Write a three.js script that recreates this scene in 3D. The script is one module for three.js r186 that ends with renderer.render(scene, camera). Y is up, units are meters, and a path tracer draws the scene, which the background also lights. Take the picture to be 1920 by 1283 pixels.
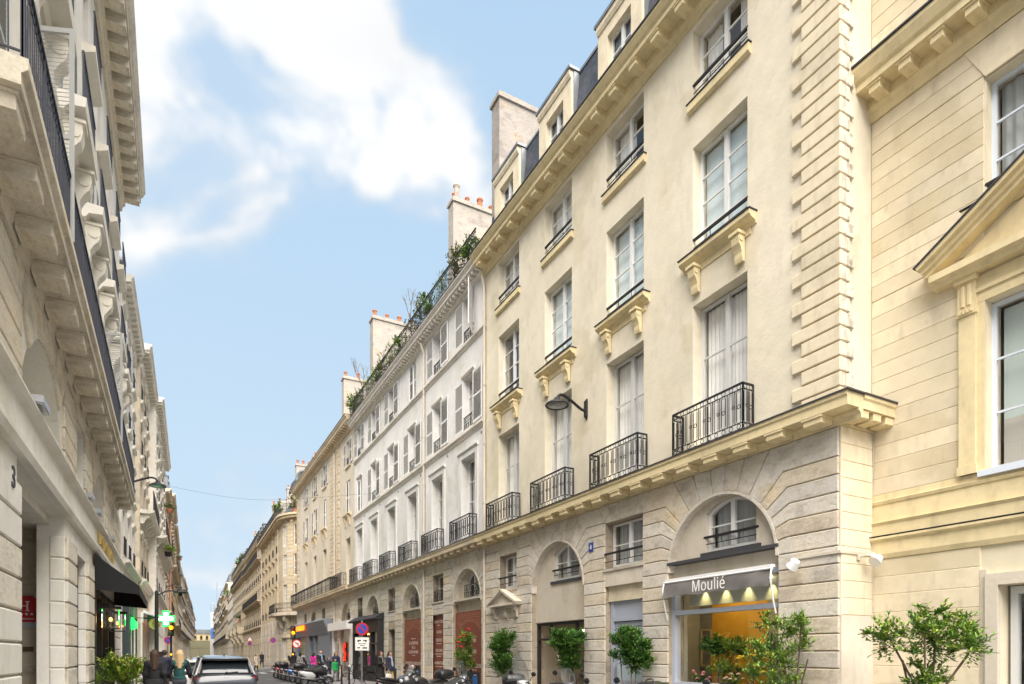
import * as THREE from 'three';
import { mergeGeometries } from 'three/addons/utils/BufferGeometryUtils.js';

// ---------------------------------------------------------------- camera, sky, sun, exposure
const scene = new THREE.Scene();
const FOC = 1180, HOR = 1226, YAW = Math.atan(635 / FOC);       // shift lens, level camera, looking to the right of the street
const camera = new THREE.PerspectiveCamera(2 * Math.atan(HOR / FOC) * 180 / Math.PI, 1920 / (2 * HOR), 0.1, 3000);
camera.position.set(0, 1.6, 0);
camera.rotation.y = -YAW;
camera.setViewOffset(1920, 2 * HOR, 0, 0, 1920, 1283);
camera.updateProjectionMatrix();

function rng(seed) { let s = seed >>> 0; return () => { s = (s + 0x6D2B79F5) >>> 0; let t = s; t = Math.imul(t ^ (t >>> 15), t | 1); t ^= t + Math.imul(t ^ (t >>> 7), t | 61); return ((t ^ (t >>> 14)) >>> 0) / 4294967296; }; }
const hash3 = (x, y, z) => { let h = Math.imul(x, 374761393) ^ Math.imul(y, 668265263) ^ Math.imul(z, 1274126177); h = Math.imul(h ^ (h >>> 13), 1274126177); h ^= h >>> 16; return (h >>> 0) / 4294967296; };
const sm = t => t * t * (3 - 2 * t);
const clamp = (v, a, b) => Math.min(b, Math.max(a, v));
const mix = (a, b, t) => a + (b - a) * t;
const sstep = (a, b, v) => sm(clamp((v - a) / (b - a), 0, 1));
function noise3(x, y, z) {
  const xi = Math.floor(x), yi = Math.floor(y), zi = Math.floor(z), u = sm(x - xi), v = sm(y - yi), w = sm(z - zi);
  const c = (a, b, d) => hash3(xi + a, yi + b, zi + d);
  return mix(mix(mix(c(0, 0, 0), c(1, 0, 0), u), mix(c(0, 1, 0), c(1, 1, 0), u), v), mix(mix(c(0, 0, 1), c(1, 0, 1), u), mix(c(0, 1, 1), c(1, 1, 1), u), v), w);
}
function fbm3(x, y, z, o) { let s = 0, a = 0.5, t = 0; for (let i = 0; i < o; i++) { s += a * noise3(x, y, z); t += a; a *= 0.5; x = x * 2.03 + 11.7; y = y * 2.03 + 3.1; z = z * 2.03 + 7.9; } return s / t; }

// clouds: [azimuth from the street axis, elevation, half sizes in degrees, strength]; the rest of the sky carries the same broken cloud
const SKY_GAIN = 0.84;
const CLOUDS = [[0, 40, 9, 10, 1.3], [4, 46, 10, 6, 1.0], [1, 35, 6, 6, 1.1], [5, 39, 6, 6, 0.7], [-3, 33, 5, 5, 1.0], [3.5, 33, 3.5, 4, 0.6], [11, 41, 5, 4, 0.42], [18.7, 39, 4.5, 5, 0.85], [20.5, 36, 3.5, 3, 0.7], [16, 44, 4, 3, 0.42], [14.5, 37, 3, 3, 0.42], [9, 31, 3, 2, 0.2], [6.2, 14.4, 3.5, 1.5, 0.5], [1.5, 11, 4, 2, 0.65], [4, 7.5, 4, 2, 0.4], [24, 46, 5, 3, 0.2], [29, 42, 5, 2.5, 0.12]];
function skyTexture(W, H) {
  const data = new Float32Array(W * H * 4), D = 180 / Math.PI;
  for (let j = 0; j < H; j++) {
    const el = ((j + 0.5) / H - 0.5) * Math.PI, cy = Math.sin(el), ce = Math.cos(el);
    for (let i = 0; i < W; i++) {
      const ph = ((i + 0.5) / W - 0.5) * 2 * Math.PI, dx = ce * Math.cos(ph), dz = ce * Math.sin(ph), k = (j * W + i) * 4;
      const e = Math.max(0, el * D);
      const t = clamp(e / 50, 0, 1), q = Math.sqrt(t);
      let r = mix(0.37, 0.235, q), g = mix(0.44, 0.335, q), b = mix(0.49, 0.45, q);
      if (el > -0.02) {
        const az = Math.atan2(dx, -dz) * D, h1 = fbm3(dx * 7 + 3, cy * 7, dz * 7 + 50, 4) - 0.5, h2 = fbm3(dx * 7 + 90, cy * 7 + 4, dz * 7, 4) - 0.5, wa = az + h1 * 20, we = e + h2 * 16;
        let bias = 0.0;
        for (const [ca, cel, ra, re, s] of CLOUDS) { const p = (wa - ca) * Math.cos(cel / D) / ra, w = (we - cel) / re, m = p * p + w * w; if (m < 9) bias += s * Math.exp(-m * 1.3); }
        const px = dx, pz = dz, py = cy * 1.6, wq = fbm3(px * 3 + 20, py * 3, pz * 3 + 9, 3) - 0.5;
        const n = fbm3(px * 8 + wq * 2 + 40, py * 8 + wq, pz * 8 + 31, 6) * 0.72 + fbm3(px * 1.7 + 5, py * 1.7 + 8, pz * 1.7 + 2, 2) * 0.28;
        const out = Math.min(1, sstep(32, 70, Math.abs(az - 16)) + sstep(46, 60, e)); // outside the view the cloud of the upper left goes on
        const nn = sstep(0.36, 0.66, n), den = Math.max(Math.min(bias, 1.45), out * 0.95) * (0.26 + 1.25 * nn), c = sstep(0.1, 1.3, den);
        const L = (0.42 + 0.085 * c) * (0.9 + 0.2 * fbm3(px * 9 + 3, py * 9, pz * 9, 3));
        r = mix(r, L * 0.985, c); g = mix(g, L * 0.995, c); b = mix(b, L * 1.01, c);
      } else { r = 0.30; g = 0.29; b = 0.27; }
      data[k] = r * SKY_GAIN; data[k + 1] = g * SKY_GAIN; data[k + 2] = b * SKY_GAIN; data[k + 3] = 1;
    }
  }
  const t = new THREE.DataTexture(data, W, H, THREE.RGBAFormat, THREE.FloatType);
  t.mapping = THREE.EquirectangularReflectionMapping; t.magFilter = t.minFilter = THREE.LinearFilter; t.needsUpdate = true;
  return t;
}
const sky = skyTexture(1440, 720);
scene.background = sky; scene.environment = sky;
scene.backgroundIntensity = 1; scene.environmentIntensity = 1;

const sun = new THREE.DirectionalLight(0xfff6ec, 5);          // sun veiled by thin cloud, high over the left-hand roofs
sun.position.set(-7, 84, 32); sun.target.position.set(4, 0, -20);
sun.castShadow = true; sun.shadow.radius = 140; sun.shadow.mapSize.set(2048, 2048);
Object.assign(sun.shadow.camera, { left: -90, right: 90, top: 90, bottom: -90, near: 1, far: 260 });
scene.add(sun, sun.target);

const renderer = new THREE.WebGLRenderer({ antialias: true });
renderer.setSize(1024, 684);
renderer.toneMapping = THREE.LinearToneMapping;
renderer.toneMappingExposure = 2.4;
renderer.shadowMap.enabled = true;

// ---------------------------------------------------------------- helpers
const taken = {};
function numbered(n) { const k = taken[n] = (taken[n] ?? -1) + 1; return k ? n + '_' + String(k).padStart(3, '0') : n; }
function tag(o, label, category, group) { o.userData.label = label; o.userData.category = category; if (group) o.userData.group = group; return o; }
function thing(name, label, category, pos = [0, 0, 0], turn = 0, group) {
  const o = new THREE.Group(); o.name = numbered(name); o.position.set(...pos); o.rotation.y = turn; tag(o, label, category, group); scene.add(o); return o;
}
function mk(name, geo, mat, parent) {
  const m = new THREE.Mesh(geo, mat); m.castShadow = m.receiveShadow = true; m.name = parent ? name : numbered(name); (parent || scene).add(m); return m;
}
function structure(name, geo, mat) { const m = mk(name, geo, mat); m.userData.kind = 'structure'; return m; }
function dup(root, label, pos, turn, group) {
  const r = root.clone(); r.name = numbered(root.name.replace(/_\d{3}$/, '')); r.userData = { ...root.userData }; if (label) r.userData.label = label; if (group) r.userData.group = group;
  if (pos) r.position.set(...pos); if (turn !== undefined) r.rotation.y = turn; scene.add(r); return r;
}
// planar uv in metres, chosen per triangle by the way it faces; flat normals unless smooth
function fin(g, smooth = false) {
  if (g.index) g = g.toNonIndexed();
  for (const k of Object.keys(g.attributes)) if (k !== 'position' && !(smooth && k === 'normal') && k !== 'color') g.deleteAttribute(k);
  const p = g.attributes.position, uv = new Float32Array(p.count * 2), a = p.array;
  for (let i = 0; i < p.count; i += 3) {
    const o = i * 3, ux = a[o + 3] - a[o], uy = a[o + 4] - a[o + 1], uz = a[o + 5] - a[o + 2], vx = a[o + 6] - a[o], vy = a[o + 7] - a[o + 1], vz = a[o + 8] - a[o + 2];
    const nx = Math.abs(uy * vz - uz * vy), ny = Math.abs(uz * vx - ux * vz), nz = Math.abs(ux * vy - uy * vx);
    for (let j = 0; j < 3; j++) {
      const q = (i + j) * 3, x = a[q], y = a[q + 1], z = a[q + 2];
      const [s, t] = nx > ny && nx > nz ? [z + 0.37, y] : ny > nz ? [x, z + 0.61] : [x, y];
      uv[(i + j) * 2] = s; uv[(i + j) * 2 + 1] = t;
    }
  }
  g.setAttribute('uv', new THREE.BufferAttribute(uv, 2));
  if (!smooth || !g.attributes.normal) g.computeVertexNormals();
  return g;
}
const join = list => mergeGeometries(list.map(g => g.index ? g.toNonIndexed() : g), false);
function box(x0, x1, y0, y1, z0, z1) { const g = new THREE.BoxGeometry(Math.abs(x1 - x0), Math.abs(y1 - y0), Math.abs(z1 - z0)); g.translate((x0 + x1) / 2, (y0 + y1) / 2, (z0 + z1) / 2); return fin(g); }
// a stone with its front edges chamfered
function cham(x0, x1, y0, y1, z0, z1, c = 0.012) {
  const f = [[x0, y0], [x1, y0], [x1, y1], [x0, y1]], g = [[x0 + c, y0 + c], [x1 - c, y0 + c], [x1 - c, y1 - c], [x0 + c, y1 - c]], v = [];
  const quad = (A, B, C, D) => v.push(...A, ...B, ...C, ...A, ...C, ...D);
  const zm = z1 - c, B = f.map(([x, y]) => [x, y, z0]), M = f.map(([x, y]) => [x, y, zm]), T = g.map(([x, y]) => [x, y, z1]);
  quad(...T);
  for (let i = 0; i < 4; i++) { const j = (i + 1) % 4; quad(M[i], M[j], T[j], T[i]); quad(B[i], B[j], M[j], M[i]); }
  const r = new THREE.BufferGeometry(); r.setAttribute('position', new THREE.Float32BufferAttribute(v, 3)); return fin(r);
}
function poly(pts, z0, z1, bevel = 0, holes = [], inset = 0) {
  const s = new THREE.Shape(pts.map(([x, y]) => new THREE.Vector2(x, y)));
  for (const h of holes) s.holes.push(new THREE.Path(h.map(([x, y]) => new THREE.Vector2(x, y))));
  const g = new THREE.ExtrudeGeometry(s, bevel ? { depth: z1 - z0 - bevel, bevelEnabled: true, bevelThickness: bevel, bevelSize: bevel, bevelOffset: -bevel - inset, bevelSegments: 1, steps: 1 } : { depth: z1 - z0, bevelEnabled: false, steps: 1 });
  g.translate(0, 0, z0); return fin(g);
}
// a moulding: profile points [z, y] run along x
function run(profile, x0, x1) {
  const s = new THREE.Shape(profile.map(([z, y]) => new THREE.Vector2(-z, y)));
  const g = new THREE.ExtrudeGeometry(s, { depth: x1 - x0, bevelEnabled: false, steps: 1 }); g.rotateY(Math.PI / 2); g.translate(x0, 0, 0); return fin(g);
}
function rod(a, b, r, n = 6, r2 = r) {
  const A = new THREE.Vector3(...a), B = new THREE.Vector3(...b), d = B.clone().sub(A), g = new THREE.CylinderGeometry(r2, r, d.length(), n, 1);
  g.translate(0, d.length() / 2, 0); g.applyQuaternion(new THREE.Quaternion().setFromUnitVectors(new THREE.Vector3(0, 1, 0), d.normalize())); g.translate(...a); return fin(g, true);
}
function bar(a, b, w, t = w) { // square bar between points in the xy or z direction
  const A = new THREE.Vector3(...a), B = new THREE.Vector3(...b), d = B.clone().sub(A), g = new THREE.BoxGeometry(w, d.length(), t);
  g.translate(0, d.length() / 2, 0); g.applyQuaternion(new THREE.Quaternion().setFromUnitVectors(new THREE.Vector3(0, 1, 0), d.normalize())); g.translate(...a); return fin(g);
}
function pipe(pts, r, n = 8, seg = 24, closed = false) { const c = new THREE.CatmullRomCurve3(pts.map(p => new THREE.Vector3(...p)), closed); return fin(new THREE.TubeGeometry(c, seg, r, n, closed), true); }
function lathe(pts, n = 20) { return fin(new THREE.LatheGeometry(pts.map(([r, y]) => new THREE.Vector2(r, y)), n), true); }
function ball(x, y, z, rx, ry = rx, rz = rx, n = 12) { const g = new THREE.SphereGeometry(1, n, Math.ceil(n * 0.7)); g.scale(rx, ry, rz); g.translate(x, y, z); return fin(g, true); }
function ring(x, y, z, R, r, n = 12, m = 4, axis = 'z') { const g = new THREE.TorusGeometry(R, r, m, n); if (axis === 'x') g.rotateY(Math.PI / 2); if (axis === 'y') g.rotateX(Math.PI / 2); g.translate(x, y, z); return fin(g, true); }
function moved(g, x, y, z, ry = 0, rx = 0, rz = 0) { const c = g.clone(); if (rz) c.rotateZ(rz); if (rx) c.rotateX(rx); if (ry) c.rotateY(ry); c.translate(x, y, z); return c; }
// stack of closed sections (each an array of [x,y,z], all of one length) skinned into one surface
function skin(sections, capA = true, capB = true, closedLoop = true) {
  const n = sections[0].length, pos = [], idx = [];
  for (const s of sections) for (const p of s) pos.push(...p);
  const m = closedLoop ? n : n - 1;
  for (let i = 0; i < sections.length - 1; i++) for (let j = 0; j < m; j++) { const a = i * n + j, b = i * n + (j + 1) % n; idx.push(a, b, a + n, b, b + n, a + n); }
  const cap = (k, f) => { const c = pos.length / 3, s = sections[k]; const m2 = s.reduce((q, p) => [q[0] + p[0] / n, q[1] + p[1] / n, q[2] + p[2] / n], [0, 0, 0]); pos.push(...m2); for (let j = 0; j < n; j++) f ? idx.push(c, k * n + j, k * n + (j + 1) % n) : idx.push(c, k * n + (j + 1) % n, k * n + j); };
  if (capA) cap(0, false); if (capB) cap(sections.length - 1, true);
  const g = new THREE.BufferGeometry(); g.setAttribute('position', new THREE.Float32BufferAttribute(pos, 3)); g.setIndex(idx); g.computeVertexNormals(); return fin(g, true);
}

// ---------------------------------------------------------------- textures (tileable) and materials
function tnoise(x, y, per, seed) { const xi = Math.floor(x), yi = Math.floor(y), u = sm(x - xi), v = sm(y - yi), m = q => ((q % per) + per) % per; const h = (a, b) => hash3(m(xi + a), m(yi + b), seed); return mix(mix(h(0, 0), h(1, 0), u), mix(h(0, 1), h(1, 1), u), v); }
function tfbm(u, v, per, o, seed) { let s = 0, a = 0.5, t = 0, p = per; for (let i = 0; i < o; i++) { s += a * tnoise(u * p, v * p, p, seed + i); t += a; a *= 0.55; p *= 2; } return s / t; }
function tex(size, fn, metres, srgb = true) {
  const d = new Uint8Array(size * size * 4);
  for (let j = 0; j < size; j++) for (let i = 0; i < size; i++) { const c = fn(i / size, j / size), k = (j * size + i) * 4; d[k] = clamp(c[0], 0, 1) * 255; d[k + 1] = clamp(c[1], 0, 1) * 255; d[k + 2] = clamp(c[2], 0, 1) * 255; d[k + 3] = 255; }
  const t = new THREE.DataTexture(d, size, size, THREE.RGBAFormat); t.wrapS = t.wrapT = THREE.RepeatWrapping; t.magFilter = t.minFilter = THREE.LinearFilter; t.generateMipmaps = false;
  if (srgb) t.colorSpace = THREE.SRGBColorSpace; t.repeat.set(1 / metres, 1 / metres); t.needsUpdate = true; return t;
}
const plasterMap = tex(512, (u, v) => { const a = tfbm(u, v, 4, 5, 3), b = tfbm(u, v, 24, 3, 17), st = tfbm(u * 1, v, 6, 4, 41); const sk = tfbm(u * 3, v, 8, 4, 71), k = 0.94 + 0.13 * (a - 0.5) + 0.05 * (b - 0.5) - 0.03 * sstep(0.55, 0.75, sk), d = 0.04 * sstep(0.55, 0.72, st); return [k - d * 0.8, k - d, k - d * 1.5 + 0.03 * (a - 0.5)]; }, 5.3);
const plasterBump = tex(512, (u, v) => { const h = 0.6 * tfbm(u, v, 10, 4, 9) + 0.4 * tfbm(u, v, 60, 2, 5); return [h, h, h]; }, 2.9, false);
const stoneMap = tex(512, (u, v) => {
  const a = tfbm(u, v, 4, 5, 23), b = tfbm(u, v, 9, 4, 51), c = tfbm(u * 1, v * 3, 12, 4, 77), pit = tfbm(u, v, 90, 2, 8), grey = sstep(0.54, 0.7, b), och = sstep(0.55, 0.72, a), dark = sstep(0.6, 0.74, c);
  const k = 0.9 + 0.14 * (a - 0.5) + 0.1 * (pit - 0.5);
  return [k - 0.07 * grey - 0.05 * dark, k - 0.075 * grey - 0.02 * och - 0.06 * dark, k - 0.07 * grey - 0.07 * och - 0.08 * dark];
}, 2.7);
const stoneBump = tex(512, (u, v) => { const p = tfbm(u, v, 70, 2, 12), h = 0.5 * tfbm(u, v, 8, 4, 33) + 0.4 * p - 0.5 * sstep(0.66, 0.8, tfbm(u, v, 40, 3, 91)); return [h + 0.2, h + 0.2, h + 0.2]; }, 1.9, false);
const dirtMap = tex(512, (u, v) => { const s = tfbm(u * 1, v, 5, 5, 61), f = tfbm(u * 3, v, 9, 4, 29), g = tfbm(u, v, 40, 3, 7); const k = 0.96 - 0.07 * sstep(0.45, 0.8, s) - 0.05 * sstep(0.5, 0.8, f) - 0.05 * (g - 0.5); return [k, k * 0.985, k * 0.96]; }, 3.6);
const stainMap = tex(512, (u, v) => { const a = tfbm(u * 2, v, 5, 5, 19), b = tfbm(u, v, 14, 4, 37), c = tfbm(u * 4, v, 6, 4, 83), k = 0.95 - 0.2 * sstep(0.5, 0.72, a) * sstep(0.4, 0.6, b) - 0.16 * sstep(0.55, 0.7, c); return [k, k, k * 1.01]; }, 1.7);
const asphaltMap = tex(512, (u, v) => { const a = tfbm(u, v, 120, 2, 4), b = tfbm(u, v, 5, 4, 14), k = 0.72 + 0.35 * (a - 0.5) + 0.3 * (b - 0.5); return [k, k, k * 1.01]; }, 3.1);
const slateMap = tex(256, (u, v) => { const a = tfbm(u, v, 30, 2, 4), b = tfbm(u, v, 6, 3, 14), k = 0.75 + 0.25 * (a - 0.5) + 0.5 * (b - 0.5); return [k, k, k * 1.04]; }, 1.3);
const lin = (r, g, b) => new THREE.Color().setRGB(r, g, b);
function mat(r, g, b, rough = 0.85, o = {}) { return new THREE.MeshStandardMaterial({ color: lin(r, g, b), roughness: rough, metalness: 0, ...o }); }
const plaster = (r, g, b) => mat(r, g, b, 0.92, { map: plasterMap, bumpMap: plasterBump, bumpScale: 0.006 });
const stonem = (r, g, b) => mat(r, g, b, 0.93, { map: stoneMap, bumpMap: stoneBump, bumpScale: 0.006 });
const trimm = (r, g, b) => mat(r, g, b, 0.85, { map: dirtMap, bumpMap: plasterBump, bumpScale: 0.003 });
const M = {
  yWall: plaster(0.84, 0.765, 0.605), yTrim: trimm(0.82, 0.71, 0.45), ySide: plaster(0.83, 0.74, 0.55), yQuoin: trimm(0.82, 0.74, 0.57), yStain: mat(0.81, 0.73, 0.57, 0.9, { map: stainMap, bumpMap: plasterBump, bumpScale: 0.003 }),
  stone: [stonem(0.79, 0.72, 0.61), stonem(0.84, 0.78, 0.67), stonem(0.72, 0.65, 0.55), stonem(0.80, 0.70, 0.55), stonem(0.75, 0.70, 0.62)], stoneBack: stonem(0.50, 0.42, 0.32), panel: plaster(0.70, 0.63, 0.52),
  white: plaster(0.85, 0.835, 0.81), whiteTrim: trimm(0.83, 0.80, 0.76), cream: plaster(0.74, 0.66, 0.53), creamTrim: trimm(0.72, 0.62, 0.46),
  lStone: [stonem(0.81, 0.74, 0.60), stonem(0.84, 0.78, 0.65), stonem(0.80, 0.71, 0.56)], lPaint: plaster(0.84, 0.81, 0.73), lWall: plaster(0.83, 0.79, 0.71),
  haus: [stonem(0.74, 0.62, 0.42), stonem(0.72, 0.62, 0.46), stonem(0.76, 0.67, 0.53), stonem(0.78, 0.73, 0.65), stonem(0.70, 0.61, 0.45)], brick: mat(0.50, 0.19, 0.09, 0.9, { map: dirtMap }),
  iron: mat(0.022, 0.022, 0.024, 0.55, { metalness: 0.3 }), ironBlue: mat(0.03, 0.032, 0.045, 0.5, { metalness: 0.3 }), zinc: mat(0.24, 0.27, 0.31, 0.5, { metalness: 0.5, map: dirtMap }), lead: mat(0.05, 0.05, 0.055, 0.7),
  slate: mat(0.085, 0.095, 0.12, 0.55, { map: slateMap }), slateB: mat(0.065, 0.072, 0.092, 0.5, { map: slateMap }), slateC: mat(0.105, 0.115, 0.14, 0.6, { map: slateMap }),
  frame: mat(0.74, 0.74, 0.72, 0.5), frameGrey: mat(0.60, 0.61, 0.60, 0.5), frameBlue: mat(0.66, 0.72, 0.80, 0.5), shutter: mat(0.76, 0.76, 0.75, 0.6), shutterGrey: mat(0.42, 0.43, 0.42, 0.6),
  curtain: mat(0.80, 0.80, 0.78, 0.95, { side: THREE.DoubleSide }), blind_or_reflection: mat(0.62, 0.72, 0.74, 0.9, { side: THREE.DoubleSide }), drape: mat(0.40, 0.42, 0.42, 0.95, { side: THREE.DoubleSide }), blindBeige: mat(0.48, 0.46, 0.41, 0.9),  // pale blue-green sheet has a sky reflection painted into its colour
  glass: new THREE.MeshPhysicalMaterial({ color: 0xffffff, roughness: 0.02, metalness: 0, transmission: 1, thickness: 0, ior: 1.5, specularIntensity: 1 }),
  room: mat(0.42, 0.39, 0.35, 0.95), chimney: mat(0.52, 0.47, 0.41, 0.95, { map: stoneMap, bumpMap: stoneBump, bumpScale: 0.008 }), chimneyDirty: mat(0.44, 0.40, 0.36, 0.95, { map: stoneMap, bumpMap: stoneBump, bumpScale: 0.01 }), terracotta: mat(0.42, 0.17, 0.09, 0.9, { map: dirtMap }),
  black: mat(0.012, 0.012, 0.013, 0.6), rubber: mat(0.018, 0.018, 0.018, 0.85), chrome: mat(0.75, 0.75, 0.76, 0.18, { metalness: 1 }), steel: mat(0.42, 0.43, 0.45, 0.35, { metalness: 0.8 }), whiteMetal: mat(0.80, 0.80, 0.79, 0.4),
  pipe: mat(0.66, 0.62, 0.55, 0.7, { map: dirtMap }), door: mat(0.36, 0.39, 0.46, 0.55), doorGlass: mat(0.45, 0.54, 0.57, 0.25),
};

// ---------------------------------------------------------------- facade kit. Local axes of a building: x to the right seen from the street, y up, z out of the wall
const R_ = rng(11);
const pick = (a, r = R_) => a[Math.floor(r() * a.length) % a.length];
const arcPts = (cx, cy, r, a0, a1, n) => Array.from({ length: n + 1 }, (_, i) => { const a = mix(a0, a1, i / n); return [cx + r * Math.cos(a), cy + r * Math.sin(a)]; });
const rectHole = (x0, x1, y0, y1) => [[x0, y0], [x0, y1], [x1, y1], [x1, y0]];
const archHole = (c, r, y0, ys, n = 20) => [[c - r, y0], ...arcPts(c, ys, r, Math.PI, 0, n), [c + r, y0]];
// flat-topped opening with a shallow arched head
function segHole(x0, x1, y0, y1, rise, n = 10) { const w = x1 - x0, R = (w * w / 4 + rise * rise) / (2 * rise), c = (x0 + x1) / 2, cy = y1 - R, a = Math.asin(w / 2 / R); return [[x0, y0], ...arcPts(c, cy, R, Math.PI / 2 + a, Math.PI / 2 - a, n), [x1, y0]]; }
const cache = {};
const cached = (k, f) => cache[k] ??= f();

function foldSheet(w, h, amp, perM, seed) {
  return cached(`fold${w.toFixed(2)}_${h.toFixed(2)}_${seed}`, () => {
    const r = rng(seed), n = Math.ceil(w * perM * 4), pos = [], idx = [], ph = r() * 6;
    for (let i = 0; i <= n; i++) { const x = -w / 2 + w * i / n, z = amp * Math.sin(ph + i * Math.PI / 2 + 0.7 * Math.sin(i * 0.37)) * (0.6 + 0.6 * r()); pos.push(x, 0, z, x, h, z * 0.6); }
    for (let i = 0; i < n; i++) { const a = i * 2; idx.push(a, a + 2, a + 1, a + 1, a + 2, a + 3); }
    const g = new THREE.BufferGeometry(); g.setAttribute('position', new THREE.Float32BufferAttribute(pos, 3)); g.setIndex(idx); g.computeVertexNormals(); return fin(g, true);
  });
}
// a casement window: the mesh is the frame, its children are panes and whatever hangs behind them
function win(parent, cx, y0, w, h, o = {}) {
  const { z = -0.24, rows = 3, fm = M.frame, arch = 0, behind = 'dark', gm = M.glass, single = false, name = 'window', r = R_ } = o;
  const fw = 0.06, st = 0.1, leaves = single ? 1 : 2, lw = single ? w - 2 * fw : (w - 2 * fw - st) / 2, rh = (h - 0.09 - fw) / rows;
  const key = `win${w.toFixed(2)}_${h.toFixed(2)}_${rows}_${arch}_${single}`;
  const geo = cached(key, () => {
    const p = [];
    if (arch) p.push(poly(segHole(-w / 2, w / 2, 0, h, arch).reverse(), -0.03, 0.03, 0, [segHole(-w / 2 + fw, w / 2 - fw, 0.09, h - fw, arch * 0.92)]));
    else p.push(box(-w / 2, -w / 2 + fw, 0, h, -0.03, 0.03), box(w / 2 - fw, w / 2, 0, h, -0.03, 0.03), box(-w / 2 + fw, w / 2 - fw, 0, 0.09, -0.03, 0.028), box(-w / 2 + fw, w / 2 - fw, h - fw, h, -0.03, 0.028));
    if (!single) p.push(box(-st / 2, st / 2, 0.09, h - fw * 0.8, -0.035, 0.045));
    for (let k = 1; k < rows; k++) for (let l = 0; l < leaves; l++) { const x = single ? -lw / 2 : l ? st / 2 : -st / 2 - lw; p.push(box(x, x + lw, 0.09 + rh * k - 0.016, 0.09 + rh * k + 0.016, -0.015, 0.022)); }
    return join(p);
  });
  const f = mk(name, geo, fm, parent); f.position.set(cx, y0, z);
  for (let k = 0; k < rows; k++) for (let l = 0; l < leaves; l++) {
    const top = k === rows - 1 && arch, x = single ? 0 : (l ? 1 : -1) * (st / 2 + lw / 2);
    const pg = cached(`pane${lw.toFixed(3)}_${rh.toFixed(3)}_${top ? l + '_' + arch : ''}`, () => {
      if (!top) return fin(new THREE.PlaneGeometry(lw, rh));
      const s = segHole(-w / 2 + fw, w / 2 - fw, 0.09, h - fw, arch * 0.92, 16).map(([a, b]) => [a - x, b - (0.09 + rh * (k + 0.5))]).filter(([a]) => Math.abs(a) <= lw / 2 + 0.03).map(([a, b]) => [clamp(a, -lw / 2, lw / 2), Math.max(b, -rh / 2)]);
      if (l) s.unshift([-lw / 2, -rh / 2]); else s.push([lw / 2, -rh / 2]);
      return fin(new THREE.ShapeGeometry(new THREE.Shape(s.map(q => new THREE.Vector2(...q)))));
    });
    const p = mk('pane', pg, gm, f); p.position.set(x, 0.09 + rh * (k + 0.5), 0); p.rotation.set((r() - 0.5) * 0.012, (r() - 0.5) * 0.02, 0);
  }
  const cw = w - 0.1;
  if (behind === 'curtain') { const c = mk('curtain', foldSheet(cw, h - 0.05, 0.022, 9, 5 + Math.floor(r() * 4)), M.curtain, f); c.position.set(0, 0.02, -0.13); }
  else if (behind === 'blind_or_reflection') { const c = mk('blind_or_reflection', cached('blind_or_reflection' + key, () => box(-cw / 2, cw / 2, 0.02, h - 0.05, -0.13, -0.12)), M.blind_or_reflection, f); }  // flat tinted sheet stands in for sky mirrored by the panes
  else if (behind === 'drapes') for (const s of [-1, 1]) { const c = mk('curtain', foldSheet(cw * 0.32, h - 0.05, 0.03, 9, 21 + Math.floor(r() * 3)), M.curtain, f); c.position.set(s * cw * 0.33, 0.02, -0.15); }
  else if (behind === 'grey') { const c = mk('curtain', foldSheet(cw, h - 0.05, 0.03, 7, 31 + Math.floor(r() * 3)), M.drape, f); c.position.set(0, 0.02, -0.16); }
  else if (behind === 'half') { const c = mk('curtain', foldSheet(cw * 0.5, h - 0.05, 0.03, 9, 41 + Math.floor(r() * 3)), M.curtain, f); c.position.set((r() < 0.5 ? -1 : 1) * cw * 0.24, 0.02, -0.15); }
  return f;
}
// hand rail and thin rail of a window guard
function guard(parent, cx, y, w, o = {}) {
  const { z = -0.02, gap = 0.16, m = M.iron } = o;
  return mk('window_guard', cached(`guard${w.toFixed(2)}_${gap}`, () => join([box(-w / 2, w / 2, gap, gap + 0.05, -0.03, 0.02), box(-w / 2, w / 2, 0, 0.018, -0.012, 0.006), bar([-w * 0.17, 0, 0], [-w * 0.17, gap, 0], 0.012), bar([w * 0.17, 0, 0], [w * 0.17, gap, 0], 0.012)])), m, parent).position.set(cx, y, z);
}
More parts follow.
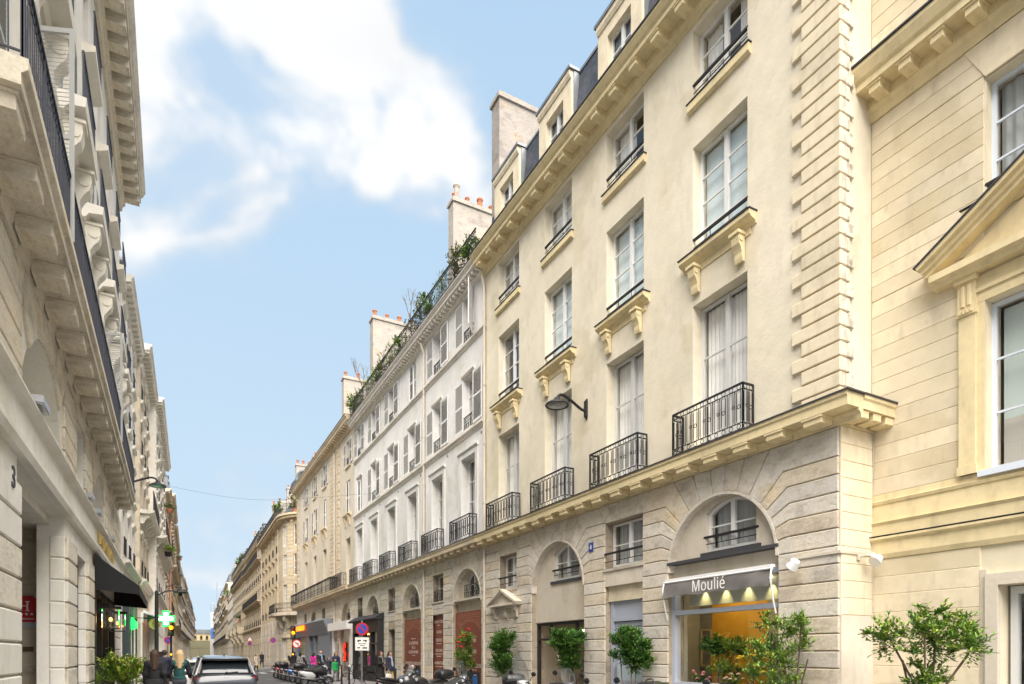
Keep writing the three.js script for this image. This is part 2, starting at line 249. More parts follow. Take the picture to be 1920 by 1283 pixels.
// wrought-iron cage before a French window: w wide, h high, d deep
function cageGeo(w, h, d, rich = true) {
  return cached(`cage${w.toFixed(2)}_${h}_${d}_${rich}`, () => {
    const p = [], b = 0.022, lo = 0.14, hi = h - 0.13;
    const face = (len, put) => {
      const n = Math.max(2, Math.round(len / 0.2)), s = len / n;
      for (const y of [0.02, lo, hi, h - 0.02]) p.push(put(bar([0, y, 0], [len, y, 0], y > h - 0.05 ? 0.035 : 0.016)));
      for (const x of [0, len]) p.push(put(bar([x, 0, 0], [x, h, 0], b)));
      for (let i = 0; i < n; i++) {
        const x = (i + 0.5) * s, q = s * 0.27;
        p.push(put(ring(x, h - 0.075, 0, 0.048, 0.008, 10, 4)), put(ring(x, 0.08, 0, 0.048, 0.008, 10, 4)));
        if (i) p.push(put(bar([i * s, lo, 0], [i * s, hi, 0], 0.013)));
        p.push(put(bar([x - q, lo + q, 0], [x - q, hi - q, 0], 0.013)), put(bar([x + q, lo + q, 0], [x + q, hi - q, 0], 0.013)));
        for (const [yy, sg] of [[lo + q, -1], [hi - q, 1]]) p.push(put(fin(moved(new THREE.TorusGeometry(q, 0.0065, 4, 8, Math.PI), 0, 0, 0, 0, 0, sg < 0 ? Math.PI : 0).translate(x, yy, 0), true)));
        if (i % 2 && rich) p.push(put(ring(x, (lo + hi) / 2, 0, 0.04, 0.008, 10, 4)));
        else if (rich) p.push(put(ring(x + q, (lo + hi) / 2 + 0.02, 0, 0.035, 0.007, 8, 4)));
      }
    };
    face(w, g => moved(g, -w / 2, 0, d));
    for (const s of [-1, 1]) face(d, g => moved(g, s * w / 2, 0, d, Math.PI / 2));
    return join(p);
  });
}
// long railing along x with uprights; style 0 plain bars, 1 bars with rings
function railGeo(w, h, step = 0.12, style = 0) {
  return cached(`rail${w.toFixed(2)}_${h}_${step}_${style}`, () => {
    const p = [box(0, w, h - 0.035, h, -0.02, 0.02), box(0, w, 0.06, 0.08, -0.008, 0.008), box(0, w, h - 0.16, h - 0.145, -0.008, 0.008)], n = Math.max(1, Math.round(w / step));
    for (let i = 0; i <= n; i++) { const x = w * i / n, t = i % 10 === 0 ? 0.026 : 0.013; p.push(box(x - t / 2, x + t / 2, 0, h - 0.035, -t / 2, t / 2)); if (style && i < n) { p.push(ring(x + w / n / 2, h - 0.09, 0, 0.042, 0.007, 8, 3)); if (i % 2) p.push(ring(x + w / n / 2, 0.45, 0, 0.05, 0.008, 8, 3), ring(x + w / n / 2, 0.25, 0, 0.05, 0.008, 8, 3)); } }
    return join(p);
  });
}
function consoleGeo(w, h, d) { // scrolled bracket, back at z=0, top at y=0
  return cached(`console${w}_${h}_${d}`, () => {
    const s = [[0, 0], [d, 0], [d, -0.07 * h], [d * 0.93, -0.1 * h], [d * 0.96, -0.24 * h], [d * 0.86, -0.42 * h], [d * 0.6, -0.56 * h], [d * 0.44, -0.7 * h], [d * 0.42, -0.86 * h], [d * 0.32, -h], [0, -h]];
    return join([run(s.map(([z, y]) => [z, y]), -w / 2, w / 2), box(-w / 2 - 0.03, w / 2 + 0.03, -0.06, 0, 0, d + 0.03), ...[-1, 1].map(k => { const g = new THREE.CylinderGeometry(d * 0.26, d * 0.26, 0.02, 14); g.rotateZ(Math.PI / 2); g.translate(k * (w / 2 + 0.008), -0.26 * h, d * 0.62); return fin(g); })]);
  });
}
function shutterGeo(w, h) {
  return cached(`shut${w.toFixed(2)}_${h.toFixed(2)}`, () => {
    const p = [box(0, 0.055, 0, h, 0, 0.035), box(w - 0.055, w, 0, h, 0, 0.035), box(0.055, w - 0.055, 0, 0.09, 0, 0.034), box(0.055, w - 0.055, h - 0.07, h, 0, 0.034), box(0.055, w - 0.055, h * 0.48, h * 0.48 + 0.07, 0, 0.034)], n = Math.round(h / 0.062);
    for (let i = 1; i < n; i++) { const y = h * i / n; if (y < 0.1 || y > h - 0.09 || Math.abs(y - h * 0.48 - 0.035) < 0.06) continue; const g = new THREE.BoxGeometry(w - 0.11, 0.008, 0.05); g.rotateX(0.75); g.translate(w / 2, y, 0.017); p.push(fin(g)); }
    return join(p);
  });
}
function shutters(parent, cx, y0, w, h, open = [1, 1], m = M.shutter, wide = 0) { // leaf folded back on the wall (1), ajar (0..1) or closed (0)
  const lw = wide || w / 2;
  [-1, 1].forEach((s, i) => { const o = open[i]; const g = mk('shutter', shutterGeo(lw, h), m, parent); const a = o * Math.PI; // hinge at the jamb
    g.position.set(cx + s * w / 2, y0, 0.02 + 0.03 * Math.sin(a) + (o > 0.9 ? 0.012 : 0)); g.rotation.y = s < 0 ? -a : a + Math.PI; if (o < 0.1) g.position.z = -0.06; });
}
function modillions(parent, x0, x1, step, y0, y1, d0, d1, w, m) {
  const n = Math.round((x1 - x0) / step), s = (x1 - x0) / n, g = cached(`mod${w}_${y1 - y0}_${d1 - d0}`, () => join([cham(-w / 2, w / 2, y0 - y1, 0, 0, d1 - d0, 0.008), box(-w / 2 - 0.025, w / 2 + 0.025, -0.035, -0.001, 0, d1 - d0 + 0.025)]));
  for (let i = 0; i <= n; i++) mk('modillion', g, m, parent).position.set(x0 + i * s, y1, d0);
}
// masonry round an arch whose joints run level and then turn to the centre; returns polygons
function archStones(c, r, ys, x0, x1, T, hc, nb = 5) {
  const out = [], th = [0], bend = [null];
  for (let k = 1; k <= nb; k++) { const Y = hc * k; if (ys + Y > T - 0.12) break; const Rk = r + 0.08 + 0.13 * k; th.push(Math.asin(Math.min(0.98, Y / Rk))); bend.push([Rk * Math.cos(th[k]), ys + Y]); }
  const kb = th.length - 1, a0 = th[kb], rest = Math.PI / 2 - a0, nw = 3, key = 0.1;
  for (const s of [-1, 1]) {
    const xe = s < 0 ? x0 : x1, P = (R, a) => [c + s * R * Math.cos(a), ys + R * Math.sin(a)];
    for (let k = 1; k <= kb; k++) {
      const q = []; for (let i = 0; i <= 3; i++) q.push(P(r, mix(th[k - 1], th[k], i / 3)));
      q.push([c + s * bend[k][0], bend[k][1]], [xe, bend[k][1]]);
      if (k > 1) q.push([xe, bend[k - 1][1]], [c + s * bend[k - 1][0], bend[k - 1][1]]); else q.push([xe, ys]);
      out.push(q);
    }
    let pa = a0;
    for (let j = 1; j <= nw; j++) {
      const a = a0 + (rest - key) * j / nw, q = [P(r, pa), P(r, (pa + a) / 2), P(r, a), P((T - ys) / Math.sin(a), a)];
      if (j === 1) q.push([xe, T], [xe, bend[kb][1]], [c + s * bend[kb][0], bend[kb][1]]); else q.push(P((T - ys) / Math.sin(pa), pa));
      out.push(q); pa = a;
    }
  }
  const ka = Math.PI / 2 - key, kx = r * Math.cos(ka), kt = (T - ys) / Math.tan(ka);
  out.push([[c - kx, ys + r * Math.sin(ka)], [c, ys + r], [c + kx, ys + r * Math.sin(ka)], [c + kt, T], [c - kt, T]]);
  return out;
}
function clipHalf(pts, nx, ny, d) { // keep nx*x + ny*y <= d
  const out = []; for (let i = 0; i < pts.length; i++) { const A = pts[i], B = pts[(i + 1) % pts.length], a = nx * A[0] + ny * A[1] - d, b = nx * B[0] + ny * B[1] - d; if (a <= 0) out.push(A); if ((a < 0) !== (b < 0) && a !== b) { const t = a / (a - b); if (t > 1e-6 && t < 1 - 1e-6) out.push([mix(A[0], B[0], t), mix(A[1], B[1], t)]); } }
  return out;
}
const area = p => Math.abs(p.reduce((s, a, i) => { const b = p[(i + 1) % p.length]; return s + a[0] * b[1] - b[0] * a[1]; }, 0)) / 2;
const ccw = p => p.reduce((s, a, i) => { const b = p[(i + 1) % p.length]; return s + a[0] * b[1] - b[0] * a[1]; }, 0) < 0 ? p.slice().reverse() : p;
function tidy(p) { const q = p.filter((a, i) => { const b = p[(i + 1) % p.length]; return Math.hypot(a[0] - b[0], a[1] - b[1]) > 0.004; }); return q; }
function stone(parent, pts, mats, t = 0.035, bev = 0.014, name = 'stone') { pts = tidy(pts); if (pts.length < 3 || area(pts) < 0.012) return; return mk(name, poly(ccw(pts), 0, t + (R_() - 0.5) * 0.004, bev, [], GAP), pick(mats), parent); }
function course(parent, x0, x1, y0, y1, mats, t = 0.035, c = 0.014, split = 0, name = 'stone') {
  if (x1 - x0 < 0.06) return;
  const cuts = [x0, x1]; if (split && x1 - x0 > split * 1.35) { const n = Math.round((x1 - x0) / split), off = (R_() - 0.5) * split * 0.7; for (let i = 1; i < n; i++) cuts.splice(i, 0, x0 + (x1 - x0) * i / n + off); }
  for (let i = 0; i + 1 < cuts.length; i++) mk(name, cham(cuts[i] + (i ? 0.002 : 0), cuts[i + 1], y0 + GAP, y1 - GAP, 0, t + (R_() - 0.5) * 0.005, i > 0 || i + 2 < cuts.length ? c * 0.9 : c), pick(mats), parent);
}
// rusticated base: openings [{t:'arch',c,r,ys}|{t:'rect',x0,x1,y1}] from left to right; stones between them from yb to T
function rustic(parent, W, ops, yb, T, hc, mats, o = {}) {
  const edge = i => i < 0 ? [0, 0] : i >= ops.length ? [W, W] : ops[i].t === 'arch' ? [ops[i].c - ops[i].r, ops[i].c + ops[i].r] : [ops[i].x0, ops[i].x1];
  const fan = 0.28, clips = [];
  for (const q of ops) if (q.t === 'rect') clips.push(q);
  const emit = pts => { let list = [pts]; for (const q of clips) { const sl = fan / (T - q.y1); // region above a lintel belongs to the lintel's own stones
      list = list.flatMap(p => { if (Math.max(...p.map(a => a[1])) <= q.y1 + 0.01) return [p]; const minx = Math.min(...p.map(a => a[0])), maxx = Math.max(...p.map(a => a[0])); if (maxx < q.x0 - fan || minx > q.x1 + fan) return [p]; const mid = (minx + maxx) / 2; return [mid < (q.x0 + q.x1) / 2 ? clipHalf(p, 1, sl, q.x0 + sl * q.y1) : clipHalf(p, -1, sl, -q.x1 + sl * q.y1)]; }); }
    for (const p of list) stone(parent, p, mats); };
  ops.forEach((q, i) => {
    if (q.t === 'arch') for (const p of archStones(q.c, q.r, q.ys, edge(i - 1)[1], edge(i + 1)[0], T, hc, q.nb ?? 5)) emit(p);
    else { const n = 5, wt = q.x1 - q.x0 + 2 * fan, wb = q.x1 - q.x0; for (let k = 0; k < n; k++) stone(parent, [[q.x0 + wb * k / n, q.y1], [q.x0 + wb * (k + 1) / n, q.y1], [q.x0 - fan + wt * (k + 1) / n, T], [q.x0 - fan + wt * k / n, T]], mats); }
  });
  for (let i = 0; i <= ops.length; i++) { // piers below the springing
    const a = edge(i - 1)[1], b = edge(i)[0]; if (b - a < 0.08) continue;
    const L = ops[i - 1], Rr = ops[i], lim = [L, Rr].filter(q => q && q.t === 'arch').map(q => q.ys); const top = lim.length ? Math.max(...lim) : T;
    const n = Math.round((top - yb) / hc); for (let k = 0; k < n; k++) course(parent, a, b, yb + (top - yb) * k / n, yb + (top - yb) * (k + 1) / n, mats, 0.035, 0.014, o.split ?? 0.95);
    if (!lim.length) continue;
  }
}
const GAP = 0.009;
const rightPos = (d, x = 10.3) => [x, 0, -d];
const RIGHT = -Math.PI / 2, LEFT = Math.PI / 2;
// closes a building behind its front: side walls, back wall and a dark room wall seen through the windows
function shell(b, W, H, depth, m, o = {}) {
  const t = 0.32, zf = o.zf ?? -0.46;
  mk('side_wall', box(0.004, t, 0, H, -depth, zf), m, b); mk('side_wall', box(W - t, W - 0.004, 0, H, -depth, zf), m, b);
  mk('back_wall', box(t, W - t, 0, H, -depth, -depth + t), m, b); mk('room_wall', box(t, W - t, o.y0 ?? 0, H, -2.4, -2.3), M.room, b);
}
function chimney(b, x0, x1, y0, y1, z0, z1, m, pots, potM = M.terracotta) {
  const c = mk('chimney', join([box(x0, x1, y0, y1 - 0.22, z0, z1), box(x0 - 0.07, x1 + 0.07, y1 - 0.22, y1 - 0.1, z0 - 0.07, z1 + 0.07), box(x0 - 0.03, x1 + 0.03, y1 - 0.1, y1, z0 - 0.03, z1 + 0.03)]), m, b);
  const g = cached('chimneypot', () => lathe([[0.13, 0], [0.11, 0.1], [0.1, 0.34], [0.13, 0.36], [0.13, 0.42], [0.08, 0.42], [0.08, 0.1]], 12));
  for (let i = 0; i < pots; i++) { const p = mk('chimney_pot', g, potM, c); p.position.set((x0 + x1) / 2 + (R_() - 0.5) * 0.1, y1, mix(z0 + 0.25, z1 - 0.2, pots > 1 ? i / (pots - 1) : 0.5)); p.scale.setScalar(0.85 + R_() * 0.4); }
  return c;
}
function slates(b, x0, x1, P0, P1) { // overlapping slates on a steep roof plane from P0=[z,y] up to P1
  const dz = P1[0] - P0[0], dy = P1[1] - P0[1], L = Math.hypot(dz, dy), ang = Math.atan2(-dz, dy), w = 0.2, e = 0.13, groups = [[], [], []];
  const rows = Math.floor(L / e), cols = Math.ceil((x1 - x0) / w), g = new THREE.BoxGeometry(w - 0.008, 0.25, 0.012);
  for (let r = 0; r < rows; r++) for (let c = 0; c <= cols; c++) {
    const xa = x0 + (c + (r % 2 ? -0.5 : 0)) * w, lo = Math.max(xa, x0), hi = Math.min(xa + w, x1); if (hi - lo < 0.04) continue;
    const q = g.clone(); q.scale((hi - lo) / w, 1, 1); q.rotateX(0.035 - ang); const s = (r + 0.6) * e; q.translate((lo + hi) / 2, P0[1] + dy / L * s, P0[0] + dz / L * s + 0.02); groups[Math.floor(R_() * 3)].push(fin(q));
  }
  [M.slate, M.slateB, M.slateC].forEach((m, i) => { if (groups[i].length) mk('slates', join(groups[i]), m, b).userData.kind = 'stuff'; });
}

// ---------------------------------------------------------------- the pale yellow building on the right
const DY = 21.3, WY = 14.3, yb = thing('stone_apartment_building', 'pale yellow apartment building with dark slate dormers above the florist shop', 'building', rightPos(DY), RIGHT);
const X = d => DY - d;
{
  const bays = [9.78, 12.99, 16.2, 19.4].map(X), hw = 0.765;
  // upper wall with window openings
  const holes = [];
  for (const c of bays) holes.push(rectHole(c - hw, c + hw, 6.02, 9.41), rectHole(c - hw, c + hw, 10.5, 12.97), rectHole(c - hw, c + hw, 14.0, 15.6));
  mk('upper_wall', poly([[0, 5.7], [WY, 5.7], [WY, 16], [0, 16]], -0.45, 0, 0, holes), M.yWall, yb);
  shell(yb, WY, 16.3, 11, M.ySide);
  mk('end_wall', box(WY - 0.45, WY - 0.002, 5.7, 16.3, -0.94, -0.45), M.yWall, yb);
  // ground floor backing with openings
  const a1 = { t: 'arch', c: X(9.79), r: 1.54, ys: 3.5 }, a2 = { t: 'arch', c: X(16.27), r: 1.5, ys: 3.56 }, r3 = { t: 'rect', x0: X(13.79), x1: X(12.24), y1: 5.1 }, r1 = { t: 'rect', x0: X(20.05), x1: X(18.77), y1: 5.05 };
  const base = [archHole(a1.c, a1.r, 0.02, a1.ys), archHole(a2.c, a2.r, 0.02, a2.ys), rectHole(r3.x0, r3.x1, 0.02, r3.y1), rectHole(r1.x0, r1.x1, 3.85, r1.y1), rectHole(X(20.15), X(18.85), 0.02, 2.62)];
  mk('base_wall', poly([[0, 0], [WY, 0], [WY, 5.7], [0, 5.7]], -0.45, 0, 0, base), M.stoneBack, yb);
  rustic(yb, WY, [r1, a2, r3, a1], 0.1, 5.6, 0.315, M.stone, { split: 0 });
  for (let k = 0; k < 11; k++) { const y = 0.1 + k * 0.3405; course(yb, X(20.05), X(18.77), y, Math.min(3.84, y + 0.3405), M.stone.slice(0, 1), 0.012, 0.008); if (k > 6) continue; }
  // corner return in smooth yellow courses
  for (let k = 0; k < 11; k++) { const g = cham(0.02, 0.92, 2.28 + k * 0.302, 2.28 + (k + 1) * 0.302, 0, 0.035, 0.014); const m = mk('stone', g, M.yQuoin, yb); m.rotation.y = Math.PI / 2; m.position.set(WY, 0, 0.02); }
  mk('corner_pier', box(WY, WY + 0.03, 0, 2.28, -0.92, -0.004), M.panel, yb);
  mk('corner_cap', box(WY - 0.9, WY + 0.06, 3.36, 3.41, -0.92, 0.07), M.panel, yb);
  // quoin chain on the corner
  for (let k = 0; k < 37; k++) {
    const y0 = 6.03 + k * 0.2665, long = k % 2 === 1, lf = long ? 0.93 : 0.73, lr = long ? 0.34 : 0.22, y1 = y0 + 0.2665 - 0.03; if (y1 > 15.8) break;
    const s = mk('quoin', cham(WY - lf, WY + 0.05, y0, y1, 0, 0.06, 0.012), M.yQuoin, yb); mk('return_face', moved(cham(0, lr, y0, y1, 0, 0.052, 0.012), WY + 0.0, 0, 0.004, Math.PI / 2), M.yStain, s);
  }
  // string course, its lead edge and modillions, turning the corner
  const sc = [[0, 5.6], [0.05, 5.6], [0.07, 5.68], [0.12, 5.72], [0.12, 5.76], [0.43, 5.76], [0.43, 5.9], [0.46, 5.93], [0.46, 5.99], [0, 5.99]];
  mk('string_course', run(sc, 0, WY + 0.43), M.yTrim, yb);
  const ret = mk('string_course', run(sc, 0.0, 0.93), M.yTrim, yb); ret.rotation.y = Math.PI / 2; ret.position.set(WY, 0.001, 0.0);
  mk('lead_flashing', join([box(0, WY + 0.48, 5.991, 6.015, -0.002, 0.485), box(WY + 0.002, WY + 0.485, 5.992, 6.016, -0.93, -0.002)]), M.lead, yb);
  modillions(yb, 0.35, WY - 0.25, 0.81, 5.62, 5.757, 0.1, 0.4, 0.36, M.yTrim);
  for (const z of [0.1, 0.45, 0.8]) { const m = mk('modillion', cham(-0.11, 0.11, -0.135, 0, 0, 0.3, 0.008), M.yTrim, yb); m.rotation.y = Math.PI / 2; m.position.set(WY + 0.1, 5.757, -z); }
  // windows, sills, guards and cages of three floors
  bays.forEach((c, i) => {
    win(yb, c, 6.02, 1.53, 3.37, { rows: 3, behind: 'curtain', fm: M.frameGrey, z: -0.3 });
    win(yb, c, 10.5, 1.53, 2.46, { rows: 4, behind: i < 2 ? 'blind_or_reflection' : i === 2 ? 'blind_or_reflection' : 'half', z: -0.26 });  // full pale sheets paint the sky reflection behind these panes
    win(yb, c, 14.0, 1.53, 1.6, { rows: 3, behind: ['drapes', 'half', 'curtain', 'half'][i], z: -0.26 });
    guard(yb, c, 10.72, 1.56); guard(yb, c, 14.2, 1.56);
    const s2 = mk('window_sill', join([run([[-0.2, 10.24], [0.03, 10.24], [0.06, 10.3], [0.16, 10.33], [0.22, 10.38], [0.22, 10.46], [-0.2, 10.47]], c - 1.0, c + 1.0), run([[-0.2, 10.1], [0.025, 10.1], [0.025, 10.2399], [-0.2, 10.2399]], c - 0.86, c + 0.86)]), M.yTrim, yb);
    mk('sill_flashing', box(c - 1.02, c + 1.02, 10.471, 10.49, -0.2, 0.24), M.lead, s2);
    for (const s of [-1, 1]) mk('console', consoleGeo(0.2, 0.58, 0.19), M.yTrim, yb).position.set(c + s * 0.62, 10.2, 0.026);
    const s3 = mk('window_sill', run([[-0.2, 13.76], [0.04, 13.76], [0.09, 13.8], [0.09, 13.96], [-0.2, 13.97]], c - 0.86, c + 0.86), M.yTrim, yb);
    mk('sill_flashing', box(c - 0.88, c + 0.88, 13.971, 13.99, -0.2, 0.11), M.lead, s3);
    mk('balcony_railing', cageGeo(1.98, 0.94, 0.3), M.iron, yb).position.set(c, 6.04, 0.09);
  });
  // mezzanine windows, sills and guards
  win(yb, X(13.015), 3.9, 1.5, 1.18, { rows: 2, behind: 'grey', z: -0.26 }); win(yb, X(19.41), 3.9, 1.24, 1.13, { rows: 2, behind: 'grey', z: -0.26 });
  guard(yb, X(13.015), 4.05, 1.58, { gap: 0.2, z: 0.02 }); guard(yb, X(19.41), 4.05, 1.3, { gap: 0.2, z: 0.02 });
  mk('window_sill', box(X(13.85), X(12.18), 3.8, 3.87, -0.2, 0.07), M.stone[2], yb); mk('window_sill', box(X(20.1), X(18.72), 3.8, 3.86, -0.2, 0.06), M.stone[2], yb);
  // arch fillings set back, each with a window
  const fill = (a, x0, x1, y0, y1, yl, low) => {
    const zr = -0.15, out = [[a.c - a.r - 0.02, low], [a.c - a.r - 0.02, a.ys], ...arcPts(a.c, a.ys, a.r + 0.02, Math.PI, 0, 24), [a.c + a.r + 0.02, low]];
    mk('arch_infill', poly(out.reverse(), -0.44, zr, 0, [segHole(x0, x1, y0, y1, 0.24)]), M.panel, yb);
    win(yb, (x0 + x1) / 2, y0, x1 - x0, y1 - y0, { rows: 2, arch: 0.24, behind: 'grey', z: -0.28 });
    mk('window_sill', box(x0 - 0.12, x1 + 0.12, y0 - 0.08, y0, -0.3, -0.1), M.lead, yb);
    guard(yb, (x0 + x1) / 2, y0 + 0.18, x1 - x0 + 0.12, { gap: 0.14, z: -0.16 });
    const ringm = mk('archivolt', poly([...arcPts(a.c, a.ys, a.r + 0.01, 0, Math.PI, 24), ...arcPts(a.c, a.ys, a.r - 0.05, Math.PI, 0, 24)], -0.2, 0.05), M.stone[1], yb);
  };
  fill(a1, X(10.3), X(8.92), 3.84, 4.94, 3.74, 3.3); fill(a2, X(16.68), X(15.27), 3.84, 4.9, 3.6, 2.6);
  mk('arch_ledge', box(a1.c - a1.r, a1.c + a1.r, 3.66, 3.73, -0.2, 0.06), M.lead, yb);
  mk('painted_band', box(a2.c - a2.r + 0.02, a2.c + a2.r - 0.02, 3.25, 3.31, -0.2, -0.188), mat(0.2, 0.08, 0.05, 0.9, { map: dirtMap }), yb);
  // panels over the grey door
  mk('door_lintel', box(X(13.79), X(12.24), 3.4, 3.8, -0.3, 0.03), M.panel, yb); mk('door_lintel', box(X(13.77), X(12.26), 3.0, 3.4, -0.3, -0.08), M.yQuoin, yb);
  const dr = mk('door', join([box(X(13.75), X(13.62), 0, 3.0, -0.3, -0.14), box(X(12.41), X(12.28), 0, 3.0, -0.3, -0.14), box(X(13.62), X(12.41), 2.46, 3.0, -0.28, -0.17), box(X(13.62), X(12.41), 2.46, 2.56, -0.17, -0.13), box(X(13.61), X(13.52), 0.02, 2.44, -0.27, -0.19), box(X(12.5), X(12.42), 0.02, 2.44, -0.27, -0.19), box(X(13.52), X(12.5), 2.33, 2.44, -0.27, -0.191), box(X(13.52), X(12.5), 0.02, 0.9, -0.27, -0.191)]), M.door, yb);
  mk('frosted_pane', box(X(13.52), X(12.5), 0.9, 2.33, -0.25, -0.22), M.doorGlass, dr);
  mk('handle', join([rod([X(13.56), 1.0, -0.16], [X(13.56), 1.25, -0.16], 0.014), rod([X(13.56), 1.02, -0.2], [X(13.56), 1.02, -0.16], 0.01), rod([X(13.56), 1.23, -0.2], [X(13.56), 1.23, -0.16], 0.01)]), M.steel, dr);
  // small pedimented doorway
  const pc = X(19.5), pd = mk('doorway_pediment', join([poly([[pc - 1.02, 3.3], [pc + 1.02, 3.3], [pc + 1.02, 3.37], [pc, 3.8], [pc - 1.02, 3.37]], 0.02, 0.16), box(pc - 1.06, pc + 1.06, 3.26, 3.33, 0, 0.27), bar([pc - 1.1, 3.33, 0.15], [pc + 0.02, 3.83, 0.15], 0.07, 0.3), bar([pc + 1.1, 3.33, 0.15], [pc - 0.02, 3.83, 0.15], 0.07, 0.3)]), M.stone[0], yb);
  for (const s of [-1, 1]) mk('console', consoleGeo(0.16, 0.42, 0.16), M.stone[0], pd).position.set(pc + s * 0.78, 3.26, 0.03);
  mk('carved_mask', join([ball(pc, 3.0, 0.05, 0.09, 0.14, 0.08), ball(pc, 2.96, 0.12, 0.025, 0.04, 0.03, 8), ball(pc - 0.035, 3.03, 0.115, 0.018, 0.014, 0.015, 6), ball(pc + 0.035, 3.03, 0.115, 0.018, 0.014, 0.015, 6), box(pc - 0.03, pc + 0.03, 2.885, 2.9, 0.08, 0.12), ball(pc - 0.09, 2.93, 0.03, 0.04, 0.14, 0.05, 8), ball(pc + 0.09, 2.93, 0.03, 0.04, 0.14, 0.05, 8)]), M.stone[1], yb);
  const d1 = mk('door', join([box(X(20.13), X(20.03), 0, 2.6, -0.3, -0.18), box(X(18.97), X(18.87), 0, 2.6, -0.3, -0.18), box(X(20.03), X(18.97), 2.5, 2.6, -0.3, -0.18), box(X(20.03), X(18.97), 0, 0.5, -0.28, -0.2), box(X(19.54), X(19.46), 0.5, 2.5, -0.28, -0.2)]), M.black, yb);
  for (const s of [0, 1]) mk('pane', box(X(20.03) + s * 0.57, X(20.03) + s * 0.57 + 0.49, 0.5, 2.5, -0.26, -0.25), M.glass, d1);
  // main cornice with its modillions
  mk('cornice', run([[0, 15.72], [0.05, 15.72], [0.07, 15.82], [0.13, 15.88], [0.13, 16.04], [0.5, 16.04], [0.5, 16.15], [0.55, 16.19], [0.63, 16.3], [0.63, 16.35], [-0.45, 16.35]], 0, WY + 0.02), M.yTrim, yb);
  mk('gutter', box(-0.02, WY + 0.04, 16.351, 16.385, -0.4, 0.66), M.lead, yb);
  modillions(yb, 0.35, WY - 0.3, 0.795, 15.89, 16.037, 0.11, 0.46, 0.27, M.yTrim);
  // slate roof and dormers
  const P0 = [-0.16, 16.38], P1 = [-0.42, 18.95];
  mk('roof_deck', join([run([[P0[0] - 0.03, P0[1]], [P1[0] - 0.03, P1[1]], [-5.6, 20.6], [-10.9, 18.9], [-10.9, 16.3], [-0.4, 16.3]], 0.01, WY - 0.01)]), M.zinc, yb);
  const ds = [10.15, 13.35, 16.55, 19.75].map(X), dw = 0.93;
  let last = 0.02; for (const c of [...ds].sort((a, b) => a - b)) { if (c - dw > last) slates(yb, last, c - dw, P0, P1); last = c + dw; } slates(yb, last, WY - 0.02, P0, P1);
  mk('roof_ridge_flashing', box(0, WY, 18.92, 19.0, -0.75, -0.36), M.zinc, yb);
  ds.forEach((c, i) => {
    const f = mk('dormer', join([poly([[c - dw, 16.385], [c + dw, 16.385], [c + dw, 18.95], [c - dw, 18.95]], -0.32, -0.1, 0, [rectHole(c - 0.5, c + 0.5, 16.85, 18.4)]), box(c - dw, c - dw + 0.12, 16.385, 18.95, -1.6, -0.32), box(c + dw - 0.12, c + dw, 16.385, 18.95, -1.6, -0.32), run([[-0.1, 18.72], [-0.07, 18.72], [-0.03, 18.82], [-0.03, 18.95], [-0.1, 18.95]], c - dw, c + dw)]), M.yQuoin, yb);
    mk('dormer_roof', join([box(c - dw - 0.06, c + dw + 0.06, 18.951, 19.04, -2.6, 0.0)]), M.zinc, f);
    for (const s of [c - dw - 0.03, c + dw]) mk('dormer_cheek', box(s, s + 0.03, 16.5, 18.94, -1.6, -0.18), M.zinc, f);
    win(yb, c, 16.85, 1.0, 1.55, { rows: 3, z: -0.27, behind: pick(['dark', 'half', 'drapes']) });
  });
  chimney(yb, 0.0, 0.62, 16.39, 22.4, -5.0, -0.3, M.chimneyDirty, 0); chimney(yb, 4.2, 4.75, 18.2, 21.4, -4.6, -2.2, M.chimney, 3);
  // rainwater pipe at the joint with the white house
  mk('drainpipe', join([rod([0.14, 0, 0.09], [0.14, 5.5, 0.09], 0.055, 10), rod([0.14, 6.05, 0.09], [0.14, 15.3, 0.09], 0.055, 10), rod([0.14, 15.3, 0.09], [0.14, 15.72, 0.2], 0.06, 10), ...[1.2, 3.2, 5.0, 7.2, 9.4, 11.6, 13.8].map(y => rod([0.14, y, 0.09], [0.14, y + 0.07, 0.09], 0.07, 10))]), M.pipe, yb);
  // house number plate
  const np = mk('house_number_plate', box(X(14.5), X(14.3), 4.44, 4.69, 0.045, 0.06), mat(0.02, 0.05, 0.28, 0.4), yb);
}

// ---------------------------------------------------------------- lettering
const { FontLoader } = await import('three/addons/loaders/FontLoader.js');
const fontB = await new FontLoader().loadAsync('fonts/droid/droid_sans_bold.typeface.json');
const fontR = await new FontLoader().loadAsync('fonts/droid/droid_sans_regular.typeface.json');
const fontS = await new FontLoader().loadAsync('fonts/droid/droid_serif_regular.typeface.json');
function letters(text, size, t, font = fontR) {
  const g = new THREE.ExtrudeGeometry(font.generateShapes(text, size), { depth: t, bevelEnabled: false, curveSegments: 4 }); g.computeBoundingBox(); const b = g.boundingBox; g.translate(-(b.min.x + b.max.x) / 2, -(b.min.y + b.max.y) / 2, 0); g.userData = { w: b.max.x - b.min.x, h: b.max.y - b.min.y }; const r = fin(g); return r;
}
{ const n = mk('number', letters('4', 0.13, 0.003, fontB), M.whiteMetal, yb); n.position.set(X(14.4), 4.565, 0.061); }

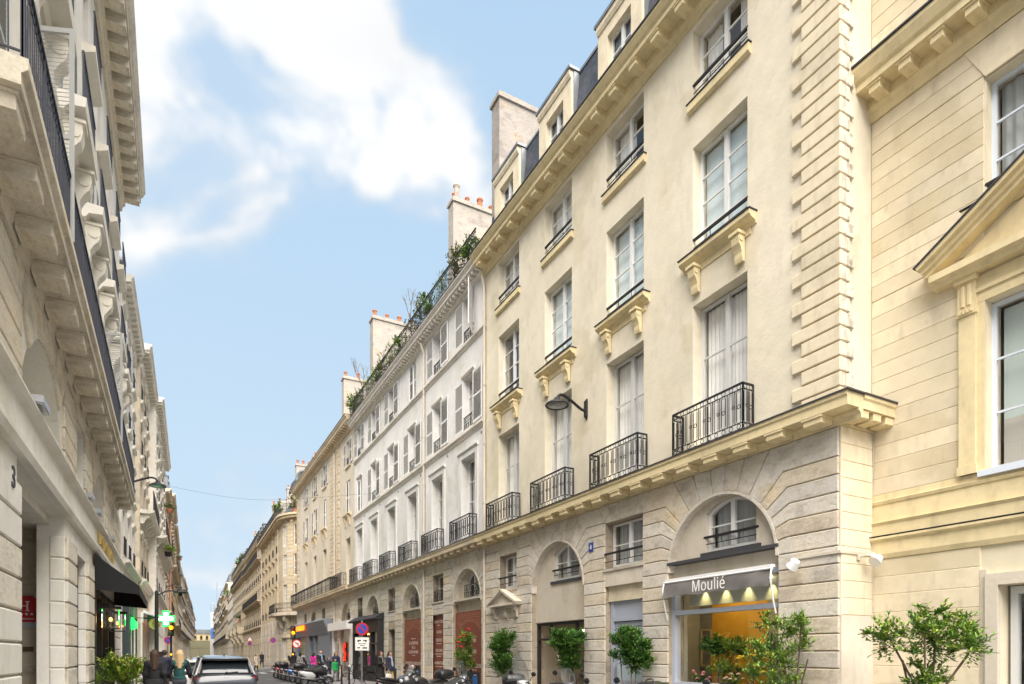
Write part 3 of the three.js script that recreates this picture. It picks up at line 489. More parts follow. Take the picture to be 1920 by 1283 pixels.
// ---------------------------------------------------------------- the set-back yellow building beside it, with the pedimented window
const R2 = thing('pediment_building', 'cream yellow set-back facade with grooved courses and a large pedimented window', 'building', [11.24, 0, -7.0], RIGHT);
{
  const W = 5.6, c = 2.8, D = d => 7.0 - d, wx0 = D(5.17), wx1 = 2 * c - wx0, pl = [M.yQuoin, plaster(0.80, 0.70, 0.51), plaster(0.77, 0.67, 0.48)];
  const ow = 0.02;
  mk('wall', poly([[0, 0], [W, 0], [W, 17], [0, 17]], -0.45, 0, 0, [rectHole(wx0, wx1, 4.47, 7.14), rectHole(wx0, wx1, 8.68, 10.62), rectHole(D(4.98), 2 * c - D(4.98), 0.02, 2.66)]), M.ySide, R2);
  shell(R2, W, 17, 9, M.ySide); mk('roof', box(0, W, 17, 17.3, -9, 0.3), M.zinc, R2);
  // level courses with fine joints beside the windows
  const rows = (y0, y1, h, xs) => { const n = Math.round((y1 - y0) / h); for (let k = 0; k < n; k++) for (const [a, b] of xs) mk('stone_course', cham(a, b, y0 + (y1 - y0) * k / n, y0 + (y1 - y0) * (k + 1) / n, 0, 0.03, 0.01), pick(pl), R2); };
  const p0 = D(5.53), p1 = D(5.29);
  rows(4.46, 7.98, 0.284, [[0.004, p0], [2 * c - p0, W]]); rows(7.99, 10.68, 0.28, [[0.004, wx0 - 0.02], [2 * c - wx0 + 0.02, W]]); rows(10.69, 11.24, 0.28, [[0.004, W]]); rows(12.22, 16.9, 0.29, [[0.004, W]]);
  rows(0.1, 3.3, 0.305, [[0.004, D(5.24)], [2 * c - D(5.24), W]]);
  // plain band and ledges between the ground and first floors
  mk('band', join([box(0.004, W, 3.95, 4.46, 0, 0.028), run([[0, 3.3], [0.05, 3.3], [0.08, 3.38], [0.08, 3.6], [0.14, 3.64], [0.14, 3.68], [0, 3.7]], 0.004, W), run([[0, 3.7], [0.05, 3.7], [0.05, 3.9], [0.09, 3.95], [0, 3.97]], 0.004, W), run([[0.02, 4.28], [0.05, 4.28], [0.07, 4.33], [0.02, 4.35]], 0.004, W)]), M.yTrim, R2);
  mk('ledge_flashing', box(0.004, W, 3.699, 3.705, 0.03, 0.15), M.lead, R2);
  // big window with pilasters, entablature and pediment
  const big = win(R2, c, 4.47, wx1 - wx0, 2.66, { rows: 3, fm: M.frameBlue, z: -0.2 });
  const bl = mk('blind_or_reflection', box(-0.9, 0.9, 0.85, 2.6, -0.2, -0.19), mat(0.50, 0.58, 0.55, 0.9), big); mk('blind_or_reflection', box(-0.9, 0.9, 0.05, 0.85, -0.2, -0.19), M.blindBeige, big);
  mk('window_sill', box(wx0 - 0.08, wx1 + 0.08, 4.38, 4.47, -0.2, 0.1), M.frameBlue, R2);
  for (const s of [0, 1]) {
    const a = s ? 2 * c - p1 : p0, b = s ? 2 * c - p0 : p1;
    const pil = mk('pilaster', join([box(a, b, 4.46, 7.1, 0, 0.075), box(a - 0.02, b + 0.02, 4.46, 4.6, 0, 0.095), box(a - 0.02, b + 0.02, 7.0, 7.1, 0.0, 0.1), box(a - 0.01, b + 0.01, 7.1, 7.52, 0, 0.09), box(a - 0.04, b + 0.04, 7.52, 7.6, 0, 0.15)]), M.yTrim, R2);
    for (let k = 0; k < 2; k++) mk('triglyph', cham(a + 0.045 + k * 0.09, a + 0.1 + k * 0.09, 7.14, 7.48, 0.085, 0.115, 0.01), M.yTrim, pil);
    for (let k = 0; k < 4; k++) mk('gutta', box(a + 0.02 + k * 0.055, a + 0.055 + k * 0.055, 7.03, 7.1, 0.1, 0.125), M.yTrim, pil);
    mk('architrave', box(s ? wx1 : p1, s ? 2 * c - p1 : wx0, 4.46, 7.36, 0, 0.045), M.yTrim, R2);
  }
  mk('architrave', join([box(p1, 2 * c - p1, 7.14, 7.3, 0, 0.05), box(p1, 2 * c - p1, 7.3, 7.36, 0, 0.08), box(p1, 2 * c - p1, 7.36, 7.56, 0, 0.03)]), M.yTrim, R2);
  const x0 = D(5.93), x1 = 2 * c - x0, rise = 0.98;
  const ped = mk('pediment', join([run([[0, 7.6], [0.2, 7.6], [0.22, 7.66], [0.3, 7.69], [0.3, 7.8], [0, 7.81]], x0 + 0.06, x1 - 0.06), poly([[x0 + 0.2, 7.8], [x1 - 0.2, 7.8], [c, 7.8 + rise * 0.9]], 0, 0.06)]), M.yTrim, R2);
  for (const s of [-1, 1]) { const a = [s < 0 ? x0 : x1, 7.83], L = Math.hypot(c - x0, rise), ang = Math.atan2(rise, c - x0); for (const [y0, y1, z] of [[0, 0.07, 0.26], [0.07, 0.14, 0.32], [0.14, 0.2, 0.4]]) { const g = new THREE.BoxGeometry(L + (s < 0 ? 0.0 : -0.06), y1 - y0, z); g.translate(s < 0 ? L / 2 : -L / 2, (y0 + y1) / 2, z / 2); g.rotateZ(s < 0 ? ang : -ang); g.translate(a[0], a[1] - 0.02, 0.001); mk('raking_cornice', fin(g), M.yTrim, ped); } const g = new THREE.BoxGeometry(L + 0.04, 0.022, 0.43); g.translate(s < 0 ? L / 2 : -L / 2, 0.212, 0.215); g.rotateZ(s < 0 ? ang : -ang); g.translate(a[0], a[1] - 0.02, 0); mk('pediment_flashing', fin(g), M.lead, ped); }
  // upper window with sill and guard
  win(R2, c, 8.68, wx1 - wx0, 1.94, { rows: 3, fm: M.frameBlue, behind: 'grey', z: -0.2 });
  mk('window_sill', run([[-0.1, 8.45], [0.04, 8.45], [0.08, 8.52], [0.17, 8.55], [0.17, 8.64], [-0.1, 8.66]], D(5.45), 2 * c - D(5.45)), M.yTrim, R2); mk('sill_flashing', box(D(5.47), 2 * c - D(5.47), 8.661, 8.675, -0.1, 0.19), M.lead, R2);
  guard(R2, c, 8.78, wx1 - wx0 + 0.04, { gap: 0.16 });
  for (let k = 0; k < 2; k++) mk('lintel_stone', poly(ccw(k ? [[2 * c - wx0 + 0.3, 11.24], [2 * c - wx0, 10.64], [c + 0.3, 10.64], [c + 0.4, 11.24]] : [[wx0 - 0.3, 11.24], [wx0, 10.64], [c - 0.3, 10.64], [c - 0.4, 11.24]]), 0.02, 0.045, 0.008), pl[0], R2);
  // cornice
  mk('cornice', run([[0, 11.25], [0.06, 11.25], [0.09, 11.4], [0.14, 11.45], [0.14, 11.62], [0.48, 11.62], [0.48, 11.75], [0.53, 11.78], [0.6, 11.93], [0.6, 11.99], [0, 12.0]], -0.02, W), M.yTrim, R2); mk('cornice_flashing', box(-0.02, W, 12.001, 12.03, 0, 0.63), M.lead, R2);
  modillions(R2, 0.3, W - 0.2, 0.52, 11.47, 11.618, 0.12, 0.43, 0.2, M.yTrim);
  // door
  mk('doorway_surround', join([box(D(5.15), D(4.98), 0, 2.84, 0, 0.09), box(2 * c - D(4.98), 2 * c - D(5.15), 0, 2.84, 0, 0.09), box(D(4.98), 2 * c - D(4.98), 2.66, 2.84, 0, 0.088), box(D(5.24), D(5.15), 0, 2.92, 0, 0.04), box(2 * c - D(5.15), 2 * c - D(5.24), 0, 2.92, 0, 0.04)]), M.panel, R2);
  const dg = mk('door', join([box(D(4.93), D(4.83), 0, 2.64, -0.3, -0.2), box(2 * c - D(4.83), 2 * c - D(4.93), 0, 2.64, -0.3, -0.2), box(D(4.83), 2 * c - D(4.83), 2.52, 2.64, -0.3, -0.2), box(D(4.83), 2 * c - D(4.83), 0.7, 0.78, -0.3, -0.2), box(c - 0.06, c + 0.06, 0.78, 2.52, -0.3, -0.2), box(D(4.83), 2 * c - D(4.83), 0, 0.7, -0.28, -0.22)]), M.frameGrey, R2);
  for (const s of [0, 1]) mk('pane', box(s ? c + 0.06 : D(4.83), s ? 2 * c - D(4.83) : c - 0.06, 0.78, 2.52, -0.26, -0.25), M.glass, dg);
  mk('cable', pipe([[0.03, 6.0, 0.06], [0.05, 5.2, 0.05], [0.02, 4.4, 0.06], [0.04, 3.2, 0.09], [0.03, 2.0, 0.06]], 0.01, 5, 20), M.panel, R2);
}

// ---------------------------------------------------------------- the white house with louvred shutters
const DW = 40.6, WW = 19.3, wb = thing('shuttered_apartment_building', 'white apartment building with louvred white shutters and a planted roof terrace', 'building', rightPos(DW), RIGHT);
const V = d => DW - d;
// iron basket of scrolls across the foot of a window
function scrollGuard(parent, cx, y, w, h, z = -0.03) {
  return mk('window_guard', cached(`scroll${w.toFixed(2)}_${h}`, () => { const p = [box(-w / 2, w / 2, h - 0.03, h, -0.015, 0.015), box(-w / 2, w / 2, 0, 0.02, -0.01, 0.01)], n = Math.max(3, Math.round(w / 0.2)); for (let i = 0; i < n; i++) { const x = -w / 2 + w * (i + 0.5) / n, R = Math.min(w / n / 2, h / 4) * 0.9; p.push(ring(x, h * 0.27, 0, R, 0.009, 10, 3), ring(x, h * 0.7, 0, R, 0.009, 10, 3), box(x - w / n / 2 - 0.006, x - w / n / 2 + 0.006, 0, h, -0.006, 0.006), bar([x - R, h * 0.1, 0], [x + R, h * 0.86, 0], 0.01)); } return join(p); }), M.iron, parent).position.set(cx, y, z);
}
{
  const W = WW, bays = [22.78, 26.1, 29.42, 32.76, 36.08, 39.35].map(V), T = 5.6;
  const holes = [];
  bays.forEach(c => holes.push(rectHole(c - 0.66, c + 0.66, 6.02, 9.42), rectHole(c - 0.52, c + 0.52, 10.55, 12.62), rectHole(c - 0.5, c + 0.5, 14.06, 15.82)));
  mk('upper_wall', poly([[0, 5.7], [W, 5.7], [W, 16.2], [0, 16.2]], -0.45, 0, 0, holes), M.white, wb); shell(wb, W, 16.2, 11, M.white);
  const A = [22.93, 29.55, 36.3].map(d => ({ t: 'arch', c: V(d), r: 1.4, ys: 3.64 })), B = [[25.36, 26.65], [32.1, 33.35], [38.5, 39.8]].map(([a, b]) => ({ t: 'rect', x0: V(b), x1: V(a), y1: 5.08 }));
  const low = [...A.map(a => archHole(a.c, a.r, 0.02, a.ys)), ...B.map((b, i) => rectHole(b.x0, b.x1, 3.85, b.y1)), rectHole(V(33.3), V(32.15), 0.02, 2.9), rectHole(V(26.95), V(25.4), 0.02, 3.3), rectHole(V(39.8), V(38.0), 0.02, 3.2)];
  mk('base_wall', poly([[0, 0], [W, 0], [W, 5.7], [0, 5.7]], -0.45, 0, 0, low), M.stoneBack, wb);
  rustic(wb, W, [B[2], A[2], B[1], A[1], B[0], A[0]], 0.1, T, 0.31, M.stone, { split: 0 });
  for (const q of B) { for (let k = 0; k < 2; k++) course(wb, q.x0 + 0.004, q.x1 - 0.004, 3.32 + k * 0.25, 3.32 + (k + 1) * 0.25, M.stone, 0.02, 0.01); mk('window_sill', box(q.x0 - 0.05, q.x1 + 0.05, 3.83, 3.88, -0.2, 0.06), M.stone[2], wb); win(wb, (q.x0 + q.x1) / 2, 3.9, q.x1 - q.x0, 1.16, { rows: 2, behind: 'grey', z: -0.3 }); scrollGuard(wb, (q.x0 + q.x1) / 2, 3.92, q.x1 - q.x0 - 0.02, 0.5, -0.05); }
  A.forEach((a, i) => {
    const out = [[a.c - a.r - 0.02, 3.3], [a.c - a.r - 0.02, a.ys], ...arcPts(a.c, a.ys, a.r + 0.02, Math.PI, 0, 24), [a.c + a.r + 0.02, 3.3]], x0 = a.c - 0.1, x1 = a.c + 1.2 - (i ? 0.1 : 0);
    const w0 = a.c - 0.55, w1 = a.c + 0.7;
    mk('arch_infill', poly(out.reverse(), -0.44, -0.22, 0, [segHole(w0, w1, 3.86, 4.88, 0.28)]), M.panel, wb);
    win(wb, (w0 + w1) / 2, 3.86, w1 - w0, 1.02, { rows: 2, arch: 0.28, behind: 'grey', z: -0.36 }); scrollGuard(wb, (w0 + w1) / 2, 3.88, w1 - w0 + 0.05, 0.5, -0.14);
    mk('arch_ledge', box(a.c - a.r, a.c + a.r, 3.74, 3.8, -0.22, 0.02), M.stone[2], wb);
    mk('archivolt', poly([...arcPts(a.c, a.ys, a.r + 0.01, 0, Math.PI, 24), ...arcPts(a.c, a.ys, a.r - 0.05, Math.PI, 0, 24)], -0.22, 0.05), M.stone[1], wb);
  });
  // dark doorway
  const dd = mk('door', join([box(V(33.3), V(33.18), 0, 2.9, -0.3, -0.2), box(V(32.27), V(32.15), 0, 2.9, -0.3, -0.2), box(V(33.18), V(32.27), 2.2, 2.9, -0.3, -0.21), box(V(33.18), V(32.27), 0, 2.2, -0.28, -0.24)]), mat(0.10, 0.085, 0.07, 0.6), wb); mk('handle', ball(V(32.4), 1.05, -0.22, 0.03), M.steel, dd);
  // string course, flashing, modillions
  mk('string_course', run([[0, 5.6], [0.05, 5.6], [0.07, 5.68], [0.12, 5.72], [0.12, 5.76], [0.43, 5.76], [0.43, 5.9], [0.46, 5.93], [0.46, 5.99], [0, 5.99]], 0, W - 0.002), M.creamTrim, wb);
  mk('lead_flashing', box(0, W - 0.002, 5.991, 6.012, -0.002, 0.48), M.zinc, wb);
  modillions(wb, 0.35, W - 0.35, 0.66, 5.62, 5.757, 0.1, 0.38, 0.26, M.creamTrim);
  // mouldings: floor bands
  mk('floor_band', join([run([[0, 10.2], [0.03, 10.2], [0.05, 10.28], [0.13, 10.34], [0.13, 10.42], [0, 10.45]], 0, W), run([[0, 10.45], [0.03, 10.45], [0.03, 10.55], [0, 10.55]], 0, W)]), M.whiteTrim, wb);
  mk('floor_band', run([[0, 13.74], [0.03, 13.74], [0.05, 13.82], [0.12, 13.86], [0.12, 13.94], [0, 13.96]], 0, W), M.whiteTrim, wb);
  bays.forEach((c, i) => {
    const g = cached('wArch1', () => join([box(-0.9, -0.66, 6.02, 9.62, 0, 0.035), box(0.66, 0.9, 6.02, 9.62, 0, 0.035), box(-0.66, 0.66, 9.42, 9.62, 0, 0.035), run([[0, 9.62], [0.05, 9.62], [0.1, 9.68], [0.1, 9.73], [0, 9.75]], -0.95, 0.95)])); mk('window_surround', g, M.white, wb).position.x = c;
    win(wb, c, 6.02, 1.32, 3.38, { rows: 4, behind: pick(['grey', 'drapes', 'curtain', 'half']), z: -0.34, fm: M.frame });
    mk('balcony_railing', cageGeo(1.95, 0.92, 0.3), M.iron, wb).position.set(c, 6.03, 0.1);
    const g2 = cached('wArch2', () => join([run([[0, 12.66], [0.04, 12.66], [0.08, 12.74], [0.08, 12.78], [0, 12.8]], -0.62, 0.62)])); mk('window_surround', g2, M.whiteTrim, wb).position.x = c;
    const shut2 = i === 5; win(wb, c, 10.55, 1.04, 2.06, { rows: 3, behind: pick(['dark', 'half', 'drapes']), z: -0.26 }); shutters(wb, c, 10.56, 1.04, 2.04, shut2 ? [0, 0] : [1, 1], M.shutter, shut2 ? 0 : 0.8); if (!shut2) scrollGuard(wb, c, 10.58, 1.02, 0.52);
    const shut3 = i === 2; win(wb, c, 14.06, 1.0, 1.74, { rows: 3, behind: pick(['dark', 'half']), z: -0.26 }); shutters(wb, c, 14.07, 1.0, 1.72, shut3 ? [0, 0] : i === 0 ? [1, 0.8] : [1, 1], M.shutter, shut3 ? 0 : 0.78); if (!shut3) scrollGuard(wb, c, 14.09, 0.98, 0.45);
    mk('vent_cap', ball(c + 1.2, 10.05, 0.0, 0.06, 0.09, 0.04, 8), M.steel, wb);
  });
  // cornice with close-set dentils, terrace parapet and railing
  mk('cornice', run([[0, 15.9], [0.05, 15.9], [0.07, 15.98], [0.12, 16.02], [0.12, 16.16], [0.4, 16.16], [0.4, 16.26], [0.5, 16.36], [0.5, 16.42], [-0.45, 16.42]], 0, W), M.whiteTrim, wb); mk('gutter', box(0, W, 16.421, 16.45, -0.4, 0.52), M.lead, wb);
  modillions(wb, 0.14, W - 0.14, 0.3, 16.03, 16.155, 0.1, 0.34, 0.15, M.whiteTrim);
  mk('terrace_railing', railGeo(W - 0.3, 1.15, 0.13, 1), M.iron, wb).position.set(0.15, 16.46, 0.3);
  mk('terrace_floor', box(0.3, W - 0.3, 16.2, 16.4, -10.7, -0.45), M.zinc, wb); 
  mk('attic_wall', box(0.3, W - 0.3, 16.4, 18.6, -10, -2.2), M.white, wb); mk('roof', run([[-1.9, 18.6], [-3.2, 20.1], [-8.6, 20.1], [-10.2, 18.6]], 0.2, W - 0.2), M.zinc, wb);
  for (const c of bays) win(wb, c, 16.6, 1.1, 1.8, { rows: 2, z: -2.15, gm: M.glass });
  mk('drainpipe', join([rod([V(27.6), 0, 0.09], [V(27.6), 5.5, 0.09], 0.055, 10), rod([V(27.6), 6.1, 0.09], [V(27.6), 15.5, 0.09], 0.055, 10), rod([V(27.6), 15.5, 0.09], [V(27.6), 15.95, 0.25], 0.065, 10), ...[3.2, 7.2, 9.4, 11.6, 13.6].map(y => rod([V(27.6), y, 0.09], [V(27.6), y + 0.07, 0.09], 0.072, 10))]), M.pipe, wb);
  chimney(wb, V(28.7), V(28.1), 16.4, 23.7, -5.4, -1.6, M.chimney, 6); chimney(wb, V(40.2), V(39.5), 16.4, 23.2, -5.5, -0.9, M.chimney, 6);
  const cp = mk('chimney_cowl', lathe([[0.16, 0], [0.14, 0.2], [0.12, 0.7], [0.17, 0.74], [0.17, 0.8], [0.1, 0.95], [0, 1.0]], 14), M.chimney, wb); cp.position.set(V(28.4), 23.7, -1.9);
}
// ---------------------------------------------------------------- the cream house at the street corner
const DC = 62.0, WC = 21.4, cb = thing('corner_apartment_building', 'cream stone apartment building with long iron balcony above the grey corner shop', 'building', rightPos(DC), RIGHT);
const U = d => DC - d;
{
  const W = WC, bays = [42.3, 49.7, 53.5, 57.4].map(U), holes = [];
  bays.forEach((c, i) => { const u = i ? 0.3 : 0; holes.push(rectHole(c - 0.62, c + 0.62, 6.1, 9.35 + u), rectHole(c - 0.55, c + 0.55, 11.0 + u, 13.2 + u), rectHole(c - 0.5, c + 0.5, 14.2 + u, 15.85 + u)); });
  mk('upper_wall', poly([[0, 5.7], [W, 5.7], [W, 16.6], [0, 16.6]], -0.45, 0, 0, holes), M.cream, cb); shell(cb, W, 16.6, 11, M.cream);
  const G = { t: 'arch', c: U(42.85), r: 1.3, ys: 3.75 }, rc = [50.0, 57.6].map(d => ({ t: 'rect', x0: U(d + 0.6), x1: U(d - 0.6), y1: 5.1 })), ra = { t: 'arch', c: U(54), r: 1.2, ys: 3.9 };
  mk('base_wall', poly([[0, 0], [W, 0], [W, 5.7], [0, 5.7]], -0.45, 0, 0, [archHole(G.c, G.r, 0.02, G.ys), archHole(ra.c, ra.r, 0.02, ra.ys), ...rc.map(q => rectHole(q.x0, q.x1, 3.9, q.y1)), rectHole(U(61.2), U(56.2), 0.02, 3.4), rectHole(U(51.5), U(47.2), 0.02, 3.4)]), M.stoneBack, cb);
  rustic(cb, W, [rc[1], ra, rc[0], G], 3.6, 5.6, 0.33, M.stone, { split: 0 });
  for (const q of rc) { win(cb, (q.x0 + q.x1) / 2, 3.9, 1.18, 1.18, { rows: 2, z: -0.3 }); scrollGuard(cb, (q.x0 + q.x1) / 2, 3.92, 1.16, 0.45); }
  for (const a of [G, ra]) { const out = [[a.c - a.r - 0.02, 3.4], [a.c - a.r - 0.02, a.ys], ...arcPts(a.c, a.ys, a.r + 0.02, Math.PI, 0, 20), [a.c + a.r + 0.02, 3.4]]; mk('arch_infill', poly(out.reverse(), -0.44, -0.25, 0, [segHole(a.c - 0.5, a.c + 0.65, 3.9, 4.85, 0.25)]), M.panel, cb); win(cb, a.c + 0.075, 3.9, 1.15, 0.95, { rows: 2, arch: 0.25, z: -0.36 }); scrollGuard(cb, a.c + 0.075, 3.92, 1.15, 0.45, -0.15); }
  mk('string_course', run([[0, 5.6], [0.06, 5.6], [0.12, 5.72], [0.12, 5.76], [0.6, 5.76], [0.6, 5.9], [0.64, 5.94], [0.64, 6.0], [0, 6.0]], 0, W - 0.002), M.creamTrim, cb);
  modillions(cb, 0.35, W - 0.35, 0.66, 5.62, 5.757, 0.1, 0.5, 0.26, M.creamTrim);
  mk('balcony_railing', railGeo(16.9, 1.0, 0.14, 1), M.iron, cb).position.set(0.05, 6.02, 0.58);
  const rr = mk('balcony_railing', railGeo(0.55, 1.0, 0.14, 1), M.iron, cb); rr.rotation.y = Math.PI / 2; rr.position.set(16.95, 6.02, 0.57);
  mk('balcony_railing', cageGeo(3.0, 0.95, 0.35), M.iron, cb).position.set(U(43.5), 6.03, 0.2);
  const shutm = M.shutter;
  bays.forEach((c, i) => {
    const u = i ? 0.3 : 0;
    win(cb, c, 6.1, 1.24, 3.25 + u, { rows: 4, behind: 'half', z: -0.34 });
    win(cb, c, 11 + u, 1.1, 2.2, { rows: 3, behind: pick(['dark', 'half']), z: -0.26 }); win(cb, c, 14.2 + u, 1.0, 1.65, { rows: 3, behind: 'dark', z: -0.26 });
    const closed = i < 2; shutters(cb, c, 11.02 + u, 1.1, 2.16, closed ? [0, 0] : [1, 1], M.shutter, closed ? 0 : 0.75); shutters(cb, c, 14.22 + u, 1.0, 1.6, [1, 1], M.shutter, 0.72); scrollGuard(cb, c, 14.24 + u, 0.98, 0.5); if (!closed) scrollGuard(cb, c, 11.04 + u, 1.08, 0.5);
    mk('window_sill', run([[-0.2, 10.72 + u], [0.05, 10.72 + u], [0.1, 10.8 + u], [0.2, 10.86 + u], [0.2, 10.95 + u], [-0.2, 10.98 + u]], c - 0.85, c + 0.85), M.creamTrim, cb);
    for (const s of [-1, 1]) mk('console', consoleGeo(0.18, 0.6, 0.2), M.creamTrim, cb).position.set(c + s * 0.55, 10.72 + u, 0);
    mk('window_sill', box(c - 0.72, c + 0.72, 14.05 + u, 14.18 + u, -0.2, 0.09), M.creamTrim, cb);
  });
  for (const [x, w] of [[U(47.6), 1.25], [U(45.4), 0.5], [0.0, 0.9]]) for (let k = 0; k < 34; k++) { const e = k % 2 ? 0.14 : 0; mk('quoin', cham(x - (x ? e : 0), x + w + e, 6.05 + k * 0.306, 6.05 + k * 0.306 + 0.282, 0, 0.05, 0.012), M.creamTrim, cb); }
  mk('drainpipe', rod([U(46.0), 0, 0.09], [U(46.0), 16, 0.09], 0.06, 10), M.pipe, cb);
  mk('cornice', run([[0, 16.35], [0.06, 16.35], [0.1, 16.48], [0.14, 16.52], [0.14, 16.66], [0.52, 16.66], [0.52, 16.78], [0.62, 16.9], [0.62, 16.98], [-0.45, 16.98]], -0.1, W), M.creamTrim, cb); mk('gutter', box(-0.1, W, 16.981, 17.01, -0.4, 0.65), M.lead, cb);
  modillions(cb, 0.2, W - 0.2, 0.5, 16.53, 16.657, 0.12, 0.48, 0.2, M.creamTrim);
  mk('roof', run([[-0.3, 17], [-1.6, 19.0], [-5.6, 20.3], [-10.9, 17], [-10.9, 16.4], [-0.4, 16.4]], 0, W), M.zinc, cb);
  chimney(cb, U(47.5), U(46.9), 17, 22.2, -6, -0.8, M.chimney, 6); chimney(cb, 0.02, 0.6, 17, 20.4, -5, -1.4, M.chimney, 5);
}

// ---------------------------------------------------------------- lines of the two building fronts; the street bends gently to the right
const lerpTable = t => d => { for (let i = 0; i + 1 < t.length; i++) if (d <= t[i + 1][0]) return mix(t[i][1], t[i + 1][1], (d - t[i][0]) / (t[i + 1][0] - t[i][0])); return t[t.length - 1][1]; };
const xl = lerpTable([[0, -1.9], [30, -1.9], [154, 0.6], [400, 10.5], [900, 31]]), xr = lerpTable([[0, 10.3], [62, 10.3], [155, 11.7], [400, 19.5], [900, 36]]);
function place(side, d0, d1, off = 0) { // origin and turn of a front between two distances along the street
  const x0 = (side > 0 ? xr : xl)(d0) - side * off, x1 = (side > 0 ? xr : xl)(d1) - side * off, b = Math.atan2(x1 - x0, d1 - d0), W = Math.hypot(x1 - x0, d1 - d0);
  return side > 0 ? { pos: [x1, 0, -d1], turn: RIGHT - b, W } : { pos: [x0, 0, -d0], turn: LEFT - b, W };
}
// a Paris apartment house: stone front with window openings, balconies, cornice, mansard and chimneys
function haus(side, d0, d1, o) {
  const { pos, turn, W } = place(side, d0, d1, o.off ?? 0), b = thing('apartment_building', o.label, 'building', pos, turn, o.group), wm = o.m, tm = o.tm ?? o.m, far = d0 > 125, nb = Math.max(2, Math.round(W / (o.bay ?? 3))), H = o.H, y1 = o.y1 ?? 5.4, r = rng(Math.round(d0 * 7 + side * 3));
  const nf = o.nf ?? Math.max(2, Math.round((H - y1) / 3.3)), fh = (H - 0.5 - y1) / nf, cs = Array.from({ length: nb }, (_, i) => W * (i + 0.5) / nb), ww = Math.min(1.15, W / nb * 0.4), floors = [];
  for (let f = 0; f < nf; f++) floors.push([y1 + f * fh + (f ? 0.75 : 0.25), fh * (f ? 0.98 : 1) - (f ? 1.25 : 0.85)]);
  const holes = []; for (const c of cs) { for (const [y, h] of floors) holes.push(rectHole(c - ww / 2, c + ww / 2, y, y + h)); }
  mk('upper_wall', poly([[0, y1], [W, y1], [W, H], [0, H]], -0.4, 0, 0, holes), wm, b);
  const low = cs.flatMap(c => [rectHole(c - W / nb * 0.3, c + W / nb * 0.3, 0.02, 2.9), rectHole(c - ww / 2, c + ww / 2, 3.5, 4.9)]);
  mk('base_wall', poly([[0, 0], [W, 0], [W, y1], [0, y1]], -0.4, 0.04, 0, low), o.bm ?? wm, b); shell(b, W, H, 10, wm, { zf: -0.41 });
  const gw = (c, y, w, h, z, rows) => far ? (() => { const f = mk('window', cached(`fw${w.toFixed(2)}_${h.toFixed(2)}`, () => join([box(-w / 2, -w / 2 + 0.07, 0, h, -0.03, 0.03), box(w / 2 - 0.07, w / 2, 0, h, -0.03, 0.03), box(-0.05, 0.05, 0, h, -0.03, 0.03), box(-w / 2, w / 2, h - 0.08, h, -0.03, 0.03)])), M.frame, b); f.position.set(c, y, z); mk('pane', cached(`fp${w.toFixed(2)}_${h.toFixed(2)}`, () => fin(new THREE.PlaneGeometry(w, h))), M.glass, f).position.set(0, h / 2, -0.01); })() : win(b, c, y, w, h, { z, rows, gm: M.glass, r });
  cs.forEach((c, i) => {
    floors.forEach(([y, h], f) => {
      gw(c, y, ww, h, -0.24, 3);
      if (!(o.bal ?? [0, nf - 1]).includes(f)) mk('window_guard', railGeo(ww + 0.06, 0.75, 0.1), M.iron, b).position.set(c - ww / 2 - 0.03, y + 0.02, 0.05);
      if (!far && f && o.sills !== false) mk('window_sill', run([[0, y - 0.2], [0.06, y - 0.2], [0.14, y - 0.1], [0.14, y - 0.03], [0, y]], c - ww / 2 - 0.18, c + ww / 2 + 0.18), tm, b);
      if (!far && o.heads !== false) mk('window_head', run([[0, y + h + 0.1], [0.05, y + h + 0.1], [0.12, y + h + 0.22], [0.12, y + h + 0.28], [0, y + h + 0.3]], c - ww / 2 - 0.2, c + ww / 2 + 0.2), tm, b);
      if (o.shut && r() < o.shut && f) shutters(b, c, y + 0.01, ww, h - 0.02, [1, 1], o.shutM ?? M.shutter);
    });
    gw(c, 3.5, ww, 1.4, -0.2, 2);
    const sh = W / nb * 0.6, s = mk('shop_window', join([box(c - sh / 2, c + sh / 2, 2.6, 2.9, -0.25, -0.1), box(c - sh / 2, c - sh / 2 + 0.09, 0, 2.6, -0.25, -0.12), box(c + sh / 2 - 0.09, c + sh / 2, 0, 2.6, -0.25, -0.12), box(c - sh / 2 + 0.09, c + sh / 2 - 0.09, 0, 0.5, -0.25, -0.13)]), pick([M.frameGrey, M.ironBlue, M.door, M.black, mat(0.16, 0.1, 0.07, 0.6)], r), b); mk('pane', box(c - sh / 2 + 0.09, c + sh / 2 - 0.09, 0.5, 2.6, -0.2, -0.19), M.glass, s);
  });
  mk('string_course', run([[0, y1 - 0.3], [0.1, y1 - 0.3], [0.14, y1 - 0.15], [0.3, y1 - 0.1], [0.3, y1], [0, y1 + 0.03]], 0, W), tm, b);
  for (const f of (o.bal ?? [0, nf - 1]).filter(q => q < nf)) {
    const y = floors[f][0] - 0.22; mk('balcony_slab', run([[0, y], [0.45, y], [0.62, y + 0.08], [0.66, y + 0.18], [0, y + 0.2]], 0.2, W - 0.2), tm, b); mk('balcony_railing', railGeo(W - 0.5, 1.0, far ? 0.25 : 0.14, far ? 0 : 1), M.iron, b).position.set(0.25, y + 0.2, 0.6);
    if (!far) for (const c of cs) for (const s of [-1, 1]) mk('console', consoleGeo(0.2, 0.5, 0.45), tm, b).position.set(c + s * (ww / 2 + 0.3), y, 0);
  }
  if (o.quoins) for (const x of [0, W - 0.9]) for (let k = 0; k < Math.floor((H - y1 - 0.6) / 0.36); k++) mk('quoin', cham(x, x + 0.9, y1 + 0.05 + k * 0.36, y1 + 0.05 + k * 0.36 + 0.325, 0, 0.06, 0.015), tm, b);
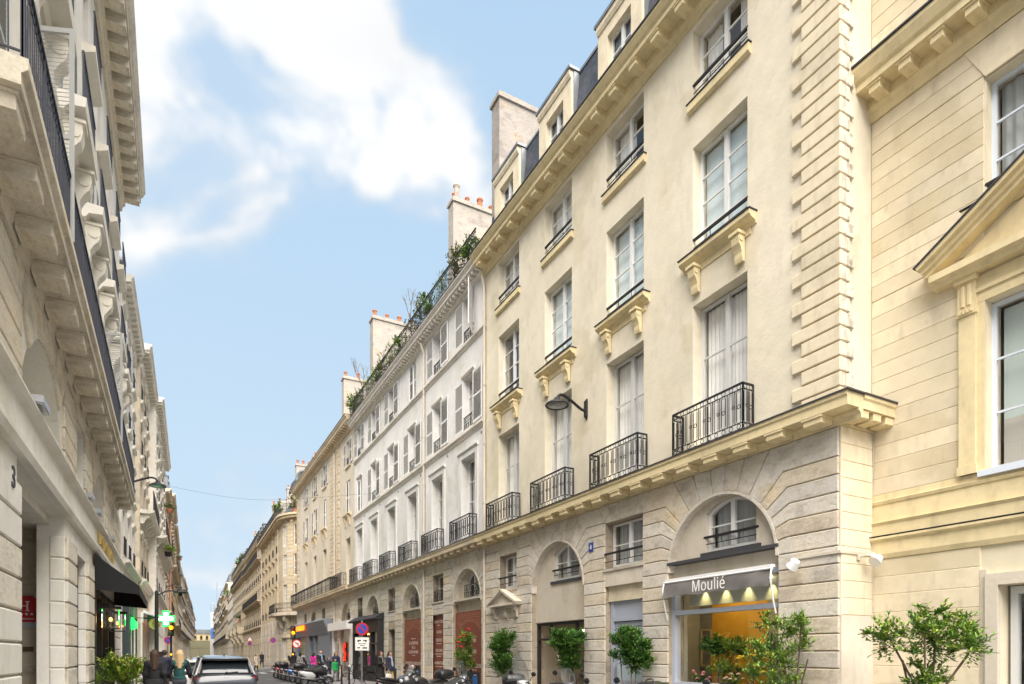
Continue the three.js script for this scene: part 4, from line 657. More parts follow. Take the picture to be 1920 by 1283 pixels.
  if (o.grooves) { const n = Math.floor((y1 - 0.4) / 0.4), ed = [0, ...cs.flatMap(c => [c - W / nb * 0.3, c + W / nb * 0.3]), W]; for (let k = 0; k < n; k++) for (let q = 0; q < ed.length; q += 2) mk('stone', cham(ed[q] + 0.004, ed[q + 1] - 0.004, 0.1 + k * 0.4, 0.1 + k * 0.4 + 0.37, 0.04, 0.085, 0.015), Array.isArray(o.gm) ? pick(o.gm, r) : wm, b); }
  const ov = o.ov ?? 0.5; mk('cornice', run([[0, H - 0.45], [0.06, H - 0.45], [0.12, H - 0.25], [ov * 0.8, H - 0.2], [ov * 0.82, H - 0.08], [ov, H], [ov, H + 0.08], [-0.4, H + 0.08]], 0, W), tm, b);
  if (!far) modillions(b, 0.2, W - 0.2, 0.55, H - 0.34, H - 0.203, 0.1, ov * 0.76, 0.2, tm);
  const rh = (o.rh ?? 3.2) * (0.85 + 0.4 * r()); mk('roof', run([[-0.25, H + 0.08], [-1.15, H + rh * 0.8], [-5, H + rh], [-8.8, H + rh * 0.8], [-9.9, H], [-0.4, H]], 0.02, W - 0.02), o.rm ?? (r() < 0.5 ? M.zinc : M.slate), b);
  if (o.bows) for (const c of [0.18, 0.5, 0.82].map(k => W * k)) { const y = y1 + 0.05; mk('stone_balcony', join([run([[0, y - 0.3], [0.9, y - 0.3], [1.15, y - 0.1], [1.2, y + 0.1], [0, y + 0.12]], c - 2, c + 2), box(c - 2, c + 2, y + 0.12, y + 1.0, 1.0, 1.15), box(c - 2, c - 1.85, y + 0.12, y + 1.0, 0, 1.0), box(c + 1.85, c + 2, y + 0.12, y + 1.0, 0, 1.0), box(c - 2.06, c + 2.06, y + 1.0, y + 1.12, 0.94, 1.22)]), tm, b); for (const s of [-1.6, -0.55, 0.55, 1.6]) mk('console', consoleGeo(0.4, 1.6, 1.0), tm, b).position.set(c + s, y - 0.3, 0.04); }
  if (o.topRail) mk('terrace_railing', railGeo(W - 0.3, 0.95, 0.16, 0), M.iron, b).position.set(0.15, H + 0.08, ov - 0.12);
  if (rh > 2) cs.forEach(c => { const f = mk('dormer', join([poly([[c - 0.75, H + 0.1], [c + 0.75, H + 0.1], [c + 0.75, H + 2.1], [c - 0.75, H + 2.1]], -0.5, -0.3, 0, [rectHole(c - 0.45, c + 0.45, H + 0.5, H + 1.8)]), box(c - 0.75, c - 0.6, H + 0.1, H + 2.1, -1.7, -0.5), box(c + 0.6, c + 0.75, H + 0.1, H + 2.1, -1.7, -0.5), box(c - 0.85, c + 0.85, H + 2.1, H + 2.22, -2.2, -0.2)]), o.dm ?? M.zinc, b); gw(c, H + 0.5, 0.9, 1.3, -0.42, 2); });
  for (const [u, z0, z1, h] of o.ch ?? [[0.02, -5, -1.4, 3.6], [W - 0.62, -5, -1.4, 3.6]]) chimney(b, u, u + 0.6, H, H + h + 1.2, z0, z1, M.chimney, far ? 3 : 5);
  return b;
}
const farR = 'apartment buildings along the far right side', farL = 'apartment buildings along the far left side';
haus(1, 93, 119, { label: 'tan stone building with continuous top balcony next to the round-cornered house', m: M.haus[1], tm: M.haus[1], H: 17.6, bal: [1, 3], nf: 4, grooves: true, gm: [M.haus[1], M.haus[4]], group: farR, rh: 3.4, topRail: true });
haus(1, 119, 152, { label: 'tan mansion with heavy stone bow balconies on great brackets', m: M.haus[4], H: 18, nf: 4, bal: [3], grooves: true, gm: [M.haus[4], M.haus[1]], group: farR, rh: 3.6, topRail: true, bows: true });
haus(1, 152, 178, { label: 'plain pale modern block with flat front and flush strip windows', m: M.haus[3], H: 16.5, nf: 4, bal: [], ov: 0.2, rh: 1.4, heads: false, group: farR });
for (const [a, b, H, k] of [[178, 204, 20, 2], [204, 236, 19, 1], [236, 275, 21, 3], [275, 330, 20, 2], [330, 398, 21, 3]]) haus(1, a, b, { label: ['', 'greyish stone building between two taller houses toward the far end', 'cream building with stacked dark balconies far down on the right', 'white building far down the right side under a zinc roof'][k], m: M.haus[k], H, bal: [0, 2, 4], group: farR, rh: 4 });
// left side beyond the hotel
haus(-1, 29.6, 37, { label: 'narrow off-white house over the chemist with closed louvred shutters', m: M.lWall, tm: M.lPaint, H: 16.8, nf: 4, bal: [], bay: 2.4, shut: 0.9, ov: 0.45, sills: true, rh: 2.8, off: 0.05 });
haus(-1, 37, 44.6, { label: 'cream house with small stone-ledged balconies over the white shop', m: M.haus[2], tm: M.lPaint, H: 17.3, nf: 4, bal: [1], bay: 2.5, ov: 0.55, rh: 3, off: 0.25 });
haus(-1, 44.6, 61, { label: 'tall pale house with grooved quoins beside the iron window boxes', m: M.lWall, tm: M.lPaint, H: 17.4, nf: 4, bal: [1], quoins: true, ov: 0.5, rh: 3, off: 0.6 });
haus(-1, 67, 80, { label: 'cream stone house with black mansard at the crossing', m: M.haus[2], H: 17, bal: [0, 2], nf: 4, group: farL, rm: M.slate, rh: 4, off: 0.4, ov: 0.6, quoins: true });
haus(-1, 80, 97, { label: 'orange brick building with stone bands on the left side', m: M.brick, tm: M.haus[2], bm: M.haus[2], H: 19.5, nf: 5, bal: [2], group: farL, rh: 3.6, off: 0.6, quoins: true });
haus(-1, 97, 122, { label: 'warm stone building with planted balconies past the brick one', m: M.haus[0], H: 19, bal: [0, 2, 4], group: farL, off: 0.6 });
for (const [a, b, H, k] of [[122, 150, 19.5, 2], [150, 180, 20, 3], [180, 215, 21, 4], [215, 255, 20.5, 3], [255, 310, 21, 3], [310, 390, 20, 2]]) haus(-1, a, b, { label: ['', '', 'cream building with zinc roof far down on the left', 'white rendered building far down the left side', 'tan building with stacked dark balconies far down on the left'][k], m: M.haus[k], H, bal: [0, 2, 4], group: farL, rh: 4, off: 0.4 });
// building that closes the street, and the wrapped scaffold beside it
{ const b = thing('closing_building', 'low yellow stone building closing the far end of the street', 'building', [9, 0, -405], 0), m = stonem(0.72, 0.60, 0.36); const holes = []; for (let i = 0; i < 6; i++) for (const y of [1, 5.5, 9.5]) holes.push(rectHole(1.5 + i * 3, 2.7 + i * 3, y, y + 2.4)); mk('wall', poly([[0, 0], [19, 0], [19, 13], [0, 13]], -0.5, 0, 0, holes), m, b); for (let i = 0; i < 6; i++) for (const y of [1, 5.5, 9.5]) mk('window', box(1.5 + i * 3, 2.7 + i * 3, y, y + 2.4, -0.3, -0.25), M.glass, b); mk('roof', poly([[-0.4, 13], [19.4, 13], [17, 15.5], [2, 15.5]], -8, 0.3), M.zinc, b); mk('back_wall', box(0, 19, 0, 13, -8, -3), m, b); }
{ const b = thing('scaffold_tower', 'tall wrapped scaffold with blue sheet and crane mast at the street end', 'scaffold', [16.4, 0, -345], 0), p = []; for (let i = 0; i < 5; i++) for (const z of [0, 1.5]) p.push(rod([i * 1.3, 0, z], [i * 1.3, 27, z], 0.07, 5)); for (let k = 0; k < 14; k++) for (const z of [0, 1.5]) p.push(rod([0, k * 2 + 0.5, z], [5.2, k * 2 + 0.5, z], 0.06, 5)); mk('frame', join(p), M.steel, b); mk('deck', join(Array.from({ length: 13 }, (_, k) => box(0, 5.2, k * 2 + 0.45, k * 2 + 0.5, 0, 1.5))), M.panel, b); mk('sheet', box(-0.2, 5.3, 9, 14, 1.6, 1.66), mat(0.08, 0.22, 0.6, 0.6), b); mk('sheet', box(-0.2, 5.3, 14.2, 22, 1.6, 1.66), mat(0.6, 0.66, 0.74, 0.7), b); mk('sheet', box(-0.2, 5.3, 0.5, 8.8, 1.6, 1.66), mat(0.62, 0.66, 0.72, 0.7), b); mk('mast', join([rod([2.6, 27, 0.7], [2.6, 37, 0.7], 0.12, 6), rod([0, 34, 0.7], [6, 35, 0.7], 0.08, 5)]), M.steel, b); }

// ---------------------------------------------------------------- the round-cornered stone house past the crossing
{
  const { pos, turn, W } = place(1, 72, 93), b = thing('round_corner_building', 'golden stone building with rounded corner, ring balcony and domed slate roof', 'building', pos, turn), wm = M.haus[0], H = 16.4, R = 4.2, ys = 5.6, W0 = W - 0.0;
  const cs = [2.2, 5.4, 8.6, 11.8, 15].map(x => x * (W - 2) / 17), holes = cs.flatMap(c => [rectHole(c - 0.55, c + 0.55, 6.0, 9.0), rectHole(c - 0.5, c + 0.5, 9.9, 12.2), rectHole(c - 0.5, c + 0.5, 13.1, 15.3)]), low = cs.flatMap(c => [rectHole(c - 0.6, c + 0.6, 0.9, 3.2), rectHole(c - 0.5, c + 0.5, 3.8, 5.1)]);
  mk('upper_wall', poly([[0, ys], [W, ys], [W, H], [0, H]], -0.4, 0, 0, holes), wm, b); mk('base_wall', poly([[0, 0], [W, 0], [W, ys], [0, ys]], -0.4, 0.03, 0, low), M.haus[2], b); shell(b, W, H, 10, wm, { zf: -0.41 });
  for (const c of cs) { for (const [y, w, h] of [[6, 1.1, 3], [9.9, 1, 2.3], [13.1, 1, 2.2], [3.8, 1, 1.3], [0.9, 1.2, 2.3]]) { win(b, c, y, w, h, { gm: M.glass, z: -0.22, rows: 3 }); if (y > 5) { mk('window_guard', railGeo(w + 0.1, 0.8, 0.1, 0), M.iron, b).position.set(c - w / 2 - 0.05, y, 0.1); mk('window_head', run([[0, y + h + 0.1], [0.1, y + h + 0.12], [0.2, y + h + 0.26], [0, y + h + 0.34]], c - w / 2 - 0.2, c + w / 2 + 0.2), wm, b); } } }
  for (let k = 0; k < 13; k++) { const e = [0, ...cs.flatMap(c => [c - 0.6, c + 0.6]), W]; for (let q = 0; q < e.length; q += 2) mk('stone', cham(e[q] + 0.004, e[q + 1] - 0.004, 0.1 + k * 0.41, 0.1 + k * 0.41 + 0.38, 0.03, 0.08, 0.015), pick([M.haus[2], M.haus[3]]), b); }
  // the curved corner: a quarter round of stone courses between three window bays
  const arcGeo = (r0, r1, a0, a1, y0, y1, n = 10) => poly([...arcPts(0, 0, r1, a0, a1, n), ...arcPts(0, 0, r0, a1, a0, n)], 0, y1 - y0).rotateX(-Math.PI / 2).translate(0, y0, 0);
  const cx = W, cz = -R, put = m => { m.position.set(cx, m.position.y, cz); return m; }, turnTo = a => -a; // plan angle 90deg faces the street, 0 faces the crossing
  const A0 = -Math.PI / 2, aw = [-0.28, -0.82, -1.36], ha = 0.135;
  const plan = (a0, a1, r0, r1, y0, y1) => put(mk('stone', fin(arcGeo(r0, r1, a0, a1, y0, y1, 4)), pick([M.haus[0], M.haus[0], M.haus[2]]), b));
  const S = 1; // arcGeo lies in x,-z after the turn, so positive angles run to -z; mirror them to +z
  const segs = [[-1.5708, -1.36 - ha], [-1.36 + ha, -0.82 - ha], [-0.82 + ha, -0.28 - ha], [-0.28 + ha, 0]];
  for (const [a0, a1] of segs) for (let k = 0; k < 40; k++) { const y0 = 0.05 + k * 0.41; if (y0 + 0.38 > H - 0.4) break; plan(a0, a1, R - 0.35, R + 0.03, y0, y0 + 0.385); }
  put(mk('corner_core', fin(arcGeo(0.3, R - 1.6, -Math.PI / 2, 0, 0, H - 0.3, 14)), M.haus[0], b));
  for (const a of aw) for (const [y, h] of [[0.9, 2.3], [3.8, 1.3], [6.1, 2.9], [9.9, 2.3], [13.1, 2.2]]) { const f = win(b, 0, 0, 1.05, h, { gm: M.glass, rows: 3, z: 0 }); f.position.set(cx + Math.cos(a) * (R - 0.12), y, cz - Math.sin(a) * (R - 0.12)); f.rotation.y = a + Math.PI / 2; }
  for (const a of aw) for (const [y0, y1] of [[0, 0.9], [3.2, 3.8], [5.1, 6.1], [9.0, 9.9], [12.2, 13.1], [15.3, 16]]) plan(a - ha - 0.02, a + ha + 0.02, R - 0.35, R + 0.0, y0, y1);
  const ringProfile = (r0, r1, y0, y1, m, name) => put(mk(name, fin(arcGeo(r0, r1, -Math.PI / 2 - 0.0, 0.0, y0, y1, 16)), m, b));
  ringProfile(R - 0.3, R + 1.0, 5.62, 5.95, M.haus[2], 'balcony_slab'); ringProfile(R - 0.3, R + 0.2, 3.3, 3.5, M.haus[2], 'string_course'); ringProfile(R - 0.3, R + 0.55, 15.95, 16.2, M.haus[0], 'cornice'); ringProfile(R - 0.3, R + 0.7, 16.2, 16.42, M.haus[0], 'cornice');
  const curveRail = (r, y, h) => { const p = []; for (let i = 0; i <= 60; i++) { const a = -Math.PI / 2 * i / 60, x = Math.cos(a) * r, z = -Math.sin(a) * r; p.push(bar([x, 0, z], [x, h, z], 0.016)); if (i) { const q = -Math.PI / 2 * (i - 1) / 60; for (const yy of [0.06, h - 0.15, h]) p.push(bar([x, yy, z], [Math.cos(q) * r, yy, -Math.sin(q) * r], 0.024)); p.push(moved(ring(0, 0, 0, 0.045, 0.008, 8, 3), (x + Math.cos(q) * r) / 2, 0.42, (z - Math.sin(q) * r) / 2, (a + q) / 2 + Math.PI / 2)); } } const m = put(mk('balcony_railing', join(p), M.iron, b)); m.position.y = y; };
  curveRail(R + 0.92, 5.95, 1.0); curveRail(R + 0.6, 16.42, 0.95);
  for (const a of [-0.1, -0.55, -1.09, -1.5]) { const c = mk('console', consoleGeo(0.3, 1.3, 0.85), M.haus[2], b); c.position.set(cx + Math.cos(a) * R, 5.62, cz - Math.sin(a) * R); c.rotation.y = a + Math.PI / 2; }
  mk('balcony_slab', run([[0, 5.62], [0.8, 5.66], [1.0, 5.8], [1.0, 5.95], [0, 5.95]], W - 4, W), M.haus[2], b); mk('balcony_railing', railGeo(4, 1.0, 0.14, 1), M.iron, b).position.set(W - 4, 5.95, 0.92);
  mk('cornice', run([[0, 15.85], [0.1, 15.85], [0.2, 15.98], [0.55, 16.0], [0.55, 16.2], [0.7, 16.25], [0.7, 16.42], [-0.4, 16.42]], 0, W), wm, b); mk('terrace_railing', railGeo(W, 0.95, 0.14, 1), M.iron, b).position.set(0, 16.42, 0.6);
  mk('roof', run([[-0.9, 16.42], [-1.2, 18.6], [-2.4, 20.4], [-8, 20.8], [-9.8, 16.4]], 0, W - 1), M.zinc, b);
  put(mk('attic_wall', fin(arcGeo(0.2, R - 0.9, -Math.PI / 2, 0, 16.4, 18.9, 12)), wm, b));
  const dome = new THREE.LatheGeometry([[R - 0.7, 18.9], [R - 0.6, 19.1], [R - 0.9, 20.2], [R - 1.7, 21.3], [R - 2.9, 22], [0, 22.3]].map(q => new THREE.Vector2(...q)), 14, 0, Math.PI / 2); const dm = put(mk('dome', fin(dome, true), M.slate, b));
  const oe = mk('round_dormer', join([ring(0, 0, 0, 0.75, 0.2, 20, 8), ring(0, 0, 0.08, 0.5, 0.08, 20, 6), fin(new THREE.CylinderGeometry(0.7, 0.7, 1.2, 20).rotateX(Math.PI / 2).translate(0, 0, -0.62), true)]), M.zinc, b); const oa = -0.75; oe.position.set(cx + Math.cos(oa) * (R - 0.6), 20.2, cz - Math.sin(oa) * (R - 0.6)); oe.rotation.y = oa + Math.PI / 2; mk('pane', fin(new THREE.CircleGeometry(0.5, 20)), M.glass, oe).position.z = 0.02;
  chimney(b, W - 4.6, W - 3.9, 18, 23.6, -5, -2, M.chimney, 5); chimney(b, 9, 9.7, 18, 22.6, -5, -2, M.chimney, 4); chimney(b, 1, 1.7, 18, 22.6, -5, -2, M.chimney, 4);
  mk('drainpipe', rod([W - 3, 0, 0.1], [W - 3, 16, 0.1], 0.07, 8), M.pipe, b); mk('drainpipe', rod([0.4, 0, 0.1], [0.4, 16, 0.1], 0.07, 8), M.pipe, b);
}

// ---------------------------------------------------------------- the hotel building on the left
const HL = thing('hotel_building', 'pale stone hotel with deep entrance, arched mezzanine and long dark balcony', 'building', [-1.9, 0, -3], LEFT);
const LX = d => d - 3;
{
  const W = 26.5, L = M.lStone, arches = [12.9, 21.5, 28.2], ar = 1.75, ay = 4.9;
  const aops = [12.9, 21.5].map(d => [LX(d), ar]);
  const seg = d => segHole(LX(d) - 1.92, LX(d) + 1.92, 5.13, 6.64, 1.5, 18), hs = [8.6, 17.35, 25.6].map(d => rectHole(LX(d) - 0.75, LX(d) + 0.75, 5.1, 6.75));
  mk('base_wall', poly([[0, 0], [W, 0], [W, 7.3], [0, 7.3]], -0.45, 0, 0, [...[12.9, 21.5].map(seg), ...hs, rectHole(LX(10.86), LX(15.19), 0.02, 4.3), rectHole(LX(16.55), LX(18.6), 0.02, 3.84), rectHole(LX(19.95), LX(26.2), 0.02, 3.4)]), M.lPaint, HL);
  for (const d of [12.9, 21.5]) { mk('arch_infill', poly([[LX(d) - 1.96, 5.0], [LX(d) + 1.96, 5.0], [LX(d) + 1.96, 6.66], [LX(d) - 1.96, 6.66]], -0.75, -0.62, 0, [rectHole(LX(d) - 1.2, LX(d), 5.1, 6.4)]), M.lPaint, HL); mk('arch_reveal', poly([...segHole(LX(d) - 1.95, LX(d) + 1.95, 5.12, 6.66, 1.51, 18)].reverse(), -0.62, -0.44, 0, [seg(d)]), L[0], HL); win(HL, LX(d) - 0.6, 5.1, 1.2, 1.3, { rows: 2, gm: M.glass, z: -0.58 }); mk('vent_cap', ball(LX(d) + 0.9, 5.5, -0.6, 0.09, 0.09, 0.05, 8), M.whiteMetal, HL); }
  for (const d of [8.6, 17.35, 25.6]) win(HL, LX(d), 5.1, 1.5, 1.65, { rows: 2, gm: M.glass, z: -0.32 });
  // stones of the mezzanine zone: level courses broken round arches and windows
  const edges = [[0, LX(7.85)], [LX(9.35), LX(10.95)], [LX(14.85), LX(16.6)], [LX(18.1), LX(19.55)], [LX(23.45), LX(24.85)], [LX(26.35), W]];
  for (const [a, c] of edges) for (let k = 0; k < 4; k++) mk('stone', cham(a + 0.006, c - 0.006, 5.12 + k * 0.44, 5.12 + k * 0.44 + 0.415, 0, 0.05, 0.016), pick(L), HL);
  for (const d of [12.9, 21.5]) { const c = LX(d), Rr = (1.92 * 1.92 + 1.5 * 1.5) / (2 * 1.5), cy = 6.64 - Rr; for (let k = -4; k < 5; k++) { const a0 = Math.PI / 2 - (k - 0.5) * 0.17, a1 = Math.PI / 2 - (k + 0.5) * 0.17, P = (r, a) => [c + r * Math.cos(a), cy + r * Math.sin(a)], t = a => P((7.2 - cy) / Math.sin(a), a); stone(HL, [P(Rr, a0), P(Rr, a1), t(a1), t(a0)], L, 0.05, 0.016); } }
  for (const d of [8.6, 17.35, 25.6]) for (let k = 0; k < 3; k++) mk('stone', cham(LX(d) - 0.76 + k * 0.507, LX(d) - 0.76 + (k + 1) * 0.507 - 0.01, 6.78, 7.2, 0, 0.055, 0.014), pick(L), HL);
  // white painted shop band with ledges
  mk('shop_band', join([run([[0, 4.32], [0.1, 4.32], [0.14, 4.42], [0.14, 4.5], [0.08, 4.52], [0.08, 4.98], [0.16, 5.02], [0.2, 5.08], [0.2, 5.11], [0, 5.12]], 0, W)]), M.lPaint, HL);
  for (const d of [11.4, 17.6, 19.4, 23.6]) mk('floodlight', join([box(LX(d) - 0.28, LX(d) + 0.28, 5.2, 5.3, 0.12, 0.26), bar([LX(d), 5.1, 0.1], [LX(d), 5.22, 0.18], 0.03), box(LX(d) - 0.26, LX(d) + 0.26, 5.18, 5.2, 0.13, 0.25)]), M.steel, HL);
  // rusticated piers at street level
  for (const [a, c] of [[LX(3.1), LX(10.86)], [LX(15.19), LX(16.55)], [LX(18.6), LX(19.95)], [LX(26.2), W]]) for (let k = 0; k < 10; k++) { const y = 0.02 + k * 0.436; if (y + 0.4 > 4.34) break; mk('stone', cham(a, c, y, Math.min(4.3, y + 0.405), 0, 0.06, 0.018), pick([M.lPaint, L[1]]), HL); for (const x of a > LX(12) && a < LX(26) ? [a] : []) { const s = mk('stone', cham(0, 0.24, y, Math.min(4.3, y + 0.405), 0, 0.02, 0.01), M.lPaint, HL); s.rotation.y = -Math.PI / 2; s.position.set(x - 0.001, 0, -0.24); } }
  // deep entrance: stepped reveals, marble jamb, ceiling, glazed door at the back
  const marble = mat(0.64, 0.55, 0.42, 0.5, { map: stoneMap });
  for (let k = 0; k < 3; k++) mk('marble_slab', box(LX(15.9) - 0.03, LX(15.9) + 0.02, 0.02 + k * 1.37, 0.02 + (k + 1) * 1.37 - 0.006, -2.2, -0.45), marble, HL);
  mk('entrance_ceiling', join([box(LX(10.86), LX(15.95), 4.13, 4.3, -2.4, -0.24)]), M.lPaint, HL); mk('entrance_wall', box(LX(9.9), LX(10.5), 0, 4.3, -2.2, -0.9), marble, HL);
  const gd = mk('glazed_door', join([box(LX(10.5), LX(16), 2.5, 2.62, -2.25, -2.15), ...[10.6, 12, 13.3, 14.6, 15.8].map(d => box(LX(d) - 0.05, LX(d) + 0.05, 0, 4.1, -2.25, -2.15))]), M.ironBlue, HL); mk('pane', box(LX(10.5), LX(16), 0, 4.1, -2.22, -2.21), M.glass, gd);
  const so = mk('intercom_plate', box(LX(15.9) - 0.05, LX(15.9) - 0.03, 1.64, 1.74, -0.78, -0.6), mat(0.12, 0.09, 0.05, 0.4, { metalness: 0.6 }), HL);
  const nm = mk('number', letters('3', 0.28, 0.012, fontB), M.lead, HL); nm.position.set(LX(10.28), 3.9, 0.062);
  const dw = mk('door', join([box(LX(16.55), LX(16.68), 0, 3.84, -0.3, -0.15), box(LX(18.47), LX(18.6), 0, 3.84, -0.3, -0.15), box(LX(16.68), LX(18.47), 3.7, 3.84, -0.3, -0.15), box(LX(16.68), LX(18.47), 2.5, 2.6, -0.3, -0.15)]), M.ironBlue, HL); mk('pane', box(LX(16.68), LX(18.47), 0, 3.7, -0.25, -0.24), M.glass, dw);
  // restaurant front under the awning
  const rf = mk('shop_front', join([box(LX(19.95), LX(20.15), 0, 3.4, -0.2, 0.08), box(LX(22), LX(22.12), 0, 3.4, -0.2, 0.05), box(LX(24), LX(24.12), 0, 3.4, -0.2, 0.05), box(LX(26.0), LX(26.2), 0, 3.4, -0.2, 0.08), box(LX(20.15), LX(26), 3.2, 3.4, -0.2, 0.04), box(LX(20.15), LX(26), 0, 0.5, -0.2, 0.0)]), M.black, HL); for (const d of [20.15, 22.12, 24.12]) mk('pane', box(LX(d), LX(d + 1.87), 0.5, 3.2, -0.12, -0.11), M.glass, rf);
  // balcony slab on block modillions, with railing; the slab starts past the entrance pier
  const bx0 = LX(7.85), bx1 = LX(28.2);
  mk('balcony_slab', run([[0, 7.05], [0.06, 7.05], [0.1, 7.18], [0.12, 7.28], [0.56, 7.28], [0.56, 7.4], [0.62, 7.45], [0.62, 7.56], [0, 7.58]], bx0, bx1), L[0], HL);
  modillions(HL, bx0 + 0.35, bx1 - 0.35, 1.08, 7.09, 7.275, 0.1, 0.5, 0.46, L[0]);
  mk('balcony_railing', railGeo(bx1 - bx0 - 0.1, 1.0, 0.115, 0), M.ironBlue, HL).position.set(bx0 + 0.05, 7.58, 0.57);
  const br = mk('balcony_railing', railGeo(0.55, 1.0, 0.115, 0), M.ironBlue, HL); br.rotation.y = Math.PI / 2; br.position.set(bx0 + 0.05, 7.58, 0.56);
  for (let k = 0; k < 6; k++) mk('railing_brace', pipe([[bx0 + 2 + k * 3.4, 8.5, 0.57], [bx0 + 2 + k * 3.4, 8.66, 0.35], [bx0 + 2 + k * 3.4, 8.5, 0.05], [bx0 + 2 + k * 3.4, 7.6, 0.03]], 0.018, 6, 14), M.ironBlue, HL);
  // upper floors
  const cs = [5.4, 8.7, 12.0, 15.3, 18.6, 21.9, 25.2, 28.1].map(LX), H = 20.3, holes = cs.flatMap(c => [rectHole(c - 0.62, c + 0.62, 7.6, 10.8), rectHole(c - 0.58, c + 0.58, 12.2, 14.6), rectHole(c - 0.55, c + 0.55, 16.0, 18.2)]);
  mk('upper_wall', poly([[0, 7.3], [W, 7.3], [W, H], [0, H]], -0.45, 0, 0, holes), M.lWall, HL); shell(HL, W, H, 10, M.lWall, { y0: 4.4 });
  cs.forEach((c, i) => {
    win(HL, c, 7.6, 1.24, 3.2, { rows: 4, gm: M.glass }); win(HL, c, 12.2, 1.16, 2.4, { rows: 3, gm: M.glass }); win(HL, c, 16, 1.1, 2.2, { rows: 3, gm: M.glass });
    mk('window_ledge', run([[0, 11.75], [0.1, 11.75], [0.16, 11.85], [0.44, 11.9], [0.46, 12.08], [0, 12.1]], c - 1.05, c + 1.05), M.lPaint, HL);
    for (const s of [-1, 1]) mk('console', consoleGeo(0.3, 0.95, 0.4), M.lPaint, HL).position.set(c + s * 0.72, 11.75, 0);
    mk('window_guard', railGeo(2.0, 0.9, 0.12), M.ironBlue, HL).position.set(c - 1.0, 12.1, 0.4);
    mk('window_ledge', run([[0, 15.72], [0.06, 15.72], [0.28, 15.82], [0.28, 15.95], [0, 15.97]], c - 0.85, c + 0.85), M.lPaint, HL); mk('window_guard', railGeo(1.6, 0.85, 0.12), M.ironBlue, HL).position.set(c - 0.8, 15.97, 0.25);
    shutters(HL, c, 7.62, 1.24, 3.1, i === 2 || i === 5 ? [0.62, 1] : [1, 1], M.shutterGrey); shutters(HL, c, 12.22, 1.16, 2.3, [1, 1], M.shutterGrey);
  });
  mk('floor_band', run([[0, 11.3], [0.05, 11.3], [0.1, 11.4], [0, 11.45]], 0, W), M.lPaint, HL);
  mk('cornice', run([[0, 19.3], [0.08, 19.3], [0.12, 19.5], [0.2, 19.55], [0.2, 19.85], [0.74, 19.85], [0.74, 20.05], [0.8, 20.1], [0.9, 20.3], [0.9, 20.4], [-0.45, 20.42]], 0, W + 0.1), L[0], HL); modillions(HL, 0.3, W - 0.3, 0.72, 19.56, 19.847, 0.18, 0.7, 0.34, L[0]);
  mk('roof', run([[-0.3, 20.42], [-1.4, 23], [-5, 24], [-9.8, 20.4], [-0.4, 20.3]], 0, W), M.slate, HL);
}

// ---------------------------------------------------------------- ground, road, pavements, kerbs
function strip(fa, fb, ya, d0, d1, step, thick) { // slab between two lines given as x(d)
  const pos = [], idx = []; const n = Math.max(1, Math.ceil((d1 - d0) / step));
  for (let i = 0; i <= n; i++) { const d = mix(d0, d1, i / n), a = fa(d), b = fb(d); pos.push(a, ya, -d, b, ya, -d, a, ya - thick, -d, b, ya - thick, -d); }
  for (let i = 0; i < n; i++) { const k = i * 4; idx.push(k, k + 1, k + 5, k, k + 5, k + 4, k, k + 4, k + 6, k, k + 6, k + 2, k + 1, k + 3, k + 7, k + 1, k + 7, k + 5); }
  const e = n * 4; idx.push(0, 2, 3, 0, 3, 1, e, e + 1, e + 3, e, e + 3, e + 2);
  const g = new THREE.BufferGeometry(); g.setAttribute('position', new THREE.Float32BufferAttribute(pos, 3)); g.setIndex(idx); return fin(g);
}
const asphalt = mat(0.13, 0.13, 0.135, 0.9, { map: asphaltMap }), pave = mat(0.40, 0.38, 0.36, 0.9, { map: asphaltMap }), granite = mat(0.36, 0.35, 0.34, 0.85, { map: stoneMap });
structure('ground', box(-700, 700, -0.4, -0.13, -900, 300), mat(0.2, 0.2, 0.19, 0.95, { map: asphaltMap }));
const kl = d => xl(d) + 2.15, kr = d => xr(d) - 2.75;
structure('road', strip(d => kl(d), d => kr(d), -0.12, -40, 402, 10, 0.005), asphalt);
structure('side_street', box(8, 90, -0.124, -0.119, -71.4, -62.3), asphalt); structure('side_street', box(-90, 2, -0.124, -0.118, -66.6, -61.3), asphalt);
for (const [a, b] of [[-40, 61], [67, 402]]) { structure('pavement', strip(d => xl(d) - 0.3, d => kl(d) - 0.2, 0, a, b, 8, 0.13), pave); structure('kerb', strip(d => kl(d) - 0.2, d => kl(d), 0.004, a, b, 8, 0.13), granite); }
for (const [a, b] of [[-40, 62], [72, 402]]) { structure('pavement', strip(d => kr(d) + 0.2, d => xr(d) + (d < 7 ? 1 : 0.3), 0, a, b, 8, 0.13), pave); structure('kerb', strip(d => kr(d), d => kr(d) + 0.2, 0.004, a, b, 8, 0.13), granite); }
{ const paint = mat(0.72, 0.72, 0.70, 0.8, { map: asphaltMap }); for (let k = 0; k < 6; k++) tag(mk('parking_line', box(kr(20) - 2.1, kr(20) - 0.05, -0.12, -0.1155, -(12 + k * 6.6), -(12 + k * 6.6) + 0.1), paint), 'white painted bay line on the asphalt between parked motorbikes', 'road marking', 'parking bay lines'); for (let k = 0; k < 7; k++) tag(mk('crossing_stripe', box(3.1 + k * 0.9, 3.6 + k * 0.9, -0.12, -0.1155, -61, -58), paint), 'white zebra crossing stripe on the road at the side street', 'road marking', 'zebra crossing stripes'); }

